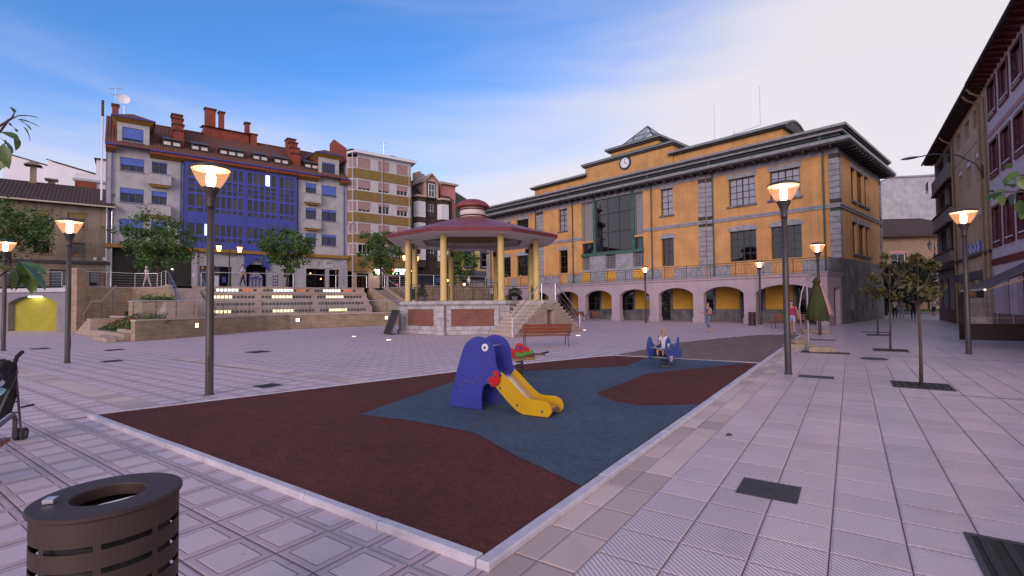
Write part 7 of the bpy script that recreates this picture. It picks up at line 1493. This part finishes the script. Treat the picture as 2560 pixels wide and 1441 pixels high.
mat('eye_white', (0.75, 0.74, 0.76), .4, 0, 1)
def ring_disc(name, m, x, z, r, y0, y1, parent, n=24): mb = MB(); mb.prism([(x + r * math.cos(2 * math.pi * k / n), z + r * math.sin(2 * math.pi * k / n)) for k in range(n)], y0, y1, 'y'); return mb.build(name, m, parent)
ring_disc('eye', 'eye_white', .735, .965, .058, -.012, 0.0, sd); ring_disc('eye_bolt', 'bolt_grey', .735, .965, .022, -.026, -.012, sd)
for x, z in ((.27, .34), (.36, .42), (.50, .40), (.98, .36), (1.28, .13), (1.70, .08), (.795, .46), (.84, .42), (.895, .57), (.93, .545)): mb = MB(); y = -.022 if x < .96 and z > .3 else .028; mb.lathe([(.02, 0), (.02, .008), (.012, .018), (.001, .02)], 12, cap=False); o = mb.build('bolt', 'bolt_grey', sd, True); o.location = (x, (0.0 if (x < .6) else (-.018 if x < .96 else .03)), z); o.rotation_euler = (rad(90), 0, 0)
# ---------------------------------------------------------------- spring riders
mat('spring_green', (0.020, 0.035, 0.020), .5, .2, 6); mat('rider_blue', (0.045, 0.085, 0.33), .42, .08, 3); mat('rider_green', (0.06, 0.26, 0.035), .42, .08, 3); mat('timber_tan', (0.30, 0.17, 0.075), .7, .2, 6)
def spring(parent, z1, r=.085, turns=6, z0=0.0): n = turns * 12; MB().tube([(r * math.cos(2 * math.pi * i / 12), r * math.sin(2 * math.pi * i / 12), z0 + (z1 - z0) * i / n) for i in range(n + 1)], .014, 6).build('spring', 'spring_green', parent, True); MB().lathe([(.12, 0), (.12, .02), (.05, .03)], 16).build('base_plate', 'bolt_grey', parent)
q = G(1300, 948)
r1 = thing('spring_rider', 'spring rocker with red flower-shaped backs and green handles on timber beam', 'rocker', (q[0], q[1], .055), rad(8)); spring(r1, .36, .075, 6)
mb = MB(); mb.box(-.22, .34, -.06, .06, .36, .45); mb.build('beam', 'timber_tan', r1); bx('seat', r1, 'wood_frame', .14, .55, -.14, .14, .47, .50); MB().tube([(.5, 0, .5), (.66, 0, .53)], .02, 6).build('tail', 'pram_black', r1)
flo = bez([(-.22, .45), (-.26, .56), (-.18, .63), (-.10, .60), (-.07, .70), (.02, .74), (.10, .68), (.12, .62), (.20, .64), (.22, .56), (.16, .45)], 4)
for y in (-.09, .065): panel('flower_panel', 'slide_red', flo, y, y + .025, r1, .004)
gh = bez([(-.10, .46), (-.12, .53), (-.05, .55), (.02, .52), (.08, .57), (.16, .55), (.22, .58), (.27, .60), (.28, .53), (.20, .50), (.10, .47), (.02, .45)], 3); panel('leaf_panel', 'rider_green', gh, -.13, -.105, r1, .004); ring_disc('flower_eye', 'slide_blue', .0, .64, .045, -.10, -.09, r1, 14)
for x in (-.1, .0, .12): ring_disc('bolt', 'bolt_grey', x, .405, .014, -.07, -.06, r1, 10)
q = G(1661, 922)
r2 = thing('spring_rider', 'blue fish-shaped spring rocker with white eyes and child seat', 'rocker', (q[0], q[1], .055), rad(46)); spring(r2, .27, .10, 4)
fish = bez([(-.36, .30), (-.43, .46), (-.38, .66), (-.30, .76), (-.20, .72), (-.12, .60), (-.02, .54), (.10, .54), (.18, .60), (.24, .74), (.31, .70), (.33, .56), (.32, .46), (.42, .40), (.46, .30), (.36, .22), (.10, .24), (-.10, .20), (-.26, .17)], 4)
for y in (-.26, .235): panel('fish_panel', 'rider_blue', fish, y, y + .025, r2, .005)
for y in (-.272, .262): ring_disc('eye', 'eye_white', -.27, .56, .05, y, y + .012, r2, 18); ring_disc('pupil', 'black', -.26, .55, .024, y - .004 if y < 0 else y + .008, y + .006 if y < 0 else y + .018, r2, 12)
bx('seat', r2, 'pram_black', -.05, .25, -.235, .235, .36, .40); bx('spring_plate', r2, 'pram_black', -.2, .2, -.2, .2, .26, .30)
for x, z in ((-.24, .47), (-.22, .24)): MB().tube([(x, -.3, z), (x, .3, z)], .014, 8).build('hand_bar', 'steel', r2)
mat('fin_pink', (0.62, 0.42, 0.44), .5, .05, 3)
for y in (-.285, .262): panel('fin', 'fin_pink', bez([(-.24, .30), (-.18, .28), (-.11, .30), (-.12, .20), (-.17, .15), (-.22, .20)], 3), y, y + .02, r2, .004)
# ---------------------------------------------------------------- parasols
mat('parasol_green', (0.045, 0.050, 0.016), .9, .2, 2); mat('parasol_pink', (0.55, 0.33, 0.34), .9, .1, 2); mat('parasol_pole', (0.26, 0.22, 0.24), .4, .1, 5, metal=.3); mat('weight_stone', (0.33, 0.25, 0.19), .9, .2, 5)
def folded(parent, m, c, ztop, zbot, r, n=12, lean=(0, 0)):
    mb = MB(); rows_ = [(0, .05), (.04, .12), (.13, .40), (.15, .24), (.30, .42), (.6, .72), (.92, 1.0), (1.0, .9)]; vs = []; N_ = n * 2
    for f, k in rows_:
        for i in range(N_): a = 2 * math.pi * i / N_; rr = r * k * (1.0 if i % 2 else .62); vs.append((c[0] + rr * math.cos(a) + lean[0] * f, c[1] + rr * math.sin(a) + lean[1] * f, ztop + (zbot - ztop) * f + (.04 * math.sin(i * 2.1) if f == 1 else 0)))
    fs = [(j * N_ + i, (j + 1) * N_ + i, (j + 1) * N_ + (i + 1) % N_, j * N_ + (i + 1) % N_) for j in range(len(rows_) - 1) for i in range(N_)]; return mb.add(vs, fs).build('canopy', m, parent, True)
q = G(2022, 876); pg = thing('parasol', 'closed dark green parasol with vents hanging from its mast', 'parasol', (q[0], q[1], 0), rad(-30), 'closed parasols at the terrace corner')
MB().lathe([(.035, .05), (.035, 2.3)], 10).build('mast', 'parasol_pole', pg); folded(pg, 'parasol_green', (.27, .0), 2.48, 1.0, .36); MB().tube([(0, 0, 2.28), (.1, 0, 2.5), (.27, 0, 2.55), (.27, 0, 2.4)], .025, 8).build('arm', 'parasol_pole', pg)
for a in (0, 1): MB().box(-.4, .4, -.06, .06, .0, .05).build('foot', 'parasol_pole', pg).rotation_euler = (0, 0, rad(90 * a))
def weight(label, px, py, rz, L=.55): q = G(px, py); t = thing('parasol_weight', label, 'weight', (q[0], q[1], 0), rz, 'stone parasol weights'); mb = MB(); mb.prism([(-L, .03), (-L + .06, 0), (L - .06, 0), (L, .04), (L, .12), (L - .07, .17), (-L + .07, .17), (-L, .12)], -.16, .16, 'y'); mb.build('slab', 'weight_stone', t); return t
weight('rounded stone slab weighing down the green parasol foot', 2000, 873, rad(-15)); weight('flat stone slab lying behind the parasol mast', 2050, 880, rad(-8), .4); weight('short stone block on the kerb beside the timber deck', 1996, 859, rad(10), .28); weight('long stone slab at the foot of the curved parasol arm', 2035, 833, rad(-4), .7)
q = G(2008, 834); pp = thing('parasol', 'closed pink parasol hanging from a tall curved arm', 'parasol', (q[0], q[1], 0), 0, 'closed parasols at the terrace corner')
MB().tube([(0, 0, .1), (-.12, 0, .6), (-.16, 0, 1.3), (-.02, 0, 2.1), (.22, 0, 2.7), (.5, 0, 3.0), (.85, 0, 3.0)], .035, 8).build('curved_arm', 'parasol_pole', pp); folded(pp, 'parasol_pink', (.92, 0), 2.65, .9, .34, lean=(.28, 0)); MB().tube([(.85, 0, 3.0), (.92, 0, 2.6)], .02, 6).build('hanger', 'parasol_pole', pp)
for a in (0, 1): MB().box(-.6, .6, -.05, .05, .0, .06).build('foot', 'parasol_pole', pp).rotation_euler = (0, 0, rad(45 + 90 * a))
MB().tube([(.0, 0, .1), (.22, 0, .9)], .02, 6).build('brace', 'parasol_pole', pp)
# ================================================================== trees
mat('bark', (0.075, 0.050, 0.040), 0.9, 0.3, 8, .5, 40); mat('leaf_mid', (0.040, 0.10, 0.020), 0.55, 0.4, 2.0, col2=(0.10, 0.20, 0.035)); mat('leaf_olive', (0.048, 0.058, 0.016), 0.6, 0.4, 6.0, col2=(0.12, 0.10, 0.026)); mat('leaf_near', (0.060, 0.11, 0.020), 0.45, 0.3, 9.0, col2=(0.11, 0.17, 0.03)); mat('leaf_garden', (0.014, 0.026, 0.012), 0.7, 0.4, 1.5)  # the garden trees take the darkest leaf green
def leaf_cloud(mb, r, centre, rad3, n, size, droop=0.0, hollow=.35):
    """leaves gathered in sprays inside an ellipsoid, uneven outline"""
    clumps = []
    for _ in range(max(6, n // 55)):
        while True:
            v = Vector((r.uniform(-1, 1), r.uniform(-1, 1), r.uniform(-1, 1)))
            if hollow < v.length < 1: break
        clumps.append((Vector((v.x * rad3[0], v.y * rad3[1], v.z * rad3[2])) * r.uniform(.75, 1.08), r.uniform(.10, .24) * max(rad3)))
    for _ in range(n):
        c, cr = r.choice(clumps); g = Vector((r.gauss(0, 1), r.gauss(0, 1), r.gauss(0, .75))) * cr * .55; p = Vector(centre) + c + g
        a = Vector((r.gauss(0, 1), r.gauss(0, 1), r.gauss(-droop, .7))).normalized(); b = a.cross(Vector((r.gauss(0, 1), r.gauss(0, 1), r.gauss(0, 1)))).normalized(); s = size * r.uniform(.6, 1.3); m = b.cross(a) * s * .18
        mb.add([tuple(p - a * s * .5), tuple(p + b * s * .32 + m), tuple(p + a * s * .6), tuple(p - b * s * .32 + m)], [(0, 1, 2, 3)])
def tree(name, label, p, h0, crown_c, rad3, n, size, leafm, seed, tr=.11, group=None, limbs=7, droop=0.0, lean=0.0):
    t = thing(name, label, 'tree', p, 0, group); r = random.Random(seed); mb = MB(); cz = crown_c
    top = (lean, .05, cz + rad3[2] * .3); mb.tube([(0, 0, -.05), (.02 + lean * .1, .01, h0 * .5), (lean * .4, .02, h0), (lean * .8, .04, cz), top], [tr * 1.25, tr, tr * .85, tr * .55, tr * .2], 8)
    for i in range(limbs):
        a = 6.28 * i / limbs + r.uniform(-.3, .3); z0 = h0 * r.uniform(.9, 1.0) + (cz - h0) * r.uniform(0, .6); q = .75 * r.uniform(.7, 1); e = (lean * .6 + rad3[0] * q * math.cos(a), rad3[1] * q * math.sin(a), cz + rad3[2] * r.uniform(-.35, .6)); b0_ = Vector((lean * (.4 + .4 * (z0 - h0) / max(.1, cz - h0)), .02, z0)); mb.tube([b0_, b0_.lerp(Vector(e), .5) + Vector((0, 0, .15 * rad3[2] * (1 - 2 * droop))), e], [tr * .5, tr * .3, tr * .08], 6)
    mb.build('trunk', 'bark', t, True); lb = MB(); leaf_cloud(lb, r, (lean * .7, 0, cz), rad3, n, size, droop); stuff(lb.build('crown', leafm, t)); return t
TG = 'leafy trees along the upper street'
for px, dep, zc, rr, lab, sd_ in ((395, 41, 7.2, (3.0, 3.0, 2.75), 'bushy green street tree in front of the dark shop passage', 1), (717, 45.5, 6.9, (2.65, 2.65, 2.25), 'bushy green street tree beside the blue porch and shop windows', 2), (952, 51.5, 7.4, (2.35, 2.35, 2.45), 'bushy green street tree in front of the brown banded block', 3), (1150, 62, 6.6, (2.6, 2.6, 2.3), 'green street tree behind the bandstand by the lemon house', 4), (22, 37.0, 7.7, (3.0, 3.0, 2.3), 'bushy green street tree in front of the old grey-brown house', 5)):
    q = DP(px, 700, dep); tree('street_tree', lab, (q[0], q[1], TZ), zc - TZ - rr[2] * .85, zc - TZ, rr, 5200, .21, 'leaf_mid', sd_, .13, TG)
mat('pit_iron', (0.022, 0.018, 0.018), .7, .2, 10)
def grate(p, label, size=.86):
    t = thing('tree_grate', label, 'grate', (p[0], p[1], 0), PANG, 'square tree pits in the promenade'); s = size / 2; bx('soil', t, 'soil', -s, s, -s, s, -.02, .003)
    f = MB(); [f.box(*b_, -.01, .010) for b_ in ((-s - .03, s + .03, -s - .03, -s), (-s - .03, s + .03, s, s + .03), (-s - .03, -s, -s, s), (s, s + .03, -s, s))]; f.build('frame', 'grate_iron', t)
    for i in range(7):
        x = -s + size * (i + .5) / 7
        for y0, y1 in (((-s, -.16), (.16, s)) if abs(x) < .2 else ((-s, s),)): bx('bar', t, 'pit_iron', x - .025, x + .025, y0, y1, .002, .008)
YG = 'slim young trees along the promenade'
for (px, py), lab, h0, zc, rr, n, sd_, ln in (((2303, 965), 'slim young tree with drooping olive leaves nearest the big drain cover', 1.5, 2.15, (.42, .42, .66), 260, 11, .05), ((2226, 876), 'slim young tree, middle one of the promenade row', 1.75, 2.6, (.58, .58, .9), 240, 12, .12), ((2195, 838), 'slim young tree, the one closest to the street end', 1.8, 2.5, (.66, .66, .85), 250, 13, -.15)):
    q = G(px, py); tree('young_tree', lab, (q[0], q[1], 0), h0, zc, rr, int(n * 1.9), .125, 'leaf_olive', sd_, .027, YG, 6, .55, ln); grate(q, 'square tree pit around the ' + {11: 'young tree by the manhole cover', 12: 'middle young tree', 13: 'young tree nearest the street end'}[sd_])
grate((3.37, 2.95), 'square slotted tree pit near the ribbed iron cover')
# trees that reach into the picture from just outside it: single leaves
def leaf_mesh(m, L=.11, W=.042):
    mb = MB(); n = 7; vs = []
    for i in range(n + 1):
        f = i / n; wd = W * math.sin(math.pi * min(1, f * .98 + .01)) ** .8 * (1 - .25 * f); z = -.25 * L * f * f
        vs += [(L * f, -wd, z + .25 * wd), (L * f, 0, z), (L * f, wd, z + .25 * wd)]
    fs = []
    for i in range(n): a = i * 3; fs += [(a, a + 3, a + 4, a + 1), (a + 1, a + 4, a + 5, a + 2)]
    return mb.add(vs, fs).mesh('leaf', m, True)
def px_tree(label, base, twigs, leaves, leafm, dep, trunk_h, L, W, seed):
    t = thing('young_tree', label, 'tree', (base[0], base[1], 0), 0, YG); r = random.Random(seed); mb = MB(); mb.tube([(0, 0, -.02), (.01, 0, trunk_h * .6), (0, .01, trunk_h)], [.035, .03, .018], 8)
    o = Vector((base[0], base[1], 0))
    for tw in twigs: P = [Vector((0, 0, tw[0]))] + [Vector(DP(x, y, dep)) - o for x, y in tw[1:]]; mb.tube(P, [.010] + [.005] * (len(P) - 2) + [.002], 6)
    sg_ = 1 if base[0] > 0 else -1
    for k in range(6):
        a = rad(-70 + 28 * k); e = Vector((sg_ * (.12 + .5 * math.cos(a)), .5 * math.sin(a), trunk_h + r.uniform(-.1, .55))); mb.tube([Vector((0, 0, trunk_h - .25)), e * .5 + Vector((0, 0, (trunk_h - .1) * .5)), e], [.012, .008, .003], 5)
    mb.build('trunk', 'bark', t, True); me = leaf_mesh(leafm, L, W)
    lb = MB(); leaf_cloud(lb, r, (sg_ * .52, .0, trunk_h + .15), (.36, .55, .55), 420, .13, .5); stuff(lb.build('crown', 'leaf_olive', t))
    for x, y, ang, sc_ in leaves:
        p = Vector(DP(x, y, dep + r.uniform(-.08, .08))) - o; ob_ = obj('leaf', me, t, tuple(p)); d = Vector((math.cos(rad(ang)), r.uniform(-.35, .35), math.sin(rad(ang)))); ob_.rotation_mode = 'QUATERNION'; qd = d.to_track_quat('X', 'Z'); ob_.rotation_quaternion = qd @ Matrix.Rotation(r.uniform(-.9, .9), 3, 'X').to_quaternion(); ob_.scale = (sc_,) * 3
    return t
px_tree('young tree standing beside the pushchair whose leafy twigs hang over the plaza', (-3.35, 2.7), [(2.3, (0, 330), (22, 300), (45, 290)), (2.2, (0, 400), (15, 350)), (1.9, (0, 690), (28, 668), (48, 655)), (2.25, (0, 315), (30, 296), (36, 282))],
        [(36, 283, 120, .55), (42, 292, 12, 1.0), (45, 300, -5, 1.0), (58, 318, -50, .9), (22, 312, -20, 1.0), (40, 340, -62, .85), (5, 330, -15, 1.2), (0, 345, -35, 1.2), (8, 360, -75, 1.2), (0, 375, -100, 1.2), (50, 303, -25, .8), (15, 365, -95, 1.1), (48, 656, -45, 1.9), (48, 655, -12, 1.6), (52, 660, -35, 1.7), (0, 690, 10, 1.7), (60, 668, -58, 1.5), (30, 668, -60, 1.2), (44, 662, -72, 1.3), (-5, 670, -8, 1.5)], 'leaf_near', 2.45, 2.5, .10, .023, 21)
px_tree('young tree in the corner pit with a leafy twig over the ribbed paving', (3.37, 2.95), [(2.4, (2600, 430), (2545, 440), (2520, 440)), (2.3, (2600, 480), (2520, 480), (2480, 482)), (2.2, (2600, 520), (2550, 510))],
        [(2545, 428, -130, .9), (2530, 420, 160, .8), (2540, 440, -100, .9), (2520, 440, -110, .8), (2520, 478, 175, .9), (2500, 480, -150, .9), (2485, 480, 170, .75), (2540, 482, -120, 1.0), (2510, 485, -95, .9), (2550, 500, -100, 1.1), (2556, 515, -80, 1.0), (2535, 470, 150, .8), (2558, 440, -80, 1.0), (2475, 486, -130, .7)], 'leaf_near', 3.0, 2.6, .085, .032, 22)
# dark trees at the end of the promenade
for i, (px, dep, zc, rr, lab) in enumerate(((2215, 50, 3.2, (2.2, 2.2, 2.4), 'dark garden tree next to the yellow building corner'), (2268, 54, 3.4, (2.6, 2.6, 2.7), 'dark garden tree in the middle of the street end'), (2322, 58, 3.8, (2.8, 2.8, 3.2), 'dark garden tree beside the far bay house'))):
    q = DP(px, 760, dep); tree('garden_tree', lab, (q[0], q[1], 0), 1.2, zc, rr, 2600, .30, 'leaf_garden', 30 + i, .12, 'dark garden trees closing the promenade')
# ================================================================== people
mat('skin', (0.42, 0.22, 0.15), .6, .05, 8); mat('hair_dark', (0.014, 0.010, 0.010), .5, .2, 20); mat('hair_grey', (0.42, 0.40, 0.40), .7, .1, 20); mat('hair_blond', (0.42, 0.28, 0.13), .6, .15, 20); mat('shoe', (0.03, 0.025, 0.025), .6, 0, 1)
def cloth(name, c): return mat(name, c, .9, .15, 9)
for nm, c in (('cl_white', (.66, .64, .70)), ('cl_sky', (.50, .60, .78)), ('cl_cream', (.55, .50, .48)), ('cl_black', (.018, .017, .02)), ('cl_magenta', (.40, .02, .10)), ('cl_denim', (.11, .17, .26)), ('cl_denim_pale', (.27, .34, .48)), ('cl_slate', (.075, .085, .17)), ('cl_grey', (.24, .23, .27)), ('cl_red', (.32, .05, .05)), ('cl_navy', (.03, .035, .07))): cloth(nm, c)
def person(label, p, face, h, pose, top, bottom, shoes='shoe', hair='hair_dark', longhair=False, sleeve=.5, trouser=1.0, build=1.0, bare=(), group='people walking about the square'):
    """one continuous body grown on a posed skeleton; face = heading in degrees (0 = away from +x)"""
    t = thing('person', label, 'person', p, rad(face), group)
    s = h / 1.7; J = {}; 
    def v(n, x, y, z): J[n] = Vector((x, y, z)) * s
    st = pose.get('stride', 0.0); lean = pose.get('lean', 0.02); b_ = build
    zp = .90 if not pose.get('sit') else pose['sit']
    v('pelvis', 0, 0, zp + .02); v('waist', lean * .5, 0, zp + .17); v('chest', lean, 0, zp + .38); v('neck', lean * 1.3, 0, zp + .56); v('jaw', lean * 1.5 + .012, 0, zp + .635); v('head', lean * 1.6 + .005, 0, zp + .715); v('crown', lean * 1.6, 0, zp + .775)
    for sg, n in ((1, 'L'), (-1, 'R')):
        v('hip' + n, 0, .085 * sg * b_, zp - .04); v('sho' + n, lean, .165 * sg * b_, zp + .49)
        if pose.get('sit'):
            v('knee' + n, .36, .13 * sg, zp - .02); v('ank' + n, .34, .12 * sg, zp - .36); v('toe' + n, .45, .12 * sg, zp - .40)
        else:
            f = st * sg; bend = pose.get('bend' + n, .0)
            v('knee' + n, .5 * f + .03 + bend * .10, .09 * sg, .49 + bend * .03); v('ank' + n, 1.0 * f - bend * .32, .09 * sg, .085 + abs(f) * .02 + bend * .22); v('toe' + n, 1.0 * f - bend * .30 + .13, .10 * sg, .03 + bend * .10)
        ar = pose.get('arm' + n, (-st * sg * .8, .22, .30))
        if len(ar) == 3: sw, ex, bd = ar; v('elb' + n, lean + sw * .55 - .02, (.165 + ex * .18) * sg, zp + .22); v('wri' + n, lean + sw * 1.0 + bd * .28, (.17 + ex * .22) * sg, zp + .22 - .24 * math.cos(bd * 1.4)); 
        else: v('elb' + n, *ar[:3]); v('wri' + n, *ar[3:])
        d = (J['wri' + n] - J['elb' + n]).normalized(); side = Vector((0, sg, 0)); J['palm' + n] = J['wri' + n] + d * .065 * s
        fw = d.cross(side).normalized()
        for k in range(4): J['f%d%s' % (k, n)] = J['palm' + n] + d * (.075 - .008 * abs(k - 1)) * s + fw * (.024 - .016 * k) * s - side * .018 * s
        J['th' + n] = J['wri' + n] + d * .06 * s + fw * .045 * s
    R = dict(pelvis=.128, waist=.112, chest=.132, neck=.052, jaw=.078, head=.092, crown=.06)
    for n in 'LR': R.update({'hip' + n: .092, 'knee' + n: .058, 'ank' + n: .040, 'toe' + n: .034, 'sho' + n: .060, 'elb' + n: .040, 'wri' + n: .028, 'palm' + n: .030, 'th' + n: .010}); R.update({'f%d%s' % (k, n): .009 for k in range(4)})
    E_ = [('pelvis', 'waist'), ('waist', 'chest'), ('chest', 'neck'), ('neck', 'jaw'), ('jaw', 'head'), ('head', 'crown')]
    for n in 'LR': E_ += [('pelvis', 'hip' + n), ('hip' + n, 'knee' + n), ('knee' + n, 'ank' + n), ('ank' + n, 'toe' + n), ('chest', 'sho' + n), ('sho' + n, 'elb' + n), ('elb' + n, 'wri' + n), ('wri' + n, 'palm' + n), ('wri' + n, 'th' + n)] + [('palm' + n, 'f%d%s' % (k, n)) for k in range(4)]
    names = list(J); idx = {n: i for i, n in enumerate(names)}
    me = bpy.data.meshes.new('body_skel'); me.from_pydata([tuple(J[n]) for n in names], [(idx[a], idx[b]) for a, b in E_], [])
    tmp = bpy.data.objects.new('body_tmp', me); COL.objects.link(tmp); md = tmp.modifiers.new('skin', 'SKIN'); md.use_smooth_shade = True
    for i, n in enumerate(names):
        k = R[n] * s * (b_ if n in ('pelvis', 'waist', 'chest', 'hipL', 'hipR') else 1.0); fl = .8 if n in ('pelvis', 'waist', 'chest') else 1.0; me.skin_vertices[0].data[i].radius = (k, k * 1.0) if fl == 1 else (k * 1.02, k * .86); me.skin_vertices[0].data[i].use_root = (n == 'pelvis')
    sm = tmp.modifiers.new('sub', 'SUBSURF'); sm.levels = 1; sm.render_levels = 1
    dg = bpy.context.evaluated_depsgraph_get(); bm_ = bpy.data.meshes.new_from_object(tmp.evaluated_get(dg)); bpy.data.objects.remove(tmp)
    mats = ['skin', top, bottom, shoes]; bm_.materials.clear(); [bm_.materials.append(M[m_]) for m_ in mats]
    segs = [(a, b, J[a], J[b]) for a, b in E_]
    for pl in bm_.polygons:
        c = Vector(pl.center); best = None
        for a, b, A_, B_ in segs:
            d = B_ - A_; f = max(0, min(1, (c - A_).dot(d) / d.length_squared)); dist = (A_ + d * f - c).length
            if best is None or dist < best[0]: best = (dist, a, b, f)
        _, a, b, f = best; g = 0
        if a in ('waist',) or (a == 'pelvis' and b == 'waist' and f > .35) or (a == 'chest' and (b.startswith('sho') or (b == 'neck' and f < .45))): g = 1
        elif a == 'pelvis' or a.startswith('hip'): g = 2 if not a.startswith('hip') or f < trouser * 2 else 0
        elif a.startswith('knee'): g = 2 if f < trouser * 2 - 1 else 0
        elif a.startswith('ank'): g = 3
        elif a.startswith('sho'): g = 1 if f < sleeve * 2 else 0
        elif a.startswith('elb'): g = 1 if f < sleeve * 2 - 1 else 0
        pl.material_index = g; pl.use_smooth = True
    bo = obj('body', bm_, t)
    hc = J['head'] + Vector((-.012, 0, .012)) * s; mb = MB(); vs = []; fs = []; nu, nv = 14, 8; hr_ = .103 * s
    for j in range(nv + 1):
        for i in range(nu):
            a = 2 * math.pi * i / nu; ph = (math.pi * .60) * j / nv; front = max(0, math.cos(a)); ph *= (1 - .42 * front); r_ = hr_ * math.sin(ph); vs.append(tuple(hc + Vector((r_ * math.cos(a) * 1.03, r_ * math.sin(a) * .93, hr_ * 1.12 * math.cos(ph)))))
    for j in range(nv):
        for i in range(nu): fs.append((j * nu + i, (j + 1) * nu + i, (j + 1) * nu + (i + 1) % nu, j * nu + (i + 1) % nu))
    mb.add(vs, fs)
    if longhair: mb.tube([hc + Vector((-.07, 0, -.02)) * s, hc + Vector((-.10, 0, -.14)) * s, hc + Vector((-.10, 0, -.30)) * s], [.075 * s, .07 * s, .03 * s], 8)
    mb.build('hair', hair, t, True)
    fx = J['head'] + Vector((.088, 0, -.01)) * s; mb = MB(); mb.add([tuple(fx + Vector(q) * s) for q in ((0, 0, .03), (0, .014, -.02), (0, -.014, -.02), (.024, 0, -.018))], [(0, 1, 3), (0, 3, 2), (1, 2, 3)]); mb.build('nose', 'skin', t)
    for sg in (-1, 1): mb = MB(); mb.lathe([(.001, -.006 * s), (.009 * s, 0), (.001, .006 * s)], 6, tuple(fx + Vector((-.006, .032 * sg, .022)) * s), cap=False); mb.build('eye', 'black', t); mb = MB(); mb.lathe([(.001, -.028 * s), (.016 * s, 0), (.001, .025 * s)], 6, tuple(J['head'] + Vector((-.005, .092 * sg, -.01)) * s), cap=False); mb.build('ear', 'skin', t)
    mb = MB(); c = fx + Vector((.0, 0, -.062)) * s; mb.add([tuple(c + Vector(q) * s) for q in ((0, -.024, 0), (.004, 0, -.008), (0, .024, 0), (.004, 0, .006))], [(0, 1, 2, 3)]); mb.build('mouth', 'cl_red', t)
    return t
q = G(1772, 833); person('woman in slate tank top and cropped jeans walking with folded arms', (q[0], q[1], 0), 205, 1.62, dict(stride=.10, bendL=.75, armL=(-.05, .2, 1.0), armR=(-.05, .2, 1.15)), 'cl_slate', 'cl_denim', 'skin', trouser=.8, sleeve=.0)
q = G(1981, 836); person('woman in magenta vest top and pale denim shorts, dark hair tied back', (q[0], q[1], 0), 232, 1.66, dict(stride=.05, armL=(-.12, .5, .4), armR=(.1, .15, .3)), 'cl_magenta', 'cl_denim_pale', 'shoe', longhair=True, trouser=.28, sleeve=.0)
q = DP(368, 716, 38.9); person('elderly man in white shirt and cream trousers striding along the upper street', (q[0], q[1], TZ), 180, 1.70, dict(stride=.26, lean=.05), 'cl_white', 'cl_cream', hair='hair_grey', sleeve=.3, build=1.08)
q = DP(606, 714, 38.6); person('man in a loose sky blue shirt and black trousers walking past the porch', (q[0], q[1], TZ), 12, 1.72, dict(stride=.16, armL=(.2, .2, .9), armR=(-.1, .2, .3)), 'cl_sky', 'cl_black', sleeve=.35, build=1.1)
q = DP(1172, 716, 57.5); person('person in white top and dark trousers on the street behind the bandstand', (q[0], q[1], TZ), 120, 1.7, dict(stride=.08), 'cl_white', 'cl_black', hair='hair_grey')
for (px, py), lab, fc, h, tp, bt, tr_, sl_ in (((2190, 795), 'person in patterned grey top walking close to the dark stone wall', 60, 1.65, 'cl_grey', 'cl_black', .8, .3), ((2238, 797), 'person in white shirt and black trousers walking up the promenade', 62, 1.72, 'cl_white', 'cl_black', 1.0, .3), ((2255, 798), 'person in grey top and knee-length shorts walking away beside the white shirt', 62, 1.62, 'cl_grey', 'cl_denim_pale', .6, .3), ((2284, 800), 'person dressed all in black with wide trousers walking away', 62, 1.68, 'cl_black', 'cl_black', .9, .9)):
    q = G(px, py); person(lab, (q[0], q[1], 0), fc, h, dict(stride=.09), tp, bt, trouser=tr_, sleeve=sl_)
q = DP(2335, 783, 47); person('white-haired person in white blouse and dark skirt standing by the far bay house', (q[0], q[1], 0), 200, 1.62, dict(stride=.03, armL=(-.05, .2, .9), armR=(-.05, .2, .9)), 'cl_white', 'cl_black', hair='hair_grey', trouser=.55, sleeve=.45, build=1.1)
q = G(1661, 922); person('small blond child in white sitting on the blue fish rocker', (q[0] + .02, q[1] + .05, .055), 226, 1.02, dict(sit=.74, armL=(.10, .16, .98, .24, .26, .86), armR=(.10, -.16, .98, .24, -.26, .86)), 'cl_white', 'cl_white', hair='hair_blond', trouser=.35, sleeve=.3, group='children playing')
